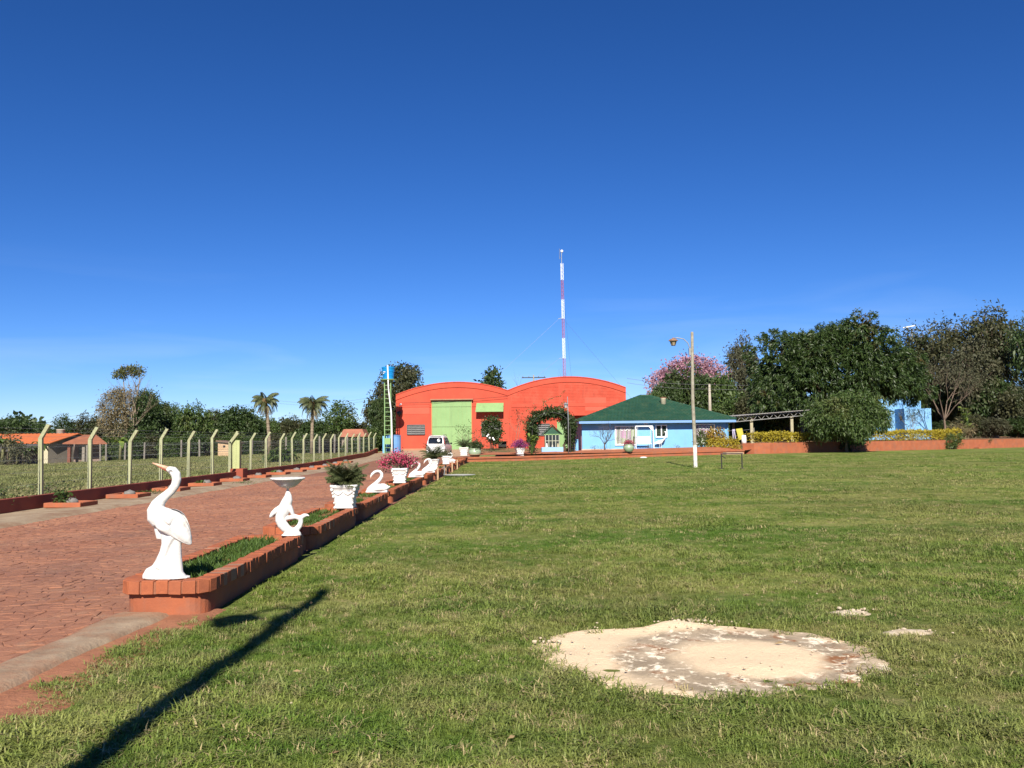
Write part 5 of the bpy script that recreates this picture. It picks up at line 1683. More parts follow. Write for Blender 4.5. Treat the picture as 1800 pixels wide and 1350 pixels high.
# ================================================================== GARDEN BEFORE THE HANGAR
def zt(x, y): return float(z_terrace(x, y))
ZK = .47
def shrine():
    c = at(971, 797, 67.2)
    t = thing('shrine', 'small glazed shrine with a green gable roof on a pale blue base', 'shrine', (c.x, 67.4, .40))
    MB().b2((-.82, -.45, -.1), (.82, .75, .52)).build('base', mat('shrine_blue', (.34, .56, .82), (.31, .52, .78), 1, .7, .05, 20), t, bevel=.03)
    w, d, h0, h1 = .54, .62, .522, 1.50
    GR = mat('dark_green_paint', (.03, .11, .06), (.02, .08, .045), 2, .6, .05, 20)
    bk = MB(); bk.b2((-w, d - .04, h0), (w, d, h1)); bk.build('back_wall', BLUE2, t)
    for s in (-1, 1):
        MB().b2((s * w - .02, -.28, h0), (s * w + .02, d - .041, h1)).build('side_wall', GR, t)
    FRM = mat('pale_frame', (.55, .58, .45), (.48, .50, .38), 3, .6, 0)
    for k in range(4):
        x0, x1 = -w + .03 + (2 * w - .06) * k / 4, -w + .03 + (2 * w - .06) * (k + 1) / 4
        for (z0, z1) in ((h0, h0 + .46), (h0 + .50, h1 - .02)):
            MB().b2((x0 + .02, -.272, z0 + .02), (x1 - .02, -.262, z1)).build('pane', GLASS, t)
    fr = MB()
    for k in range(5):
        x = -w + .02 + (2 * w - .04) * k / 4; fr.b2((x - .022, -.30, h0), (x + .022, -.255, h1))
    fr.b2((-w, -.302, h0 + .46), (w, -.254, h0 + .5))
    fr.build('glazing_bars', FRM, t)
    gb = MB(); gb.prism([(-w - .12, h1), (w + .12, h1), (0, h1 + .62)], -.26, d); gb.build('gable', GR, t)
    MB().b2((-w - .14, -.30, h1 - .05), (w + .14, -.261, h1 + .02)).build('gable_rail', GREENP, t)
    for s in (-1, 1):
        rf = MB(); a, b = Vector((s * (w + .22), 0, h1 - .04)), Vector((0, 0, h1 + .70))
        n = Vector((s * .6, 0, .75)).normalized() * .05
        rf.add([(a.x, -.45, a.z), (b.x, -.45, b.z), (b.x, d + .1, b.z), (a.x, d + .1, a.z), (a.x + n.x, -.45, a.z + n.z), (b.x, -.45, b.z + .06), (b.x, d + .1, b.z + .06), (a.x + n.x, d + .1, a.z + n.z)],
               [(3, 2, 1, 0), (4, 5, 6, 7), (0, 1, 5, 4), (1, 2, 6, 5), (2, 3, 7, 6), (3, 0, 4, 7)])
        rf.build('roof', mat('roof_dark_green', (.022, .085, .045), (.03, .10, .05), 3, .6, .1, 20), t)
    # three little figures before the panes
    for (x, h, lb, col) in ((-.42, .30, 'small white figurine at the front left of the glazed shrine', WHITEP), (.0, .22, 'small pale figurine at the front middle of the glazed shrine', mat('pale_stone', (.6, .58, .5))), (.42, .28, 'small cream figurine at the front right of the glazed shrine', mat('cream_figure', (.66, .58, .40)))):
        mb = MB(); mb.lathe([(.07, 0), (.075, .03), (.05, h * .35), (.062, h * .6), (.03, h * .76), (.045, h * .88), (.03, h), (.005, h + .01)], 10)
        o = mb.build('figurine', col, None, True); o.location = (c.x + x, 67.4 - .37, .40 + .523); tag(o, lb, 'figurine')
shrine()
c = at(1012.5, 797, 68)
o = MB().box((0, 0, .5), (.42, .42, 1.15)).build('blue_pillar', BLUEP, None, bevel=.02); o.location = (c.x, 68.4, .42); tag(o, 'short pale blue pillar between the vine arch and the blue house', 'pillar')
# vine-covered arch
def vine_arch():
    rng = np.random.default_rng(55)
    Y = 66.6
    a, b = at(936, 797, Y), at(1003, 795, Y)
    cx, hw = (a.x + b.x) / 2, (b.x - a.x) / 2
    H = at(970, 722, Y).z - .5
    t = thing('vine_arch', 'tall garden arch overgrown with dark green vine', 'arch', (cx, Y + .5, .45))
    def arcp(f):      # 0..1 along the arch
        if f < .33: return np.array([-hw, 0, H * .62 * f / .33])
        if f > .67: return np.array([hw, 0, H * .62 * (1 - f) / .33])
        th = math.pi * (1 - (f - .33) / .34)
        return np.array([hw * math.cos(th), 0, H * .62 + H * .36 * math.sin(th)])
    mb = MB()
    for dy in (-.5, .5):
        mb.tube([tuple(arcp(f) + [0, dy, 0]) for f in np.linspace(0, 1, 26)], .03, 5)
    for f in np.linspace(.05, .95, 12):
        p = arcp(f); mb.tube([tuple(p + [0, -.5, 0]), tuple(p + [0, .5, 0])], .018, 4)
    mb.build('arch_frame', DARKM, t)
    n = 520
    f = np.concatenate([rng.uniform(.16, .84, 430), rng.uniform(0, 1, 90)])
    c = np.array([arcp(q) for q in f])
    rad = np.where((f > .3) & (f < .7), .46, .34) * np.where((f < .12) | (f > .9), .55, 1)
    c = c + unit(rng.normal(size=(n, 3))) * [1, 1.2, 1] * (rad * rng.random(n) ** .4)[:, None]
    C = np.repeat(c, 22, 0) + rng.normal(size=(n * 22, 3)) * .10
    D = rng.normal(size=C.shape) + [0, 0, -.4]
    np_mesh('foliage', leaf_quads(rng, C, D, .17, .09, .2), 4, L_VINE, t)
    sp = MB(); G = []
    for k in range(26):
        f = rng.uniform(.18, .85); p = arcp(f)
        out = unit(np.array([p[0] * .5, rng.normal() * .3, 1.0]))
        L = rng.uniform(.4, 1.1)
        e = p + out * L * np.array([1, 1, .9]) + rng.normal(size=3) * .15
        sp.tube([tuple(p), tuple(p + out * L * .6), tuple(e)], [.014, .01, .004], 4)
        kk = 26
        C = p + (e - p) * rng.uniform(.4, 1.05, kk)[:, None] + rng.normal(size=(kk, 3)) * .06
        G.append(leaf_quads(rng, C, rng.normal(size=(kk, 3)), .13, .06, .2))
    # long whip over the arch
    w = [(-hw * .1, -.1, H * 1.05), (-.35 * hw, -.1, H * 1.24), (.1 * hw, -.1, H * 1.33), (.55 * hw, -.1, H * 1.38), (.8 * hw, -.1, H * 1.5)]
    sp.tube(w, [.015, .012, .01, .008, .005], 4)
    for q in range(len(w) - 1):
        C = np.array(w[q]) + (np.array(w[q + 1]) - np.array(w[q])) * rng.random(14)[:, None] + rng.normal(size=(14, 3)) * .04
        G.append(leaf_quads(rng, C, rng.normal(size=(14, 3)), .12, .06, .2))
    tag(np_mesh('sprouts', np.concatenate(G), 4, L_MID, t), kind='stuff')
    for k in range(7):
        x = hw + rng.normal() * .12
        sp.tube([(x, rng.normal() * .2, -.3), (x + rng.normal() * .15, 0, .6), (hw + rng.normal() * .1, 0, 1.3), (hw, 0, 2)], [.06, .05, .04, .02], 5)
    sp.build('vine_stems', BARK, t, True)
vine_arch()
def lantern(t, c, s, glow=False):
    pass
def garden_lamp():
    c = at(999, 740, 65.8)
    t = thing('garden_lamp', 'thin garden lamp post with a pale hanging lantern beside the vine arch', 'lamp', (c.x, 65.9, .45))
    top = at(998.5, 697, 65.8).z - .45
    MB().tube([(0, 0, -.2), (0, 0, top * .6), (-.03, 0, top)], [.035, .03, .025], 8).build('pole', GREYM, t, True)
    lz = at(995, 712, 65.8).z - .45
    mb = MB(); mb.tube([(0, 0, lz + .12), (-.16, 0, lz + .2)], .015, 5); mb.build('bracket', DARKM, t)
    mb = MB(); mb.lathe([(.08, -.2), (.13, .02), (.12, .04)], 8, (-.17, 0, lz)); mb.build('lantern', mat('lamp_glass', (.55, .56, .58)), t)
    mb = MB(); mb.lathe([(.20, .041), (.10, .13), (.02, .2)], 8, (-.17, 0, lz)); mb.build('lantern_cap', GREYM, t)
    for k in range(6):
        pass
garden_lamp()
# pots in the bed
ROUNDPOT = MB().lathe([(.20, 0), (.24, .03), (.33, .16), (.36, .28), (.33, .38), (.27, .43), (.30, .46), (.31, .49), (.27, .49), (.24, .42), (.03, .4)], 20).mesh('pot', mat('celadon', (.36, .46, .30), (.30, .40, .26), 4, .35, .05, 20, spec=.6), True)
c = at(1105, 798, 66.6)
flower_pot('round_flower_pot', 'round pale green pot of pink flowers on the kerb before the striped window', (c.x, 66.5, .52), ROUNDPOT, 1.15, 21, L_MAG, L_VINE, .5, .5, 800, .10)
c = at(834, 803, 63)
flower_pot('round_flower_pot', 'round pale green pot with a dark green bush near the kerb corner', (c.x, 63.6, .30), ROUNDPOT, 1.3, 22, L_VINE, L_DARK, .65, .75, 1500, .14, scale=1.4)
c = at(914, 803, 64.4)
flower_pot('flower_urn', 'white urn of purple flowers standing on the kerb left of the vine arch', (c.x, 64.0, .36), URN, 1.35, 23, L_PURP, L_VINE, .78, .62, 1400, .13, scale=1.2)
def broad_plant(name, label, loc, n, L, W, H, lm, seed, spread=.25, cat='plant', dark=None):
    rng = np.random.default_rng(seed)
    t = thing(name, label, cat, loc)
    mb = MB(); V = []
    for i in range(n):
        az = i * 2.4 + rng.normal() * .3
        b = np.array([rng.normal() * spread * .4, rng.normal() * spread * .4, rng.uniform(.15, 1) * H])
        d = np.array([math.cos(az), math.sin(az), rng.uniform(.1, .9)]); d /= np.linalg.norm(d)
        l = L * rng.uniform(.7, 1.2); s = np.array([-d[1], d[0], 0]); s /= np.linalg.norm(s) + 1e-6
        p1 = b + d * l * .35; p2 = b + d * l * .75 + np.array([0, 0, -.06 * l]); p3 = b + d * l + np.array([0, 0, -.22 * l])
        w = W * rng.uniform(.8, 1.2)
        V += [b - s * w * .1, p1 - s * w * .5, p1 + s * w * .5, b + s * w * .1,
              p1 - s * w * .5, p2 - s * w * .42, p2 + s * w * .42, p1 + s * w * .5,
              p2 - s * w * .42, p3 - s * .01, p3 + s * .01, p2 + s * w * .42]
        mb.tube([(0, 0, 0), tuple(b * [.6, .6, .7]), tuple(b)], [.03, .02, .012], 5)
    np_mesh('leaves', np.array(V), 4, lm, t)
    mb.build('stem', L_MID, t)
    return t
c = at(936, 803, 64.6)
broad_plant('broad_leaf_plant', 'bright green broad leaved plant hanging over the kerb left of the shrine', (c.x, 65.0, .5), 34, .55, .2, 1.25, L_LIME, 31, .5)
broad_plant('shadow_leaves', 'dark leaves added as the shadow at the base of the bright green plant', (c.x + .15, 64.35, .1), 26, .3, .12, .42, L_VINE, 32, .35)  # dark leaves added to form the shadow below the bright green plant
def shrub(name, label, loc, lobes, n, nl, L, W, sp, lm, seed, stem=.05, droop=.15, cat='shrub', stemh=None, bark=None, wild=.9):
    rng = np.random.default_rng(seed)
    t = thing(name, label, cat, loc)
    np_mesh('foliage', crown(rng, lobes, n, nl, L, W, sp, droop, (.35, 1), .1, wild), 4, lm, t)
    mb = MB(); lobes = np.asarray(lobes)
    for q in range(max(4, len(lobes))):
        l = lobes[q % len(lobes)]
        e = np.array(l[:3]) + rng.normal(size=3) * np.array(l[3:]) * .35
        mb.tube([(rng.normal() * .05, rng.normal() * .05, -.1), (e[0] * .4, e[1] * .4, e[2] * .45), tuple(e)], [stem, stem * .7, stem * .2], 5)
    mb.build('stems', bark or BARK, t, True)
    return t
# small tree before the right hangar window, white flower bush and low roses in the bed
c = at(865, 800, 84)
shrub('small_tree', 'small dark clipped tree before the right louvred hangar window', (c.x, 84, .55), [(0, 0, 2.1, .95, .8, 1.05), (.15, 0, 1.3, .6, .6, .7)], 260, 16, .2, .11, .12, L_DARK, 41, .06, cat='tree')
c = at(862, 803, 68)
shrub('rose_bush', 'straggly rose bush with a few white blooms in front of the hangar', (c.x, 68.5, .5), [(0, 0, .8, 1.0, .5, .7), (-.9, 0, .5, .7, .4, .45), (.6, 0, .5, .8, .5, .4)], 60, 8, .12, .06, .16, L_BROWN, 42, .015)
q = MB()
for (dx, dz) in ((-.25, 1.55), (-.05, 1.42), (-.15, 1.66), (.28, 1.28), (.2, 1.4)): q.ball((c.x + dx, 68.4, .5 + dz - .25), .075, 8, 5)
t = thing('white_roses', 'cluster of white rose blooms on the straggly bush before the hangar', 'flowers', (0, 0, 0)); q.build('blooms', WHITEP, t, True)
c = at(818, 800, 70)
def twig_shrub(name, label, loc, H, n, seed, leaf=None, r=.03, spread=.55, lev=3, trunk=0.0, nleaf=0, L=.1, cat='shrub', kids=3, bark=None, ratio=.66):
    rng = np.random.default_rng(seed)
    t = thing(name, label, cat, loc)
    mb = MB(); ends = []
    if trunk: mb.tube([(0, 0, -.2), (rng.normal() * .03, 0, trunk * .6), (0, 0, trunk)], [r * 2.2, r * 1.8, r * 1.5], 7)
    for i in range(n):
        az = i * 6.283 / n + rng.normal() * .3
        branch(mb, rng, (0, 0, trunk - .03), (math.cos(az) * spread, math.sin(az) * spread, 1), H * .45 * rng.uniform(.8, 1.1), r, lev, kids, .75, ratio, .18, 5, ends)
    mb.build('branches', bark or TWIG, t)
    if leaf and ends:
        E = np.array([list(e) for e, d in ends])
        C = np.repeat(E, nleaf, 0) + rng.normal(size=(len(E) * nleaf, 3)) * L * .8
        np_mesh('leaves', leaf_quads(rng, C, rng.normal(size=C.shape), L, L * .5, .2), 4, leaf, t)
    return t
twig_shrub('thin_shrub', 'thin twiggy shrub with sparse leaves before the green hangar door', (c.x, 70, .45), 2.6, 3, 43, L_MID, .02, .4, 2, .3, 5, .13)
c = at(908, 800, 80)
twig_shrub('tall_twig', 'tall thin leafy sprig before the red hangar, between small tree and vine arch', (c.x, 80, .55), 4.0, 2, 44, L_BROWN, .025, .10, 2, .5, 6, .16, 'plant')
c = at(838, 801, 76)
twig_shrub('thin_shrub', 'loose reddish twiggy shrub left of the small dark tree', (c.x, 76, .5), 2.0, 4, 45, L_BROWN, .02, .5, 2, .2, 4, .12)
c = at(1063, 793, 72)
twig_shrub('bare_shrub', 'bare grey twiggy shrub before the left end of the blue house wall', (c.x, 72, .6), 1.95, 6, 46, None, .034, .62, 3, .45, 0, .1, 'shrub', 4, mat('grey_twig', (.13, .11, .11), (.09, .075, .08), 5, .9, 0), .70)
for i, (px, lb) in enumerate(((1045, 'tiny weed at the foot of the house wall left of the bare shrub'), (1140, 'small weed before the garden swing'), (1190, 'thin weed sprigs at the wall right of the heron cut-out'))):
    c = at(px, 792, 71.5); weed((c.x, 71.5, .62), .16, .35, 26, lb, L_BROWN, .1, .05)
# shrubs at the right end of the house
c = at(1258, 790, 72.5)
shrub('croton_bush', 'orange and yellow croton bush at the right end of the house front', (c.x, 72.5, .62), [(0, 0, 1.0, .75, .6, .65), (.1, 0, .5, .8, .6, .4)], 170, 12, .2, .09, .13, L_CROT, 51, .03)
c = at(1262, 790, 71.6)
shrub('golden_bush', 'low golden bush below the croton beside the house', (c.x, 71.7, .55), [(0, 0, .45, 1.0, .5, .42)], 120, 14, .12, .06, .12, L_YEL, 52, .02)
c = at(1233, 790, 71.8)
shrub('round_shrub', 'dark green upright shrub just right of the tall lamp pole', (c.x, 71.8, .6), [(0, 0, .75, .42, .42, .75)], 130, 14, .13, .05, .1, L_MID, 53, .03)
c = at(1285, 793, 70.8)
shrub('golden_bush', 'small golden bush hanging over the kerb under the laundry', (c.x, 70.8, .5), [(0, 0, .5, .75, .5, .45), (.2, -.2, .15, .5, .3, .3)], 110, 14, .13, .06, .12, L_YEL, 54, .02)
# hose coil and pale stakes by the planters
c = gz(790, 838, .03)
mb = MB()
for k in range(5):
    r = .24 + .05 * k
    mb.tube([(r * 1.5 * math.cos(a) + .05 * k, r * math.sin(a), .03 + .012 * k) for a in np.linspace(0, 6.2, 22)], .014, 5)
mb.tube([(-.45, 0, .03), (-.46, .5, .25), (-.5, .9, .4), (-.6, 1.0, .3)], .014, 5)
o = mb.build('hose_coil', mat('hose_grey', (.42, .42, .40), (.36, .36, .34), 6, .5, 0)); o.location = (-2.45, c.y, .03); tag(o, 'loose coil of grey hose lying on the lawn beside the planters', 'hose')
for (y, lb) in ((35.35, 'pale stake leaning on the planter edge beside the grey hose coil'), (39.55, 'pale stake at the planter edge just past the grey hose coil'), (43.8, 'third pale stake at the planter edge'), (47.8, 'farthest pale stake at the planter edge')):
    o = MB().box((0, 0, .22), (.07, .05, .6)).build('stake', mat('pale_wood', (.55, .36, .22), (.45, .28, .16), 6, .9, .2, 30)); o.location = (-2.98, y, -.02); tag(o, lb, 'stake')

# ================================================================== CAR
def car():
    c = at(765, 803, 76)
    t = thing('parked_car', 'white parked hatchback seen from behind before the hangar', 'car', (c.x + .02, 76.0, .16), -.10)
    WP = mat('white_car_paint', (.74, .74, .74), (.70, .70, .70), 2, .3, 0, spec=.5)
    # local: +Y forward, rear at y = 0
    def section(y, w0, w1, z0, zb_, z1):      # half widths at sill/belt and roof
        return [(-w0 * .94, y, z0), (-w0, y, z0 + .18), (-w0, y, zb_ - .1), (-w0 * .97, y, zb_), (-w1, y, z1 - .05), (-w1 * .86, y, z1), (w1 * .86, y, z1), (w1, y, z1 - .05), (w0 * .97, y, zb_), (w0, y, zb_ - .1), (w0, y, z0 + .18), (w0 * .94, y, z0)]
    secs = [(0, .74, .72, .36, .98, 1.02), (.06, .79, .66, .30, 1.02, 1.42), (.28, .82, .62, .27, 1.03, 1.70), (.7, .83, .63, .26, 1.03, 1.77), (1.5, .83, .63, .26, 1.02, 1.78), (2.3, .83, .62, .26, 1.0, 1.70), (2.9, .82, .66, .26, .99, 1.22), (3.2, .81, .74, .26, .97, 1.03), (3.8, .78, .70, .28, .88, .92), (4.0, .68, .6, .34, .74, .78)]
    mb = MB(); rings = [section(*s) for s in secs]
    n = len(rings[0])
    for r in rings: mb.v += r
    for i in range(len(rings) - 1):
        for j in range(n):
            k = (j + 1) % n
            mb.f.append([i * n + j, i * n + k, (i + 1) * n + k, (i + 1) * n + j][::-1]); mb.m.append(0)
    mb.f += [list(range(n))[::-1][::-1], [(len(rings) - 1) * n + j for j in range(n)][::-1]]; mb.m += [0, 0]
    body = mb.build('body', WP, t, True, .02, None, 2)
    DG = glassmat('car_glass', (.012, .014, .016), .05)
    rw = MB(); a_ = [(-.62, -.015, 1.08), (.62, -.015, 1.08), (.61, .040, 1.42), (.53, .175, 1.60), (-.53, .175, 1.60), (-.61, .040, 1.42)]
    rw.add(a_ + [(x, y + .05, z) for x, y, z in a_], [(0, 1, 2, 5), (5, 2, 3, 4), (11, 8, 7, 6), (10, 9, 8, 11), (0, 6, 7, 1), (1, 7, 8, 2), (2, 8, 9, 3), (3, 9, 10, 4), (4, 10, 11, 5), (5, 11, 6, 0)])
    g = rw.build('rear_window', DG, t)
    st = MB(); a = []
    cx, cz, r = .28, 1.36, .13
    for k in range(16):
        th = 2 * math.pi * k / 16; z = cz + r * math.sin(th); a.append((cx + r * math.cos(th), (-.024 + .163 * (z - 1.08)) if z < 1.42 else (.031 + .75 * (z - 1.42)), z))
    st.add(a + [(x, y + .006, z) for x, y, z in a], [tuple(range(16))] + [(i, i + 16, (i + 1) % 16 + 16, (i + 1) % 16) for i in range(16)])
    st.build('sticker', WHITEP, g)
    mb = MB(); mb.bar((-.05, -.012, 1.12), (-.42, .03, 1.26), .02); mb.build('wiper', BLACK, g)
    LR = mat('tail_red', (.42, .015, .02), (.35, .012, .02), 3, .25, 0, spec=.6)
    for s in (-1, 1):
        l = MB(); l.add([(s * .62, .0, 1.04), (s * .80, .05, 1.02), (s * .69, .27, 1.60), (s * .59, .2, 1.58), (s * .62, .1, 1.04), (s * .835, .22, 1.02), (s * .66, .36, 1.60), (s * .58, .3, 1.58)], [(0, 1, 2, 3), (7, 6, 5, 4), (1, 5, 6, 2), (4, 0, 3, 7), (3, 2, 6, 7), (0, 4, 5, 1)])
        l.build('tail_light', LR, t)
        wn = MB()
        pts = [(.50, 1.07, 1.60, .02), (1.25, 1.06, 1.66, 0)]
        for (y0, y1) in ((.42, .95), (1.02, 1.75), (1.82, 2.55)):
            q = MB(); x0, x1 = s * .818, s * .668
            za, zb_ = 1.07, 1.60 if y1 < 2.4 else 1.55
            ya, yb = y0 + (.1 if y0 < .5 else .02), y1 - (.28 if y1 > 2.4 else .02)
            vs = [(x0, y0, za), (x0, y1, za), (x1, yb, zb_), (x1, ya, zb_)]
            q.add(vs + [(x - s * .03, y, z) for x, y, z in vs], [(0, 1, 2, 3), (7, 6, 5, 4), (0, 4, 5, 1), (1, 5, 6, 2), (2, 6, 7, 3), (3, 7, 4, 0)])
            q.build('side_window', DG, t)
        m_ = MB(); m_.ball((s * .95, 2.45, 1.08), (.10, .06, .085), 10, 6); m_.tube([(s * .8, 2.47, 1.04), (s * .92, 2.45, 1.06)], .025, 5); m_.build('mirror', BLACK, t, True)
        MB().tube([(s * .60, .5, 1.78), (s * .60, .6, 1.84), (s * .60, 2.0, 1.84), (s * .60, 2.1, 1.77)], .022, 6).build('roof_rail', GREYM, t, True)
        for y in (.62, 3.15):
            w = MB(); pr = [(.20, -.10), (.30, -.095), (.325, -.05), (.325, .05), (.30, .095), (.20, .10)]
            vs = []
            w.lathe(pr, 22)
            w.v = [(z + s * .74, x + y, yy + .325 - .15) for x, yy, z in w.v]
            wo = w.build('wheel', BLACK, t, True)
            rm = MB(); rm.lathe([(.19, -.104), (.19, .104), (.05, .115)], 14); rm.v = [(s * z + s * .74, x + y, yy + .175) for x, yy, z in rm.v]
            rm.build('rim', GREYM, wo)
    mb = MB(); mb.b2((-.76, -.09, .22), (.76, .05, .52)); mb.build('bumper', WP, t, bevel=.05, seg=2)
    MB().b2((-.25, -.028, .70), (.25, -.012, .83)).build('number_plate', mat('plate', (.6, .6, .58)), t)
    MB().b2((-.62, -.10, .16), (.62, .02, .219)).build('bumper_trim', BLACK, t)
    MB().b2((-.5, .10, 1.70), (.5, .34, 1.745)).build('roof_spoiler', WP, t, bevel=.015)
car()

# ================================================================== WATER TOWER
def water_tower():
    Y = 86.5
    c = at(682, 800, Y); cx = c.x + .05; zb = .02
    t = thing('water_tower', 'slim green lattice tower carrying a blue water tank', 'tower', (cx, Y, zb))
    zt_ = at(680, 668, Y).z - zb
    w = .30
    lg = []
    for k in range(4):
        sx, sy = ((-1, -1), (1, -1), (1, 1), (-1, 1))[k]
        MB().bar((sx * w - .03, sy * w, -.1), (sx * w - .03, sy * w, zt_), .07).build('leg', GREENP, t)
    n = 17
    for k in range(n):
        z = .4 + (zt_ - .5) * k / (n - 1)
        for sy in (-1, 1): MB().bar((-w, sy * w, z), (w - .06, sy * w, z), .045).build('rung', GREENP, t)
    dg = MB()
    for sx in (-1, 1):
        for k in range(8):
            z0, z1 = .4 + (zt_ - .5) * k / 8, .4 + (zt_ - .5) * (k + 1) / 8
            dg.bar((sx * w - .03, -w, z0), (sx * w - .03, w, z1), .035)
    tag(dg.build('diagonals', GREENP, t), kind='stuff')
    MB().lathe([(.80, zt_ + .002), (.80, zt_ + .06), (.7, zt_ + .062)], 20).build('platform', GREENP, t)
    mb = MB(); h = at(680, 645.5, Y).z - zb - zt_
    pr = [(.50, .065), (.52, .1), (.53, h * .3), (.56, h * .31), (.56, h * .36), (.545, h * .37), (.58, h * .62), (.61, h * .63), (.61, h * .68), (.595, h * .69), (.63, h * .9), (.66, h * .91), (.66, h * .98), (.64, h), (.56, h + .02)]
    mb.lathe([(r, z + zt_) for r, z in pr], 24)
    tk = mb.build('tank', TANKB, t, True)
    tk.data.polygons.foreach_set('use_smooth', [False] * len(tk.data.polygons))
    lb = MB()
    for (x, z, ww) in ((-.40, .62, .10), (-.28, .60, .12), (-.42, .5, .16)):
        a = math.asin(max(-1, min(1, x / .63))); lb.box((.60 * math.sin(a), -.60 * math.cos(a) - .012, zt_ + h * z), (ww, .01, .07), a)
    tag(lb.build('tank_print', WHITEP, tk), kind='stuff')
    # white overflow pipe
    p0, p1 = at(683, 643, Y), at(689, 800, Y)
    mb = MB(); mb.tube([(p0.x - cx, -.7, p0.z - zb), (p0.x - cx + .08, -.72, 6.6), (.36, -.6, 4.2), (.40, -.55, 2.2), (.42, -.6, .1)], [.06, .06, .07, .075, .08], 8)
    mb.build('pipe', WHITEP, t, True)
    MB().b2((.02 - .3, -.74, 1.15), (.3, -.45, 1.75)).build('control_box', GREENP, t, bevel=.02)
    # pale blue ribbed cistern round the foot
    t2 = thing('blue_cistern', 'pale blue ribbed cistern at the foot of the water tower', 'tank', (cx + .42, Y + .9, zb - .02))
    H = at(687, 766, Y).z - zb
    mb = MB(); mb.lathe([(.62, 0), (.66, .05), (.66, H - .08), (.68, H - .06), (.68, H), (.5, H + .03)], 20, (0, 0, 0), lambda a: 1 + .02 * math.cos(20 * a)); mb.build('drum', mat('cistern_blue', (.19, .40, .74), (.15, .33, .66), 2, .5, .1, 20), t2)
    mb = MB(); mb.b2((-1.05, -.5, -.05), (-.62, .2, H)); mb.build('side_panel', BLUEP, t2)
    MB().lathe([(.70, H + .031), (.70, H + .07), (.1, H + .12)], 20).build('lid', BLUE2, t2)
water_tower()

# ================================================================== RADIO MAST
def mast():
    Y = 130
    p1, p0 = at(987, 444, Y), at(992, 663, Y)
    t = thing('radio_mast', 'tall slim red and white lattice radio mast rising behind the hangar', 'mast', (p0.x, Y, 0))
    H = p1.z; lean = (p1.x - p0.x) / (p1.z - p0.z)
    R_ = mat('mast_red', (.52, .10, .11), (.45, .08, .09), 1, .6, 0)
    zs = [at(990, py, Y).z for py in (476, 492, 526, 560, 594, 630, 663)]
    zs = [H - 1.6] + zs[1:] + [4.5, 0]
    r = .21
    for i in range(len(zs) - 1):
        m = WHITEP if i % 2 == 0 else R_
        z1, z0 = zs[i], zs[i + 1]
        mb = MB()
        C = lambda z, k: (lean * (z - p0.z) + r * math.cos(k * 2.0944 + .3), r * math.sin(k * 2.0944 + .3), z)
        for k in range(3): mb.tube([C(z0, k), C(z1, k)], .022 if i % 2 else .032, 5)
        n = max(2, int((z1 - z0) / .5))
        for q in range(n):
            za, zb_ = z0 + (z1 - z0) * q / n, z0 + (z1 - z0) * (q + 1) / n
            for k in range(3):
                mb.tube([C(za, k), C(zb_, (k + 1) % 3)], .013, 3); mb.tube([C(za, k), C(za, (k + 1) % 3)], .012, 3)
        mb.build('mast_section', m, t)
    x = lean * (H - p0.z)
    mb = MB(); mb.tube([(x, 0, zs[0]), (x, 0, H + .1)], .05, 5); mb.build('top_rod', GREYM, t)
    mb = MB(); mb.ball((x + .05, 0, H + .2), .22, 8, 5); mb.build('beacon', WHITEP, t)
    mb = MB(); mb.tube([(x - .3, 0, H - 1), (x - .3, 0, H + .6)], .03, 4); mb.tube([(x - .3, 0, H - .8), (x, 0, H - .8)], .03, 4); mb.build('side_antenna', GREYM, t)
    for (z, dx, dy) in ((zs[3] + .5, -22, 6), (zs[5] + .5, -18, 6), (zs[3], 18, 14), (zs[1], 4, 30)):
        mb = MB(); mb.tube([(lean * (z - p0.z), 0, z), (dx, dy, .3)], .014, 3); mb.build('guy_wire', GREYM, t)
        mb = MB()
    for z in (zs[3], zs[5] - .0):
        mb = MB(); mb.bar((lean * (z - p0.z) - .7, 0, z), (lean * (z - p0.z) + .1, 0, z), .06); mb.build('outrigger', GREYM, t)
mast()

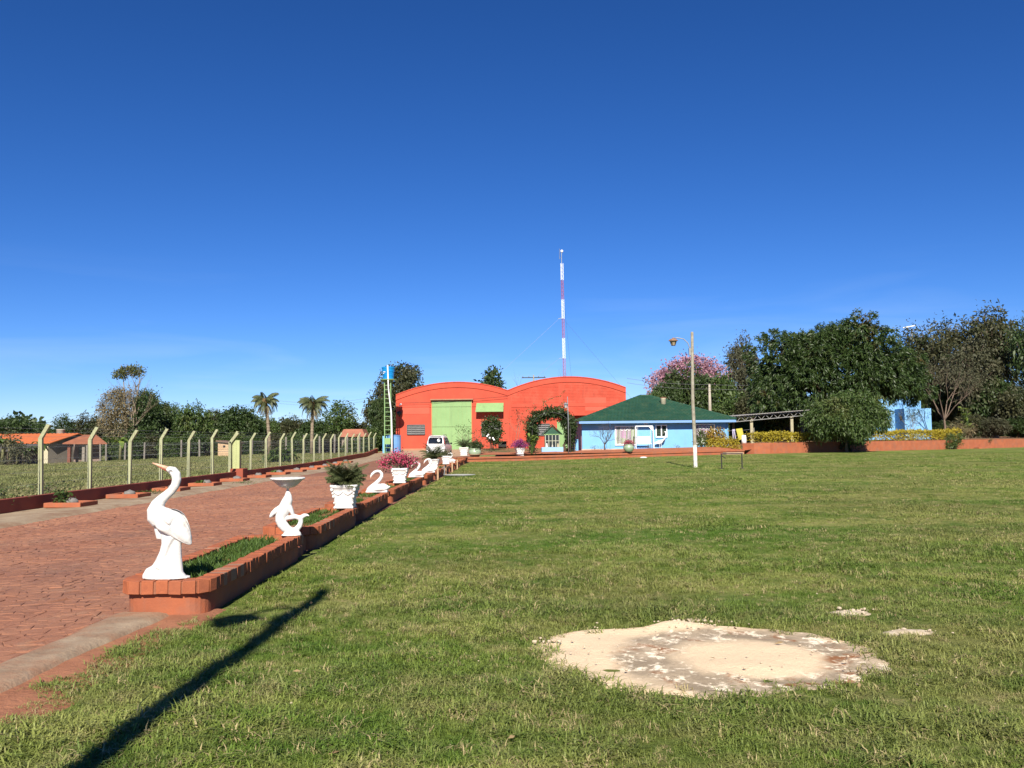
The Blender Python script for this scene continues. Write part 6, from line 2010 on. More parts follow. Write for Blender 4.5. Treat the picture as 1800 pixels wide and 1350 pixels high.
# ================================================================== LAMP POLES, RAIL, POWER POLES
def street_lamp(label, loc, H, rz, seed, bend=0.0):
    rng = random.Random(seed)
    t = thing('lamp_pole', label, 'street lamp', loc, rz, 'wooden lamp poles on the lawn')
    pts = [(0, 0, -.4), (.02, 0, .05), (.0, .01, H * .25), (-.045, 0, H * .5), (-.02, .02, H * .75), (0, 0, H - .03), (0, 0, H)]
    mb = MB(); mb.tube(pts, [.102, .10, .095, .088, .082, .074, .06], 12); mb.build('pole', WOODP, t, True)
    mb = MB(); mb.tube([(0.005, 0, -.1), (.02, 0, .05), (.008, .005, 1.15)], [.104, .103, .0985], 12); mb.build('painted_foot', mat('whitewash', (.66, .64, .56), (.48, .46, .38), 7, .9, .4, 30), t, True)
    mb = MB(); a = H - .78
    mb.tube([(-.075, -.02, a - .25), (-.16, -.02, a), (-.24, -.02, a + .22), (-.45, -.02, a + .42), (-.75, -.02, a + .48), (-.98, -.02, a + .46)], .026, 8); mb.build('arm', GREYM, t, True)
    mb = MB(); mb.b2((-.19, -.09, a - .42), (-.105, .07, a - .06)); mb.build('junction_box', GREYM, t)
    lz = a + .40
    mb = MB(); mb.lathe([(.26, -.08), (.255, -.065), (.16, .02), (.06, .045), (.04, .09)], 6, (-.98, -.02, lz)); mb.build('lantern_hood', mat('hood_rust', (.34, .20, .12), (.28, .15, .09), 5, .7, .1, 30), t)
    mb = MB(); mb.lathe([(.10, -.30), (.165, -.10), (.17, -.081)], 6, (-.98, -.02, lz)); mb.build('lantern_glass', mat('lamp_glass_amber', (.42, .33, .22), (.36, .28, .18), 4, .25, 0), t)
    mb = MB()
    for k in range(6):
        an = k * math.pi / 3; mb.bar((-.98 + .175 * math.cos(an), -.02 + .175 * math.sin(an), lz - .08), (-.98 + .105 * math.cos(an), -.02 + .105 * math.sin(an), lz - .30), .014)
    mb.lathe([(.11, -.325), (.11, -.301)], 6, (-.98, -.02, lz)); mb.build('lantern_frame', DARKM, t)
    return t
c = gz(1222, 821, .06)
H_ = at(1220, 583, c.y).z - .04
street_lamp('tall weathered wooden lamp pole with a curved arm and lantern, standing on the lawn', (c.x, c.y, float(z_lawn(c.x, c.y))), H_, 0, 1)
# the pole beside the photographer: out of frame, its shadow lies across the lawn
street_lamp('wooden lamp pole standing beside the viewpoint whose shadow crosses the near grass', (-2.14, .18, 0), 7.05, math.radians(58), 2)
def iron_rail():
    a, b = gz(1268, 823, .06), gz(1300.5, 822, .06)
    t = thing('iron_rail', 'low dark iron rail frame standing on the lawn right of the lamp pole', 'rail', ((a.x + b.x) / 2, a.y, float(z_lawn(a.x, a.y))), .12)
    h = (b.x - a.x) / 2; H = .74
    for s in (-1, 1):
        MB().tube([(s * h, 0, 0), (s * h, 0, H)], .03, 6).build('leg', DARKM, t)
        MB().box((s * h, 0, .015), (.16, .14, .06)).build('foot', DARKM, t)
    MB().tube([(-h - .04, 0, H), (h + .04, 0, H)], .028, 6).build('top_bar', DARKM, t)
    MB().tube([(-h, 0, H - .08), (-h + .18, -.05, H - .22)], .02, 5).build('hook', DARKM, t)
iron_rail()
def power_pole(px, py0, py1, Y, label, arms=True, r=.14, m=None, arm=1.1):
    a, b = at(px, py0, Y), at(px, py1, Y)
    t = thing('power_pole', label, 'utility pole', (a.x, Y, b.z))
    H = a.z - b.z
    MB().tube([(0, 0, -1.5), (0, 0, H * .5), (0, 0, H)], [r * 1.2, r, r * .7], 8).build('pole', m or WOODP, t, True)
    if arms:
        MB().b2((-arm, -.06, H - .45), (arm, .06, H - .32)).build('cross_arm', DARKM, t)
        for x in (-arm * .9, -arm * .4, arm * .4, arm * .9): MB().lathe([(.05, H - .319), (.07, H - .25), (.04, H - .16)], 8, (x, 0, 0)).build('insulator', STONEG, t)
    return t
power_pole(182, 716, 770, 118, 'dark power pole with a cross arm beyond the orange roofed house')
power_pole(1247, 675, 740, 100, 'pale concrete power pole rising behind the green house roof', False, .17, mat('pale_concrete', (.52, .47, .38), (.44, .39, .31), 3, .9, .1, 20))
power_pole(1770, 628, 760, 118, 'thin grey power pole among the trees at the far right', False, .10, GREYM)
t = power_pole(938, 659, 700, 126, 'power pole with a long cross arm peeping over the red hangar roof', True, .12, None, 1.7)
def wires(label, pts, sag, r=.018, n=2, gap=.5):
    t = thing('power_line', label, 'cable', (0, 0, 0))
    for k in range(n):
        out = []
        for a, b in zip(pts[:-1], pts[1:]):
            for j in range(12):
                f = j / 12; p = a.lerp(b, f); p.z -= sag * 4 * f * (1 - f) + gap * k; out.append(tuple(p))
        e = pts[-1].copy(); e.z -= gap * k; out.append(tuple(e))
        MB().tube(out, r, 3).build('wire', GREYM, t)
wires('pair of thin power wires crossing before the dark trees right of the hangar', [at(1102, 665, 99.5), at(1247, 676, 99.5), at(1420, 672, 99.5)], .2)
wires('faint power wires crossing the sky at the left above the field trees', [at(-60, 742, 116), at(182, 719, 118), at(480, 703, 118), at(690, 690, 118)], .8, .014, 2, .35)

# ================================================================== RIGHT OF THE HOUSE: CARPORT, LAUNDRY, BARN, BLUE BUILDING
def carport():
    Y = 77.0
    a, b = at(1281, 734, Y), at(1424, 722.5, Y)
    t = thing('carport', 'long open carport with a grey steel truss edge beside the blue house', 'shelter', (0, 0, 0))
    tr = MB()
    A1, B1 = a + Vector((0, 0, 0)), b.copy()
    drop = Vector((0, 0, -.42))
    tr.bar(A1, B1, .06); tr.bar(A1 + drop, B1 + drop * .8, .06)
    n = 20
    pr = None
    for k in range(n + 1):
        f = k / n
        top, bot = A1.lerp(B1, f), (A1 + drop).lerp(B1 + drop * .8, f)
        q = top if k % 2 else bot
        if pr is not None: tr.bar(pr, q, .035)
        pr = q
    tr.build('truss', mat('truss_pale', (.30, .30, .28), (.24, .24, .23), 2, .6, 0), t)
    rf = MB(); n = 60
    for k in range(n):
        f0, f1 = k / n, (k + 1) / n
        p0, p1 = A1.lerp(B1, f0), A1.lerp(B1, f1)
        h0, h1 = .09 + .03 * (k % 2), .09 + .03 * ((k + 1) % 2)
        q = [(p0.x, Y - .25, p0.z + h0), (p1.x, Y - .25, p1.z + h1), (p1.x, Y + 7, p1.z + h1 + .1), (p0.x, Y + 7, p0.z + h0 + .1)]
        rf.add(q + [(x, y, z - .025) for x, y, z in q], [(0, 1, 2, 3), (7, 6, 5, 4), (0, 4, 5, 1), (2, 6, 7, 3)])
    rf.build('roof_sheet', mat('sheet_grey', (.42, .40, .37), (.34, .32, .30), 1.5, .7, 0), t)
    for px in (1321, 1392):
        p = at(px, 760, Y + .3)
        z1 = A1.lerp(B1, (p.x - A1.x) / (B1.x - A1.x)).z
        MB().b2((p.x - .12, Y + .2, .5), (p.x + .12, Y + .42, z1 - .3)).build('post', mat('post_pale', (.50, .46, .30), (.40, .36, .24), 3, .9, .1, 20), t)
        MB().b2((p.x - .1, Y + 6.5, .5), (p.x + .1, Y + 6.7, z1)).build('post', mat('post_pale', (.50, .46, .30)), t)
    p0, p1 = at(1283, 760, Y + 6.9), at(1360, 760, Y + 6.9)
    MB().b2((p0.x, Y + 6.8, .6), (p1.x, Y + 6.84, 3.0)).build('dark_sheet', mat('dark_teal', (.02, .10, .08), (.015, .075, .06), 2, .9, .2, 20), t)  # dark teal sheet added at the back, where it is dark under the roof
carport()
def barn():
    Y = 88.0
    x0, x1 = at(1357, 750, Y).x, at(1475, 750, Y).x
    t = thing('wooden_barn', 'dark reddish wooden barn behind the carport and mango tree', 'building', ((x0 + x1) / 2, Y, .6))
    h = (x1 - x0) / 2
    z1 = at(1400, 736, Y).z - .6
    WD = mat('barn_wood', (.20, .085, .055), (.14, .06, .04), 2, .9, .3, 20)
    n = 26
    for k in range(n):
        a, b = -h + 2 * h * k / n, -h + 2 * h * (k + 1) / n
        MB().b2((a + .012, -.04 - .012 * (k % 2), 0), (b - .012, .04, z1)).build('plank', WD, t)
    MB().b2((-h, .041, -.2), (h, 6, z1 - .05)).build('wall', WD, t)
    rf = MB(); rf.prism([(-h - .4, z1 - .05), (h + .4, z1 - .05), (h * .7, z1 + 1.1), (-h * .7, z1 + 1.1)], -.5, 6.5); rf.build('roof', mat('barn_roof', (.40, .13, .07), (.30, .10, .055), 2, .9, .3, 10), t)
    for x in (-h * .45, h * .15):
        d = MB().b2((x - .5, -.09, 0), (x + .5, -.053, 2.1)).build('door', mat('barn_door', (.07, .035, .03), (.05, .028, .025)), t)
    p = MB(); c = at(1411, 760, Y - 1.5); p.b2((c.x - (x0 + x1) / 2 - .14, -1.6, -.1), (c.x - (x0 + x1) / 2 + .14, -1.35, z1 - .06)); p.build('porch_post', STONEG, t)
barn()
def laundry():
    Y = 72.6
    a, b = at(1281, 757, Y), at(1325, 754, Y)
    t = thing('clothes_line', 'sagging clothes line tied between the house corner and the carport post', 'clothesline', (0, 0, 0))
    mb = MB(); m = a.lerp(b, .5); m.z -= .06
    mb.tube([tuple(a), tuple(m), tuple(b)], .01, 4); mb.build('line', GREYM, t)
    MB().tube([(b.x, Y, .5), (b.x, Y, b.z + .1)], .04, 6).build('post', WOODP, t)
    def cloth(poly, y, seed):
        rng = np.random.default_rng(seed)
        mb = MB(); (x0, z0), (x1, z1), (x2, z2), (x3, z3) = poly
        nu, nv = 9, 9
        for s in (-.006, .006):
            for i in range(nv):
                for j in range(nu):
                    u_, v_ = j / (nu - 1), i / (nv - 1)
                    tx, tz = x0 + (x1 - x0) * u_, z0 + (z1 - z0) * u_
                    bx, bz = x3 + (x2 - x3) * u_, z3 + (z2 - z3) * u_
                    mb.v.append((tx + (bx - tx) * v_, y + s + .05 * v_ * math.sin(u_ * 9 + seed), tz + (bz - tz) * v_))
        for l in range(2):
            for i in range(nv - 1):
                for j in range(nu - 1):
                    q = [l * nu * nv + i * nu + j, l * nu * nv + i * nu + j + 1, l * nu * nv + (i + 1) * nu + j + 1, l * nu * nv + (i + 1) * nu + j]
                    mb.f.append(q if l else q[::-1]); mb.m.append(0)
        return mb
    def P(px, py): c = at(px, py, Y - .03); return (c.x, c.z)
    o = cloth([P(1293.5, 754), P(1304.5, 752.5), P(1308.5, 771), P(1299, 773.5)], Y - .03, 1).build('towel', mat('yellow_cloth', (.62, .56, .09), (.56, .50, .08), 3, .9, .1, 40), None, True)
    tag(o, 'bright yellow towel hanging from the clothes line beside the blue house', 'towel')
    t2 = thing('trousers', 'pale lilac trousers hanging from the clothes line left of the yellow towel', 'clothing', (0, 0, 0))
    CL = mat('lilac_cloth', (.55, .52, .68), (.50, .47, .62), 3, .9, .1, 40)
    cloth([P(1287.3, 754.6), P(1292, 754.3), P(1291.8, 758), P(1287.2, 758.3)], Y - .03, 2).build('waist', CL, t2, True)
    cloth([P(1287.2, 758.3), P(1289.2, 758.2), P(1290, 771.5), P(1288, 772)], Y - .03, 3).build('trouser_leg', CL, t2, True)
    cloth([P(1290, 758.1), P(1291.8, 758), P(1294, 771), P(1292, 771.5)], Y - .03, 4).build('trouser_leg', CL, t2, True)
laundry()
o = MB().lathe([(.22, 0), (.2, .3), (.16, .62), (.10, .64)], 10).build('white_bucket', WHITEP, None, True); c = at(1308, 790, 70.2); o.location = (18.3, 70.35, 1.0 - .0); o.location.z = z_lawn(18.3, 70.4) + .84; tag(o, 'white bucket standing on the left end of the retaining wall', 'bucket')
def blue_building():
    Y = 95.0
    t = thing('blue_building', 'sky blue flat roofed outbuilding with a taller tank block behind the right hedge', 'building', (0, 0, 0))
    def X(px, y=Y): return at(px, 730, y).x
    def Z(px, py, y=Y): return at(px, py, y).z
    zb = .8
    LB = mat('outbuilding_blue', (.25, .52, .82), (.21, .46, .76), .8, .8, .1, 20)
    MB().b2((X(1590), Y, zb), (X(1637), Y + 2.4, Z(1600, 718))).build('front_block', LB, t)
    DB = MB().b2((X(1590) - .006, Y + .5, Z(1580, 739)), (X(1590) - .001, Y + 1.2, Z(1580, 731))).build('window', mat('dark_opening', (.03, .03, .03)), t)
    MB().b2((X(1519, Y + 2.6), Y + 2.42, zb), (X(1618, Y + 2.6), Y + 6, Z(1590, 700, Y + 2.6))).build('tank_block', LB, t)
    MB().b2((X(1607, Y + 2.6), Y + 2.35, Z(1590, 700, Y + 2.6)), (X(1618, Y + 2.6), Y + 5.9, Z(1590, 683, Y + 2.6))).build('chimney_block', LB, t)
    MB().b2((X(1515), Y + .4, zb), (X(1573), Y + .6, Z(1550, 750))).build('low_wall', LB, t)
    for k in range(3):
        z = Z(1560, 728 + 6.5 * k, Y + 2.3)
        MB().b2((X(1556), Y + 2.3, z - .1), (X(1572), Y + 2.4, z + .1)).build('vent_slat', WHITEP, t)
    bk = MB(); bk.b2((X(1555), Y + 2.36, Z(1560, 748, Y + 2.3)), (X(1573), Y + 2.415, Z(1560, 726, Y + 2.3))); bk.build('vent_opening', mat('dark_opening', (.03, .03, .03)), t)
blue_building()
# white tube lamp on a tall pole seen above the trees on the right
def tube_lamp():
    Y = 121
    c = at(1598, 575, Y)
    t = thing('tube_lamp', 'white tube floodlight on a tall thin pole above the right trees', 'lamp', (c.x, Y, .8))
    H = c.z - .8
    MB().tube([(.5, .3, -.5), (.5, .3, H - .2)], .09, 8).build('pole', GREYM, t, True)
    MB().bar((-.85, 0, H - .1), (.85, 0, H + .2), .2, .14).build('tube', WHITEP, t, bevel=.03)
    MB().bar((.5, .3, H - .25), (.1, .06, H - .02), .05).build('bracket', GREYM, t)
tube_lamp()

# ================================================================== HEDGES
def hedge(label, pts, h, w, seed, nper=420):
    rng = np.random.default_rng(seed)
    P = [Vector(p) for p in pts]
    L = sum((b - a).length for a, b in zip(P[:-1], P[1:]))
    t = thing('clipped_hedge', label, 'hedge', (P[0].x, P[0].y, P[0].z))
    n = int(nper * L)
    s = rng.random(n) * L
    acc = np.concatenate([[0], np.cumsum([(b - a).length for a, b in zip(P[:-1], P[1:])])])
    xyz = np.stack([np.interp(s, acc, [p[i] for p in P]) for i in range(3)], -1)
    dx = np.interp(s + .3, acc, [p[0] for p in P]) - np.interp(s - .3, acc, [p[0] for p in P])
    dy = np.interp(s + .3, acc, [p[1] for p in P]) - np.interp(s - .3, acc, [p[1] for p in P])
    nrm = unit(np.stack([-dy, dx, 0 * dx], -1))
    lump = 1 + .13 * vnoise(s * 1.1, 0 * s, seed) + .08 * vnoise(s * 3.1, 0 * s + 5, seed)
    u_ = rng.uniform(-1, 1, n); v_ = rng.random(n) ** .7
    surf = rng.random(n) < .75
    edge = rng.random(n) < .5
    u_ = np.where(surf & edge, np.sign(u_) * (.92 + .1 * rng.random(n)), u_)
    v_ = np.where(surf & ~edge, .93 + .12 * rng.random(n), v_)
    C = xyz + nrm * (u_ * w / 2 * lump)[:, None] + np.array([0, 0, 1.0]) * (v_ * h * lump)[:, None] - np.array(P[0])
    D = nrm * u_[:, None] * .8 + rng.normal(size=(n, 3)) * .7 + np.array([0, 0, .5])
    # sprigs standing proud of the top
    m = int(L * 26)
    i = rng.integers(0, n, m); tops = C[i].copy(); tops[:, 2] = h * lump[i] + rng.random(m) * .12
    C = np.concatenate([C, tops]); D = np.concatenate([D, rng.normal(size=(m, 3)) * .4 + [0, 0, 1]])
    np_mesh('foliage', leaf_quads(rng, C, D, .17, .085, .12), 4, L_YEL, t)
    mb = MB()
    for k in range(int(L * 1.6)):
        q = xyz[rng.integers(0, n)] - np.array(P[0])
        mb.tube([(q[0], q[1], -.1), (q[0] + rng.normal() * .1, q[1] + rng.normal() * .1, h * .7)], [.03, .012], 4)
    mb.build('stems', BARK, t)
def wp(px, back, dz=.80):
    d = ray(px, 780); x, y = d[0] / d[1] * 70, 70
    for _ in range(12):
        y = float(y_kerb(x)) + back; x = d[0] / d[1] * y
    return (x, y, float(z_lawn(x, y)) + dz)
hedge('clipped yellow hedge on the curved wall, left of the dark spreading shrub', [wp(px, .75) for px in np.linspace(1316, 1500, 14)], .74, .9, 61)
hedge('clipped yellow hedge on the wall in front of the blue outbuilding', [wp(px, .75) for px in np.linspace(1528, 1682, 14)], .82, .9, 62)
c = Vector(wp(1675, -.35, 0))
shrub('corner_shrub', 'small dark green shrub growing against the face of the retaining wall', (c.x, c.y, c.z), [(0, 0, .75, .85, .5, .62), (.3, 0, 1.2, .6, .4, .35), (-.4, 0, .35, .6, .4, .3)], 150, 14, .16, .07, .13, L_MID, 63, .03)
c = Vector(wp(1737, .2, .62))
weed((c.x, c.y - .3, c.z), .12, .2, 40, 'small dark weed growing out of the retaining wall top at the right', L_DARK, .14, .07)

# ================================================================== TREES
# kinds, base at the origin, real metres
tree_proto('mango', 101, lumpy([(-.4, 0, 6.2, 5.2, 4.6, 2.6), (-4.9, -.6, 7.0, 3.0, 3.0, 2.6), (-4.6, -.4, 4.2, 2.7, 2.8, 2.6), (4.4, -.4, 6.0, 2.9, 3.0, 2.3), (1.2, -1.0, 8.3, 3.4, 3.2, 2.1), (-2.2, -2.2, 4.4, 3.2, 2.4, 2.4), (2.4, -2.4, 5.2, 3.0, 2.4, 2.0), (6.0, 0, 5.0, 1.7, 2.0, 1.6), (-2.6, -1, 7.9, 2.3, 2.4, 1.5), (-.4, -.6, 8.1, 2.4, 2.4, 1.5), (-5.2, 0, 3.2, 2.1, 2.3, 2.1)], 60, 1.25, 5), 4300, 22, .33, .095, .10, L_MANGO, 2.6, .38, BARK, .22, .25, 6, shell=(.84, 1.05), wild=.72, jag=.2)
tree_proto('broad', 102, lumpy([(0, 0, 4.6, 3.6, 3.3, 2.2), (-1.9, -.5, 3.8, 2.2, 2.2, 1.7), (2.0, -.4, 4.0, 2.2, 2.2, 1.8), (.4, -.6, 6.1, 2.2, 2.0, 1.4), (-.6, -1.8, 3.2, 2.2, 1.7, 1.5), (1.2, -1.6, 2.8, 1.9, 1.6, 1.3)], 14, 1.0, 5), 620, 15, .42, .20, .26, L_DARK, 2.2, .2, BARK, .25, .3, 5)
tree_proto('rounded', 103, lumpy([(0, 0, 4.2, 3.4, 3.2, 2.7), (-1.6, -.8, 3.2, 2.2, 2, 2), (1.7, -.8, 3.4, 2.2, 2, 2.1), (.2, -1.6, 2.6, 2.2, 1.6, 1.7)], 14, 1.0, 7), 560, 15, .40, .19, .26, L_MID, 1.8, .2, BARK, .25, .3, 5)
tree_proto('loose', 104, [(0, 0, 6.6, 2.4, 2.2, 1.6), (-1.7, 0, 5.2, 1.7, 1.6, 1.2), (1.8, -.3, 5.5, 1.8, 1.6, 1.2), (.4, -.3, 8.2, 1.5, 1.4, 1.0), (-.8, -.5, 3.9, 1.6, 1.4, 1.0), (1.1, .2, 3.6, 1.4, 1.3, .9)], 330, 12, .40, .17, .30, L_GREYG, 3.4, .17, BARKP, .2, .12, 6, shell=(.5, 1.05), jag=.25)
tree_proto('tall', 105, lumpy([(0, 0, 9.0, 3.2, 3.0, 2.2), (-2.6, -.4, 7.4, 2.6, 2.4, 1.6), (2.5, -.2, 7.8, 2.6, 2.4, 1.7), (.6, 0, 11.0, 2.2, 2.0, 1.3), (-1.0, -1, 5.4, 2.4, 2.0, 1.3), (2.0, -.8, 5.0, 2.0, 1.8, 1.2), (-3.4, .3, 9.4, 1.6, 1.5, .9)], 16, 1.1, 4), 560, 12, .44, .18, .32, L_BROWN, 4.6, .3, BARK, .2, .14, 7, shell=(.5, 1.08), jag=.25)
tree_proto('tower_side', 106, lumpy([(0, 0, 7.6, 3.3, 3.0, 2.4), (-1.2, -.4, 5.0, 3.4, 3.0, 2.4), (-2.0, -.6, 2.8, 3.2, 2.6, 2.0), (1.6, -.6, 6.4, 2.8, 2.4, 2.2), (.8, -.3, 9.0, 2.2, 2.0, 1.3), (1.0, -1.2, 3.2, 2.8, 2.2, 2.4)], 16, 1.1, 10), 900, 14, .40, .19, .26, L_BROWN, 2.4, .3, BARK, .25, .3, 6)
tree_proto('magnolia', 107, [(0, 0, 7.0, 1.3, 1.2, 1.2), (-1.2, 0, 5.8, 1.2, 1.1, .7), (1.3, 0, 5.9, 1.3, 1.1, .7), (.2, -.2, 8.3, .8, .8, .8), (-1.9, 0, 4.8, 1.0, .9, .6), (2.0, 0, 4.8, 1.1, 1, .6), (.3, -.3, 4.8, 1.4, 1.2, .9), (1.0, .0, 7.4, .9, .9, .5), (-.9, 0, 7.3, .8, .8, .5)], 210, 12, .42, .20, .20, L_DARK, 4.4, .16, BARK, .1, .1, 7, shell=(.4, 1.05), jag=.2)
tree_proto('lapacho', 108, [(0, 0, 8.2, 4.2, 3.6, 1.6), (-2.8, 0, 7.0, 2.4, 2.2, 1.5), (2.8, 0, 7.2, 2.5, 2.2, 1.5), (-4.0, 0, 5.4, 1.4, 1.6, 1.5), (3.8, 0, 5.4, 1.6, 1.6, 1.5), (.5, 0, 9.2, 2.8, 2.4, 1.0)], 1000, 9, .30, .20, .30, L_PINK, 4.2, .26, BARKP, .1, .05, 8, shell=(.55, 1.06), jag=.2)
tree_proto('spreading', 109, lumpy([(0, 0, 2.6, 2.5, 2.2, 1.5), (-1.4, -.4, 2.7, 1.6, 1.6, 1.2), (1.5, -.4, 2.7, 1.7, 1.6, 1.25), (-.3, -1.2, 2.1, 2.0, 1.4, 1.2), (.4, -.5, 3.7, 1.7, 1.6, .9), (2.4, -.2, 2.2, 1.0, 1.1, .8), (-2.3, -.2, 2.2, 1.0, 1.1, .8), (.5, -1.0, 1.4, .9, .8, .7), (2.7, -.2, 2.5, .9, 1.0, .7), (-2.6, -.2, 2.4, .9, 1.0, .7)], 18, .8, 3), 1500, 17, .20, .075, .15, L_MID, 1.0, .12, BARK, .3, .3, 6, shell=(.7, 1.05), jag=.14)

def tz(x, y):
    if x < -13.5: return float(z_field(x, y))
    if y > float(y_kerb(x)): return zt(x, y)
    return float(z_drive(x, y))
NATIVE = {'mango': (15.0, 11.1), 'broad': (8.4, 7.5), 'rounded': (7.6, 6.9), 'loose': (7.0, 9.2), 'tall': (10.6, 12.3), 'tower_side': (10.0, 10.3), 'magnolia': (6.2, 9.1), 'lapacho': (10.8, 10.2), 'spreading': (6.8, 4.6)}
def tree_px(key, name, label, pxc, pxw, pytop, Y, rz=0.0, group=None, lmat=None, z=None, depth=1.0):
    """a tree whose crown spans pxw photo pixels about pxc and whose top is at pytop, standing at distance Y"""
    x = at(pxc, 760, Y).x
    zb = tz(x, Y) if z is None else z
    w = pxw / F * Y; H = at(pxc, pytop, Y).z - zb
    nw, nh = NATIVE[key]
    return plant_tree(key, name, label, (x, Y, zb), (w / nw, w / nw * depth, H / nh), rz, group, 'tree', lmat)
LT = 'trees behind the field at the left'
rg = random.Random(5)
left = [
 ('rounded', 'dark_tree', 'dark rounded tree at the left edge of the picture behind the orange roofed house', 22, 92, 735, 112, L_DARK),
 ('broad', 'dark_tree', 'low dark tree just left of the rooftop tank of the orange roofed house', 70, 60, 745, 125, None),
 ('loose', 'dark_tree', 'small dark layered tree rising behind the rooftop tank', 112, 56, 731, 108, L_DARK),
 ('rounded', 'brown_green_tree', 'domed brownish green tree right of the rooftop tank', 152, 70, 731, 110, L_BROWN),
 ('broad', 'dark_tree', 'dense dark green tree joined to the right side of the tall half bare tree', 262, 70, 690, 112, None),
 ('broad', 'dark_tree', 'dark bushy tree right of the tall half bare tree', 286, 70, 709, 116, L_DARK),
 ('loose', 'dark_tree', 'tree with a small raised tuft on top between two broad dark trees', 306, 44, 712, 128, L_MID),
 ('rounded', 'mid_green_tree', 'lighter green rounded tree in the middle of the left tree row', 342, 74, 713, 110, L_MID),
 ('broad', 'brown_green_tree', 'brownish low tree between the lighter rounded tree and the broad dark one', 376, 56, 722, 124, L_BROWN),
 ('broad', 'dark_tree', 'broad dark tree left of the first palm', 424, 96, 716, 112, None),
 ('rounded', 'dark_tree', 'dark rounded tree behind the trunk of the first palm', 466, 60, 735, 118, None),
 ('rounded', 'brown_green_tree', 'brown tinged rounded tree between the two palms', 514, 70, 734, 120, L_BROWN),
 ('broad', 'dark_tree', 'dark tree behind the trunk of the second palm', 556, 76, 738, 116, L_DARK),
 ('loose', 'feathery_tree', 'tall feathery open tree right of the second palm', 596, 86, 707, 108, L_MID),
 ('broad', 'brown_green_tree', 'brownish green tree left of the big tree behind the water tower', 626, 74, 742, 112, L_BROWN),
 ('rounded', 'dark_tree', 'dark low tree right at the foot of the water tower tree', 650, 50, 752, 104, None),
]
for (k, nm, lb, pxc, pxw, top, Y, lm) in left:
    tree_px(k, nm, lb, pxc, pxw, top, Y, rg.uniform(0, 6.28), LT, lm)
# lower growth under them, so the row closes down to the grass
low = [(18, 70, 765, 100), (60, 60, 770, 104), (205, 56, 765, 104), (236, 60, 764, 102), (268, 62, 766, 103), (304, 60, 765, 101), (340, 62, 763, 102), (372, 56, 765, 104), (410, 62, 762, 104), (446, 60, 764, 103), (482, 58, 763, 103), (520, 60, 762, 102), (556, 60, 764, 101), (594, 60, 763, 100), (630, 56, 766, 98)]
wl = ['left edge', 'orange roofed house', 'half bare tree trunk', 'right foot of the half bare tree', 'banana plant', 'fourth grey far fence post', 'lighter rounded tree', 'tan shed', 'gate post', 'first palm', 'gap right of the first palm', 'second palm', 'right side of the second palm', 'feathery tree', 'water tower tree']
for i, (pxc, pxw, top, Y) in enumerate(low):
    x = at(pxc, 760, Y).x
    tree_px('rounded', 'scrub_bush', 'dark scrub bush in the undergrowth at the ' + wl[i], pxc, pxw, top, Y, rg.uniform(0, 6.28), 'scrub under the left tree row', [L_DARK, L_BROWN, L_MID][i % 3], z=tz(x, Y) - .9)
# the tall half bare tree
def half_bare_tree():
    Y = 104
    c = at(226, 790, Y)
    rng = np.random.default_rng(121)
    zb = tz(c.x, Y)
    t = thing('half_bare_tree', 'tall half bare tree with a flat green crown on top and dry tan branches', 'tree', (c.x, Y, zb))
    H = at(226, 646, Y).z - zb
    mb = MB(); ends = []
    for (dx, w) in ((-.35, .16), (.05, .22), (.28, .17), (-.15, .15)):
        branch(mb, rng, (dx * .3, 0, 0), (dx * .55, rng.normal() * .1, 1), H * .40, w, 4, 3, .42, .66, .30, 6, ends, 3)
    for s in (-.2, .3):
        mb.tube([(s, 0, 0), (s * 1.6, 0, H * .4), (s * 3, .1, H * .7), (s * 4.2, 0, H * .95)], [.16, .12, .08, .03], 6)
        for k in range(10):
            a = rng.uniform(-1, 1); z = H * rng.uniform(.45, .9)
            mb.tube([(s * 2.6 * z / H * 1.3, 0, z), (s * 3 * z / H + a * .8, 0, z + .8), (s * 3 * z / H + a * 1.5, rng.normal() * .5, z + 1.7)], [.05, .03, .01], 4)
    mb.build('trunk', BARKP, t, True)
    g = crown(rng, [(-.3, 0, H * .955, 1.1, 1.0, .36), (.6, 0, H * .968, 1.0, .9, .34), (-1.1, 0, H * .925, .7, .7, .34), (1.3, 0, H * .915, .5, .5, .33)], 130, 12, .30, .14, .2, .1, (.3, 1), .2)
    np_mesh('crown', g, 4, leafmat('olive_leaf', (.11, .125, .034), (.18, .19, .06), None, 0, .6, .3), t)
    g = crown(rng, [(-2.0, 0, H * .56, 1.3, 1.3, 2.0), (-1.3, 0, H * .38, 1.5, 1.3, 1.7), (-2.4, 0, H * .46, .9, .9, 1.4), (-.6, 0, H * .62, 1.0, 1.0, 1.6), (-1.6, .2, H * .68, .8, .8, 1.0)], 900, 12, .26, .10, .28, .2, (.3, 1.05), .1)
    np_mesh('dry_foliage', g, 4, L_TAN, t)
    g = crown(rng, [(1.9, .3, H * .62, 1.4, 1.2, 1.4), (2.4, .3, H * .45, 1.6, 1.3, 1.7), (1.6, .4, H * .30, 1.7, 1.4, 1.8)], 330, 13, .34, .16, .26, .2, (.4, 1.05), .1)
    np_mesh('dark_foliage', g, 4, L_DARK, t)
half_bare_tree()
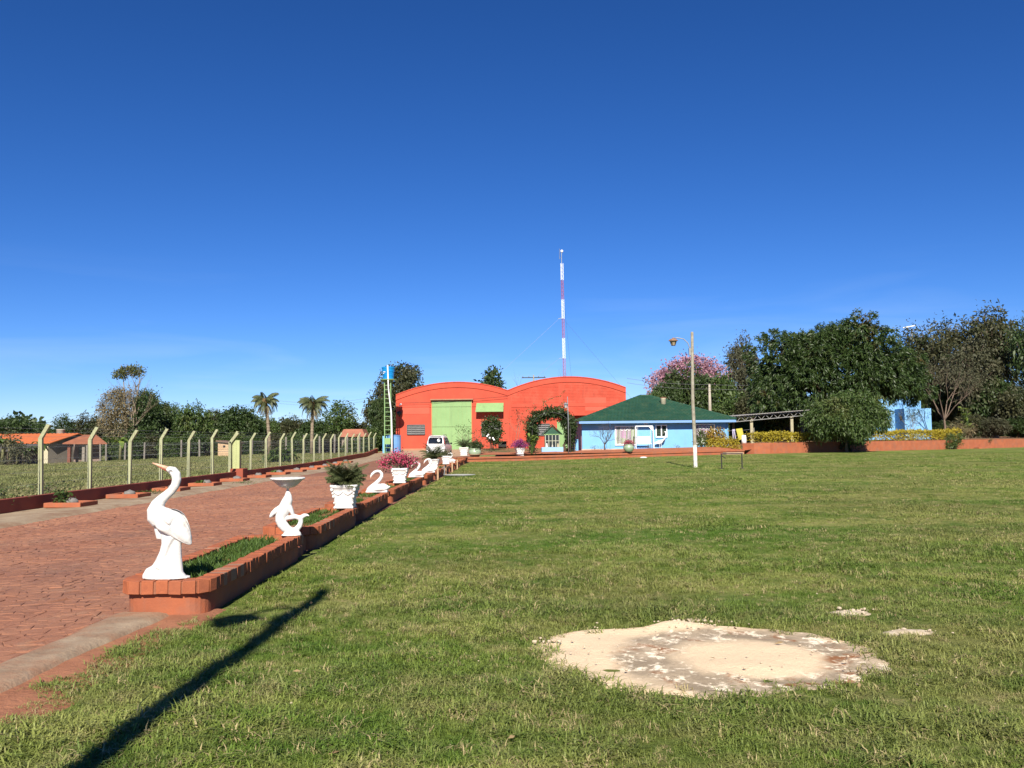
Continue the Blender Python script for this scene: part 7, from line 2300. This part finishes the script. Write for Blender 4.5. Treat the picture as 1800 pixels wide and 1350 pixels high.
# palms
def palm(label, px, pytop, pybase, Y, seed, lean, R, nf=26):
    rng = np.random.default_rng(seed)
    c = at(px, pybase, Y); zb = tz(c.x, Y)
    t = thing('palm_tree', label, 'palm', (c.x, Y, zb), 0, 'coco palms in the field')
    H = at(px, pytop, Y).z - zb - R * .72
    mb = MB()
    mb.tube([(0, 0, -.3), (lean * .1, 0, H * .3), (lean * .45, 0, H * .65), (lean, 0, H)], [.22, .17, .16, .19], 9)
    for k in range(14):
        z = H * (k + 1) / 15
        f = z / H
        mb.lathe([(.17, 0), (.20, .04), (.17, .09)], 8, (np.interp(f, [0, .3, .65, 1], [0, lean * .1, lean * .45, lean]), 0, z))
    mb.build('trunk', BARKP, t, True)
    Q, ra, D = [], MB(), []
    for i in range(nf):
        az = i * 2.399 + rng.normal() * .2; f = i / nf
        q, Rr = frond(rng, (lean, 0, H), az, R * rng.uniform(.9, 1.15), 1.5 - 1.15 * f + rng.normal() * .12, 1.5 + 1.1 * f, 60, .52, .034, 1.3)
        Q.append(q); ra.tube([tuple(v) for v in Rr[::2]], [.04, .035, .028, .02, .01][:len(Rr[::2])], 4)
    np_mesh('fronds', np.concatenate(Q), 4, L_PALM, t)
    ra.build('frond_stalks', L_PALM, t)
    for i in range(7):
        az = i * .9 + rng.normal() * .2
        q, Rr = frond(rng, (lean, 0, H - .1), az, R * .8, -.55 + rng.normal() * .1, 1.1, 22, .4, .07, 1.0)
        D.append(q)
    np_mesh('dead_fronds', np.concatenate(D), 4, L_TAN, t)
    mb = MB(); mb.ball((lean - .1, -.3, H + .05), (.42, .35, .42), 10, 6); mb.build('fruit_cluster', mat('palm_fruit', (.20, .12, .05), (.12, .08, .035), 8, .9, .6, 20), t, True)
palm('slender palm with a curved trunk standing alone against the sky', 474, 686, 775, 90, 131, -.45, 1.75)
palm('second fuller palm with a pale top left of the feathery tree', 548, 690, 775, 92, 132, .12, 1.9, 30)
# water tower tree, tree behind the hangar, bare tree
tree_px('tower_side', 'big_tree', 'big brownish green tree towering behind the blue water tank tower', 698, 118, 641, 112, .4, None, L_BROWN)
tree_px('tower_side', 'dark_tree', 'dark lower tree filling the space between the water tower and the field trees', 668, 66, 700, 108, 2.2, None, L_DARK)
tree_px('magnolia', 'big_leaved_tree', 'dark big leaved open tree rising behind the left hangar vault', 863, 84, 648, 128, .6, None, L_DARK)
c = at(947, 700, 132)
twig_shrub('bare_tree', 'thin bare tree peeping over the middle of the hangar roof', (c.x, 132, .6), 10.6, 4, 151, None, .14, .35, 4, .5, 0, .1, 'tree', 3, mat('grey_twig', (.13, .11, .11)))
# trees behind the house
RT_ = 'dark trees behind the blue house'
tree_px('lapacho', 'pink_trumpet_tree', 'pink blossoming trumpet tree behind the dark trees right of the hangar', 1215, 152, 629, 128, .2)
for (k, lb, pxc, pxw, top, Y, lm) in (
 ('broad', 'dark tree at the left end of the row above the green roof ridge', 1172, 76, 672, 112, L_DARK),
 ('rounded', 'dense dark tree left of the lamp pole in front of the pink blossoms', 1212, 104, 648, 114, L_DARK),
 ('broad', 'dark green tree right of the lamp pole below the pink blossoms', 1262, 92, 660, 116, L_MID),
 ('rounded', 'lower rounded green tree directly above the right end of the green roof', 1300, 92, 697, 104, L_MID),
 ('rounded', 'mid green tree between the green roof and the carport', 1330, 84, 690, 100, L_BROWN),
 ('broad', 'dark tree behind the left flank of the mango tree', 1350, 92, 648, 120, L_DARK),
 ('broad', 'low green tree behind the apex of the green roof', 1150, 50, 690, 108, L_MID)):
    tree_px(k, 'dark_tree', lb, pxc, pxw, top, Y, rg.uniform(0, 6.28), RT_, lm)
tree_px('tall', 'sparse_tree', 'tall sparse grey brown tree between the pink tree and the mango', 1308, 92, 592, 130, .9, None, L_GREYG)
for (px, top, w, Y, lb) in ((1352, 722, 66, 92, 'lime green leafy tree above the carport roof'), ):
    tree_px('rounded', 'lime_tree', lb, px, w, top, Y, .4, None, L_LIME)
for i, (px, top, w, Y) in enumerate(((1300, 745, 60, 96), (1345, 742, 70, 97), (1385, 745, 60, 96))):
    tree_px('rounded', 'scrub_bush', ['dark bush under the left half of the carport', 'dark bush under the middle of the carport', 'dark bush beside the wooden barn'][i], px, w, top, Y, rg.uniform(0, 6), 'bushes behind the carport', L_DARK)
# mango and the spreading shrub before it
tree_px('mango', 'mango_tree', 'huge dense dark mango tree dominating the right side behind the wall', 1472, 300, 556, 82, 0, None, None, depth=.85)
c = Vector(wp(1492, .5, .5))
tree_px('spreading', 'spreading_shrub', 'dark spreading shrub tree before the mango, its trunk at the orange wall', 1487, 148, 686, 70.8, 0, None, L_MID, z=.35)
shrub('low_dark_shrub', 'dark low shrub at the foot of the wall under the spreading shrub', (wp(1495, -.5)[0], wp(1495, -.5)[1] - .1, .2), [(0, 0, .7, .9, .6, .7), (.5, 0, 1.4, .9, .6, .7), (-.6, .3, 1.3, .9, .5, .7)], 210, 14, .2, .08, .14, L_DARK, 64, .04)
# right side
RS = 'tall trees at the right edge'
for (k, nm, lb, pxc, pxw, top, Y, lm, z) in (
 ('tall', 'dark_tree', 'tall dark tree touching the right flank of the mango', 1630, 150, 574, 116, L_BROWN, None),
 ('tall', 'sparse_tree', 'tall sparse dark tree under the white tube lamp', 1685, 150, 563, 124, L_BROWN, None),
 ('tall', 'sparse_tree', 'tallest tree at the right with a raised tuft on top', 1750, 165, 541, 118, L_BROWN, None),
 ('tall', 'dark_tree', 'dark tree cut by the right edge of the picture', 1812, 110, 560, 108, L_DARK, None),
 ('tall', 'sparse_tree', 'lower grey tree between the tube lamp tree and the tallest tree', 1712, 130, 598, 108, L_GREYG, None),
 ('broad', 'dark_tree', 'dark dense tree behind the bare trunk at the right', 1690, 100, 652, 112, L_DARK, None),
 ('broad', 'dark_tree', 'low dark tree right of the blue outbuilding', 1648, 80, 668, 118, L_DARK, None),
 ('broad', 'dark_tree', 'low dark tree below the tallest tree', 1748, 100, 668, 108, L_DARK, None),
 ('rounded', 'dark_tree', 'dark rounded tree at the right edge behind the wall', 1795, 90, 680, 102, L_BROWN, None),
 ('rounded', 'dark_tree', 'dark tree behind the blue outbuilding', 1580, 90, 660, 112, L_DARK, None)):
    tree_px(k, nm, lb, pxc, pxw, top, Y, rg.uniform(0, 6.28), RS, lm)
for i, (px, top, w, Y, lm) in enumerate(((1655, 742, 56, 100, L_DARK), (1705, 728, 56, 98, L_BROWN), (1745, 735, 60, 97, L_GREYG), (1790, 735, 60, 100, L_DARK))):
    tree_px('rounded', 'scrub_bush', ['dark scrub bush right behind the end of the right hedge', 'brown scrub bush near the bare trunk', 'grey green scrub bush on the retaining wall at the right', 'dark scrub bush at the right edge above the wall'][i], px, w, top, Y, rg.uniform(0, 6), 'scrub above the retaining wall', lm)
def bare_right():
    c = at(1661, 765, 92)
    twig_shrub('bare_tree', 'bare pale trunked tree with a fan of leafless twigs right of the blue outbuilding', (c.x, 92, tz(c.x, 92)), 7.6, 6, 161, L_GREYG, .062, .55, 4, 2.0, 5, .16, 'tree', 3, mat('brown_bark', (.24, .18, .13), (.17, .12, .09), 4, .95, .5, 16), .62)
bare_right()
c = at(1698, 770, 90)
broad_plant('lime_plant', 'lime green broad leaved plant above the right end of the wall', (c.x, 90, tz(c.x, 90) + .6), 34, .8, .26, 2.6, L_LIME, 71, .8)
c = at(1694, 776, 88)
shrub('dry_clump', 'straw coloured dry clump below the lime green plant', (c.x, 88.5, tz(c.x, 88)), [(0, 0, .8, 1.1, .7, .8)], 70, 12, .5, .06, .2, L_TAN, 72, .02)
c = at(1640, 775, 87)
twig_shrub('thin_shrub', 'thin leafy sapling casting its shadow on the blue outbuilding', (at(1603, 775, 88).x, 88, tz(34, 88)), 3.4, 4, 162, L_DARK, .03, .45, 3, .3, 3, .14)

# ================================================================== LEFT FIELD: HOUSE, SHED, BANANA, FAR FENCE
def field_house():
    Y = 97
    def X(px, y=Y): return at(px, 780, y).x
    def Z(px, py, y=Y): return at(px, py, y).z
    x0, x1, x2 = X(-20), X(86), X(124)
    zb = tz(x1, Y) - .1
    t = thing('field_house', 'low house with a bright orange tiled roof beyond the field', 'house', (0, 0, 0))
    OR = mat('orange_tile', (.62, .17, .055), (.52, .14, .05), 2, .8, .2, 10)
    GW = mat('grey_plaster', (.34, .30, .25), (.28, .245, .20), 1, .9, .1, 10)
    CR = mat('cream_plaster', (.66, .60, .42), (.60, .54, .38), 1, .9, .1, 10)
    ze, zr = Z(60, 776), Z(60, 762)
    D = 7.0
    # gable end faces right and towards the viewer
    gb = MB(); gb.v = [(x1, Y, zb), (x2, Y + D, zb), (x2, Y + D, ze), ((x1 + x2) / 2, Y + D / 2, zr - .05), (x1, Y, ze)]; 
    d = Vector((-.25, .1, 0))
    gb.v += [tuple(Vector(v) + d) for v in gb.v]
    gb.f = [[0, 1, 2, 3, 4], [9, 8, 7, 6, 5]] + [[i, i + 5, (i + 1) % 5 + 5, (i + 1) % 5] for i in range(5)]; gb.m = [0] * 7
    gb.build('gable_wall', GW, t)
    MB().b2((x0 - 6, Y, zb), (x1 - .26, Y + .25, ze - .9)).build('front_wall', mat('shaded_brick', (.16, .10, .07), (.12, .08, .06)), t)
    MB().b2((x1 - .5, Y - .12, zb), (x1 - .02, Y - .002, ze - .15)).build('corner_strip', CR, t)
    for s in range(2):
        mb = MB(); n = 60
        xa, xb = x0 - 6, x1 + .35
        for k in range(n):
            a, b = xa + (xb - xa) * k / n, xa + (xb - xa) * (k + 1) / n
            sk = (x2 - x1) / 2 / D * 2
            h = .05 * (k % 2)
            if s == 0: q = [(a, Y - .5, ze - .18 + h), (b, Y - .5, ze - .18 + .05 - h), (b + (x2 - x1) / 2, Y + D / 2, zr + .05 - h), (a + (x2 - x1) / 2, Y + D / 2, zr + h)]
            else: q = [(a + (x2 - x1) / 2, Y + D / 2, zr + h), (b + (x2 - x1) / 2, Y + D / 2, zr + .05 - h), (b + (x2 - x1), Y + D + .4, ze - .1), (a + (x2 - x1), Y + D + .4, ze - .1)]
            mb.add(q + [(x, y, z - .08) for x, y, z in q], [(0, 1, 2, 3), (7, 6, 5, 4), (0, 4, 5, 1), (2, 6, 7, 3), (1, 5, 6, 2), (3, 7, 4, 0)])
        mb.build('roof', OR, t)
    p = MB(); p.add([(x0 - 6, Y - 3.0, ze - .95), (x1 - .5, Y - 3.0, ze - .95), (x1 - .5, Y - .3, ze - .25), (x0 - 6, Y - .3, ze - .25), (x0 - 6, Y - 3.0, ze - 1.03), (x1 - .5, Y - 3.0, ze - 1.03), (x1 - .5, Y - .3, ze - .33), (x0 - 6, Y - .3, ze - .33)], [(0, 1, 2, 3), (7, 6, 5, 4), (0, 4, 5, 1), (1, 5, 6, 2), (2, 6, 7, 3), (3, 7, 4, 0)])
    p.build('porch_roof', mat('old_grey_sheet', (.12, .11, .10), (.085, .08, .075), 1, .9, .2, 10), t)
    for px in (10, 40, 66): MB().b2((X(px) - .06, Y - 2.9, zb), (X(px) + .06, Y - 2.78, ze - 1.04)).build('porch_post', BARK, t)
    # lower wing at the right with brick porch pillars and older tiles
    xw0, xw1 = X(121), X(178)
    zw = Z(150, 777); zwr = Z(140, 768.5)
    OT = mat('old_tile', (.42, .15, .075), (.28, .11, .06), 1.5, .9, .3, 8)
    MB().b2((xw0 - .2, Y + 1.5, zb), (xw1 - .8, Y + 1.7, zw)).build('wing_wall', mat('pinkish_plaster', (.30, .22, .18), (.25, .18, .15)), t)
    MB().b2((xw0, Y - .3, zb), (xw0 + .32, Y, zw - .05)).build('pillar', mat('pillar_red', (.25, .09, .06), (.2, .08, .05)), t)
    MB().b2((X(149) - .15, Y - .3, zb), (X(149) + .15, Y, zw - .1)).build('pillar', GW, t)
    MB().b2((X(127), Y + 1.46, zb + .5), (X(146), Y + 1.495, zw - .45)).build('window', GLASS, t)
    MB().b2((X(114), Y + 4.0, zb), (X(119.5), Y + 4.1, zw - .5)).build('door', mat('dark_opening', (.03, .03, .03)), t)
    r = MB(); r.add([(xw0 - .3, Y - .8, zw - .1), (xw1 + .9, Y - .6, zw - .16), (xw0 + 1.6, Y + 3, zwr + .25), (xw0 + .2, Y + 3, zwr + .3), (xw0 - .3, Y - .8, zw - .2), (xw1 + .9, Y - .6, zw - .26), (xw0 + 1.6, Y + 3, zwr + .15), (xw0 + .2, Y + 3, zwr + .2)], [(0, 1, 2, 3), (7, 6, 5, 4), (0, 4, 5, 1), (1, 5, 6, 2), (2, 6, 7, 3), (3, 7, 4, 0)])
    r.build('wing_roof', OT, t)
    c = at(105, 761, Y + 4)
    tk = thing('roof_tank', 'squat pale concrete water tank standing on the orange tiled roof', 'tank', (c.x, Y + 4.2, Z(105, 764, Y + 4) - .35))
    MB().lathe([(.40, 0), (.44, .25), (.41, .30), (.44, .34), (.44, .84), (.47, .86), (.47, .95), (.1, .97)], 16).build('tank_body', mat('pale_concrete', (.52, .47, .38)), tk, True)
field_house()
def shed():
    Y = 94
    a, b = at(383, 790, Y), at(413, 790, Y)
    zb = tz(a.x, Y) - .1
    t = thing('tan_shed', 'small tan plastered shed with a lean-to roof beyond the fence', 'shed', (0, 0, 0))
    z1, z2 = at(383, 776, Y).z, at(413, 780.5, Y).z
    mb = MB(); mb.prism([(a.x, zb), (b.x, zb), (b.x, z2), (a.x, z1)], Y, Y + 2.5); mb.build('wall', mat('tan_plaster', (.66, .46, .28), (.60, .41, .25), 1.5, .9, .1, 10), t)
    mb = MB(); mb.prism([(a.x - .15, z1 + .002), (b.x + .25, z2 + .002), (b.x + .25, z2 + .12), (a.x - .15, z1 + .12)], Y - .25, Y + 2.8); mb.build('roof', mat('shed_roof', (.24, .15, .10), (.18, .11, .08)), t)
    h = at(394, 785, Y); MB().b2((h.x - .12, Y - .02, h.z - .1), (h.x + .12, Y - .003, h.z + .12)).build('vent_hole', mat('dark_opening', (.03, .03, .03)), t)
shed()
def far_fence():
    t = thing('far_fence', 'grey post fence on the far side of the field below the tree row', 'fence', (0, 0, 0))
    for i, px in enumerate((153, 177, 187, 220, 254, 319, 351, 387, 443, 470, 503, 535, 562, 588, 610, 632)):
        Y = 96 if px < 360 else 93
        c = at(px, 790, Y); z = tz(c.x, Y)
        if 380 < px < 395: continue
        h = 2.1 + .15 * math.sin(i * 3.1)
        MB().box((0, 0, h / 2 - .2), (.17, .15, h)).build('post', mat('old_concrete', (.27, .245, .21), (.2, .18, .155), 2, .95, .3, 20), t, loc=(c.x, Y, z)).rotation_euler = (0, .02 * math.sin(i * 5), 0)
    a, b = at(140, 790, 96), at(360, 790, 96); c, d = at(366, 790, 93), at(640, 790, 93)
    mb = MB()
    for h in (.5, 1.0, 1.5): 
        for p, q in ((a, b), (c, d)): mb.tube([(p.x, p.y, tz(p.x, p.y) + h), (q.x, q.y, tz(q.x, q.y) + h)], .012, 3)
    mb.build('wire', GREYM, t)
far_fence()
def banana(label, px, py, Y, s, seed, n=9, lm=None):
    c = at(px, py, Y); rng = np.random.default_rng(seed)
    t = thing('banana_plant', label, 'plant', (c.x, Y, tz(c.x, Y)), 0, 'banana plants in the field')
    mb = MB(); mb.tube([(0, 0, -.1), (.03, 0, s), (.05, 0, s * 1.6)], [.13 * s, .1 * s, .06 * s], 8); mb.build('stem', mat('banana_stem', (.22, .22, .10), (.16, .15, .07), 5, .8, .1, 20), t, True)
    V = []
    for i in range(n):
        az = i * 2.4 + rng.normal() * .3; up = rng.uniform(.5, 1.3)
        d = np.array([math.cos(az), math.sin(az) * .6]); L = s * rng.uniform(.9, 1.3); w = .22 * s
        P = []
        for f in np.linspace(0, 1, 6):
            r = L * f * .75; z = s * 1.55 + L * (up * f - 1.1 * f * f)
            P.append(np.array([d[0] * r, d[1] * r, z]))
        side = np.array([-d[1], d[0], 0]); side /= np.linalg.norm(side)
        wd = [.03, .8, 1, .95, .7, .05]
        for j in range(5):
            V += [P[j] - side * w * wd[j], P[j + 1] - side * w * wd[j + 1], P[j + 1] + side * w * wd[j + 1], P[j] + side * w * wd[j]]
    np_mesh('leaves', np.array(V), 4, lm or L_LIME, t)
banana('bright young banana plant standing in front of the half bare tree', 211, 805, 90, 1.25, 81)
for i, (px, s, lb) in enumerate(((4, 1.5, 'clump of banana leaves at the left edge of the picture'), (30, 1.1, 'pale banana plant second from the left edge'), (52, .95, 'short banana plant before the porch of the orange roofed house'), (72, 1.1, 'banana plant nearest the first fence post before the house corner'), (18, 1.3, 'dry looking banana clump between the left edge and the porch'))):
    banana(lb, px, 812, 88 - i, s, 82 + i, 12, L_GRN if i != 4 else L_TAN)
def shrub_at_field(px, Y, w, h, lm, seed, label):
    c = at(px, 800, Y)
    shrub('field_bush', label, (c.x, Y, tz(c.x, Y)), [(0, 0, h * .5, w, w * .8, h * .6), (w * .5, 0, h * .35, w * .7, w * .6, h * .4)], 110, 12, .3, .14, .22, lm, seed, .04)
shrub_at_field(6, 80, 2.2, 2.6, L_GREYG, 91, 'yellowish bush at the far left edge before the orange roofed house')
shrub_at_field(490, 66, .9, .8, L_MID, 92, 'small green bush in the field behind the fence near the palms')
# a red roofed hut half hidden in the trees right of the palms
c = at(620, 765, 98)
t = thing('red_roofed_hut', 'small hut with a faded red roof half hidden behind the fence posts', 'hut', (c.x, 98, tz(c.x, 98)))
MB().b2((-1.2, 0, -.1), (1.2, 2, 1.7)).build('wall', mat('hut_wall', (.40, .32, .26), (.32, .25, .2)), t)
mb = MB(); mb.prism([(-1.5, 1.702), (1.5, 1.702), (1.1, 2.55), (-.9, 2.55)], -.4, 2.4); mb.build('roof', mat('faded_tile', (.50, .20, .13), (.40, .15, .1), 2, .9, .2, 10), t)
# the far wood that closes the horizon, one mass
def far_wood():
    rng = np.random.default_rng(171)
    n = 70000
    a = rng.uniform(-1.2, 1.2, n)
    r = rng.uniform(165, 200, n)
    x, y = r * np.sin(a), r * np.cos(a)
    hmax = (5.0 + 2.2 * vnoise(a * 22, a * 0, 4) + 1.2 * vnoise(a * 61, a * 0, 6)) 
    z = rng.random(n) ** .8 * hmax - .5
    C = np.stack([x, y, z], -1)
    tag(np_mesh('far_wood', leaf_quads(rng, C, rng.normal(size=(n, 3)), 1.0, .62, .1), 4, L_DARK), kind='stuff')
far_wood()
# low tree just outside the left edge, its shade falls on the concrete path
tree_px('rounded', 'young_tree', 'young leafy tree by the path just outside the left edge', -520, 290, 600, 13.3, .5, None, L_MID, z=-.25)
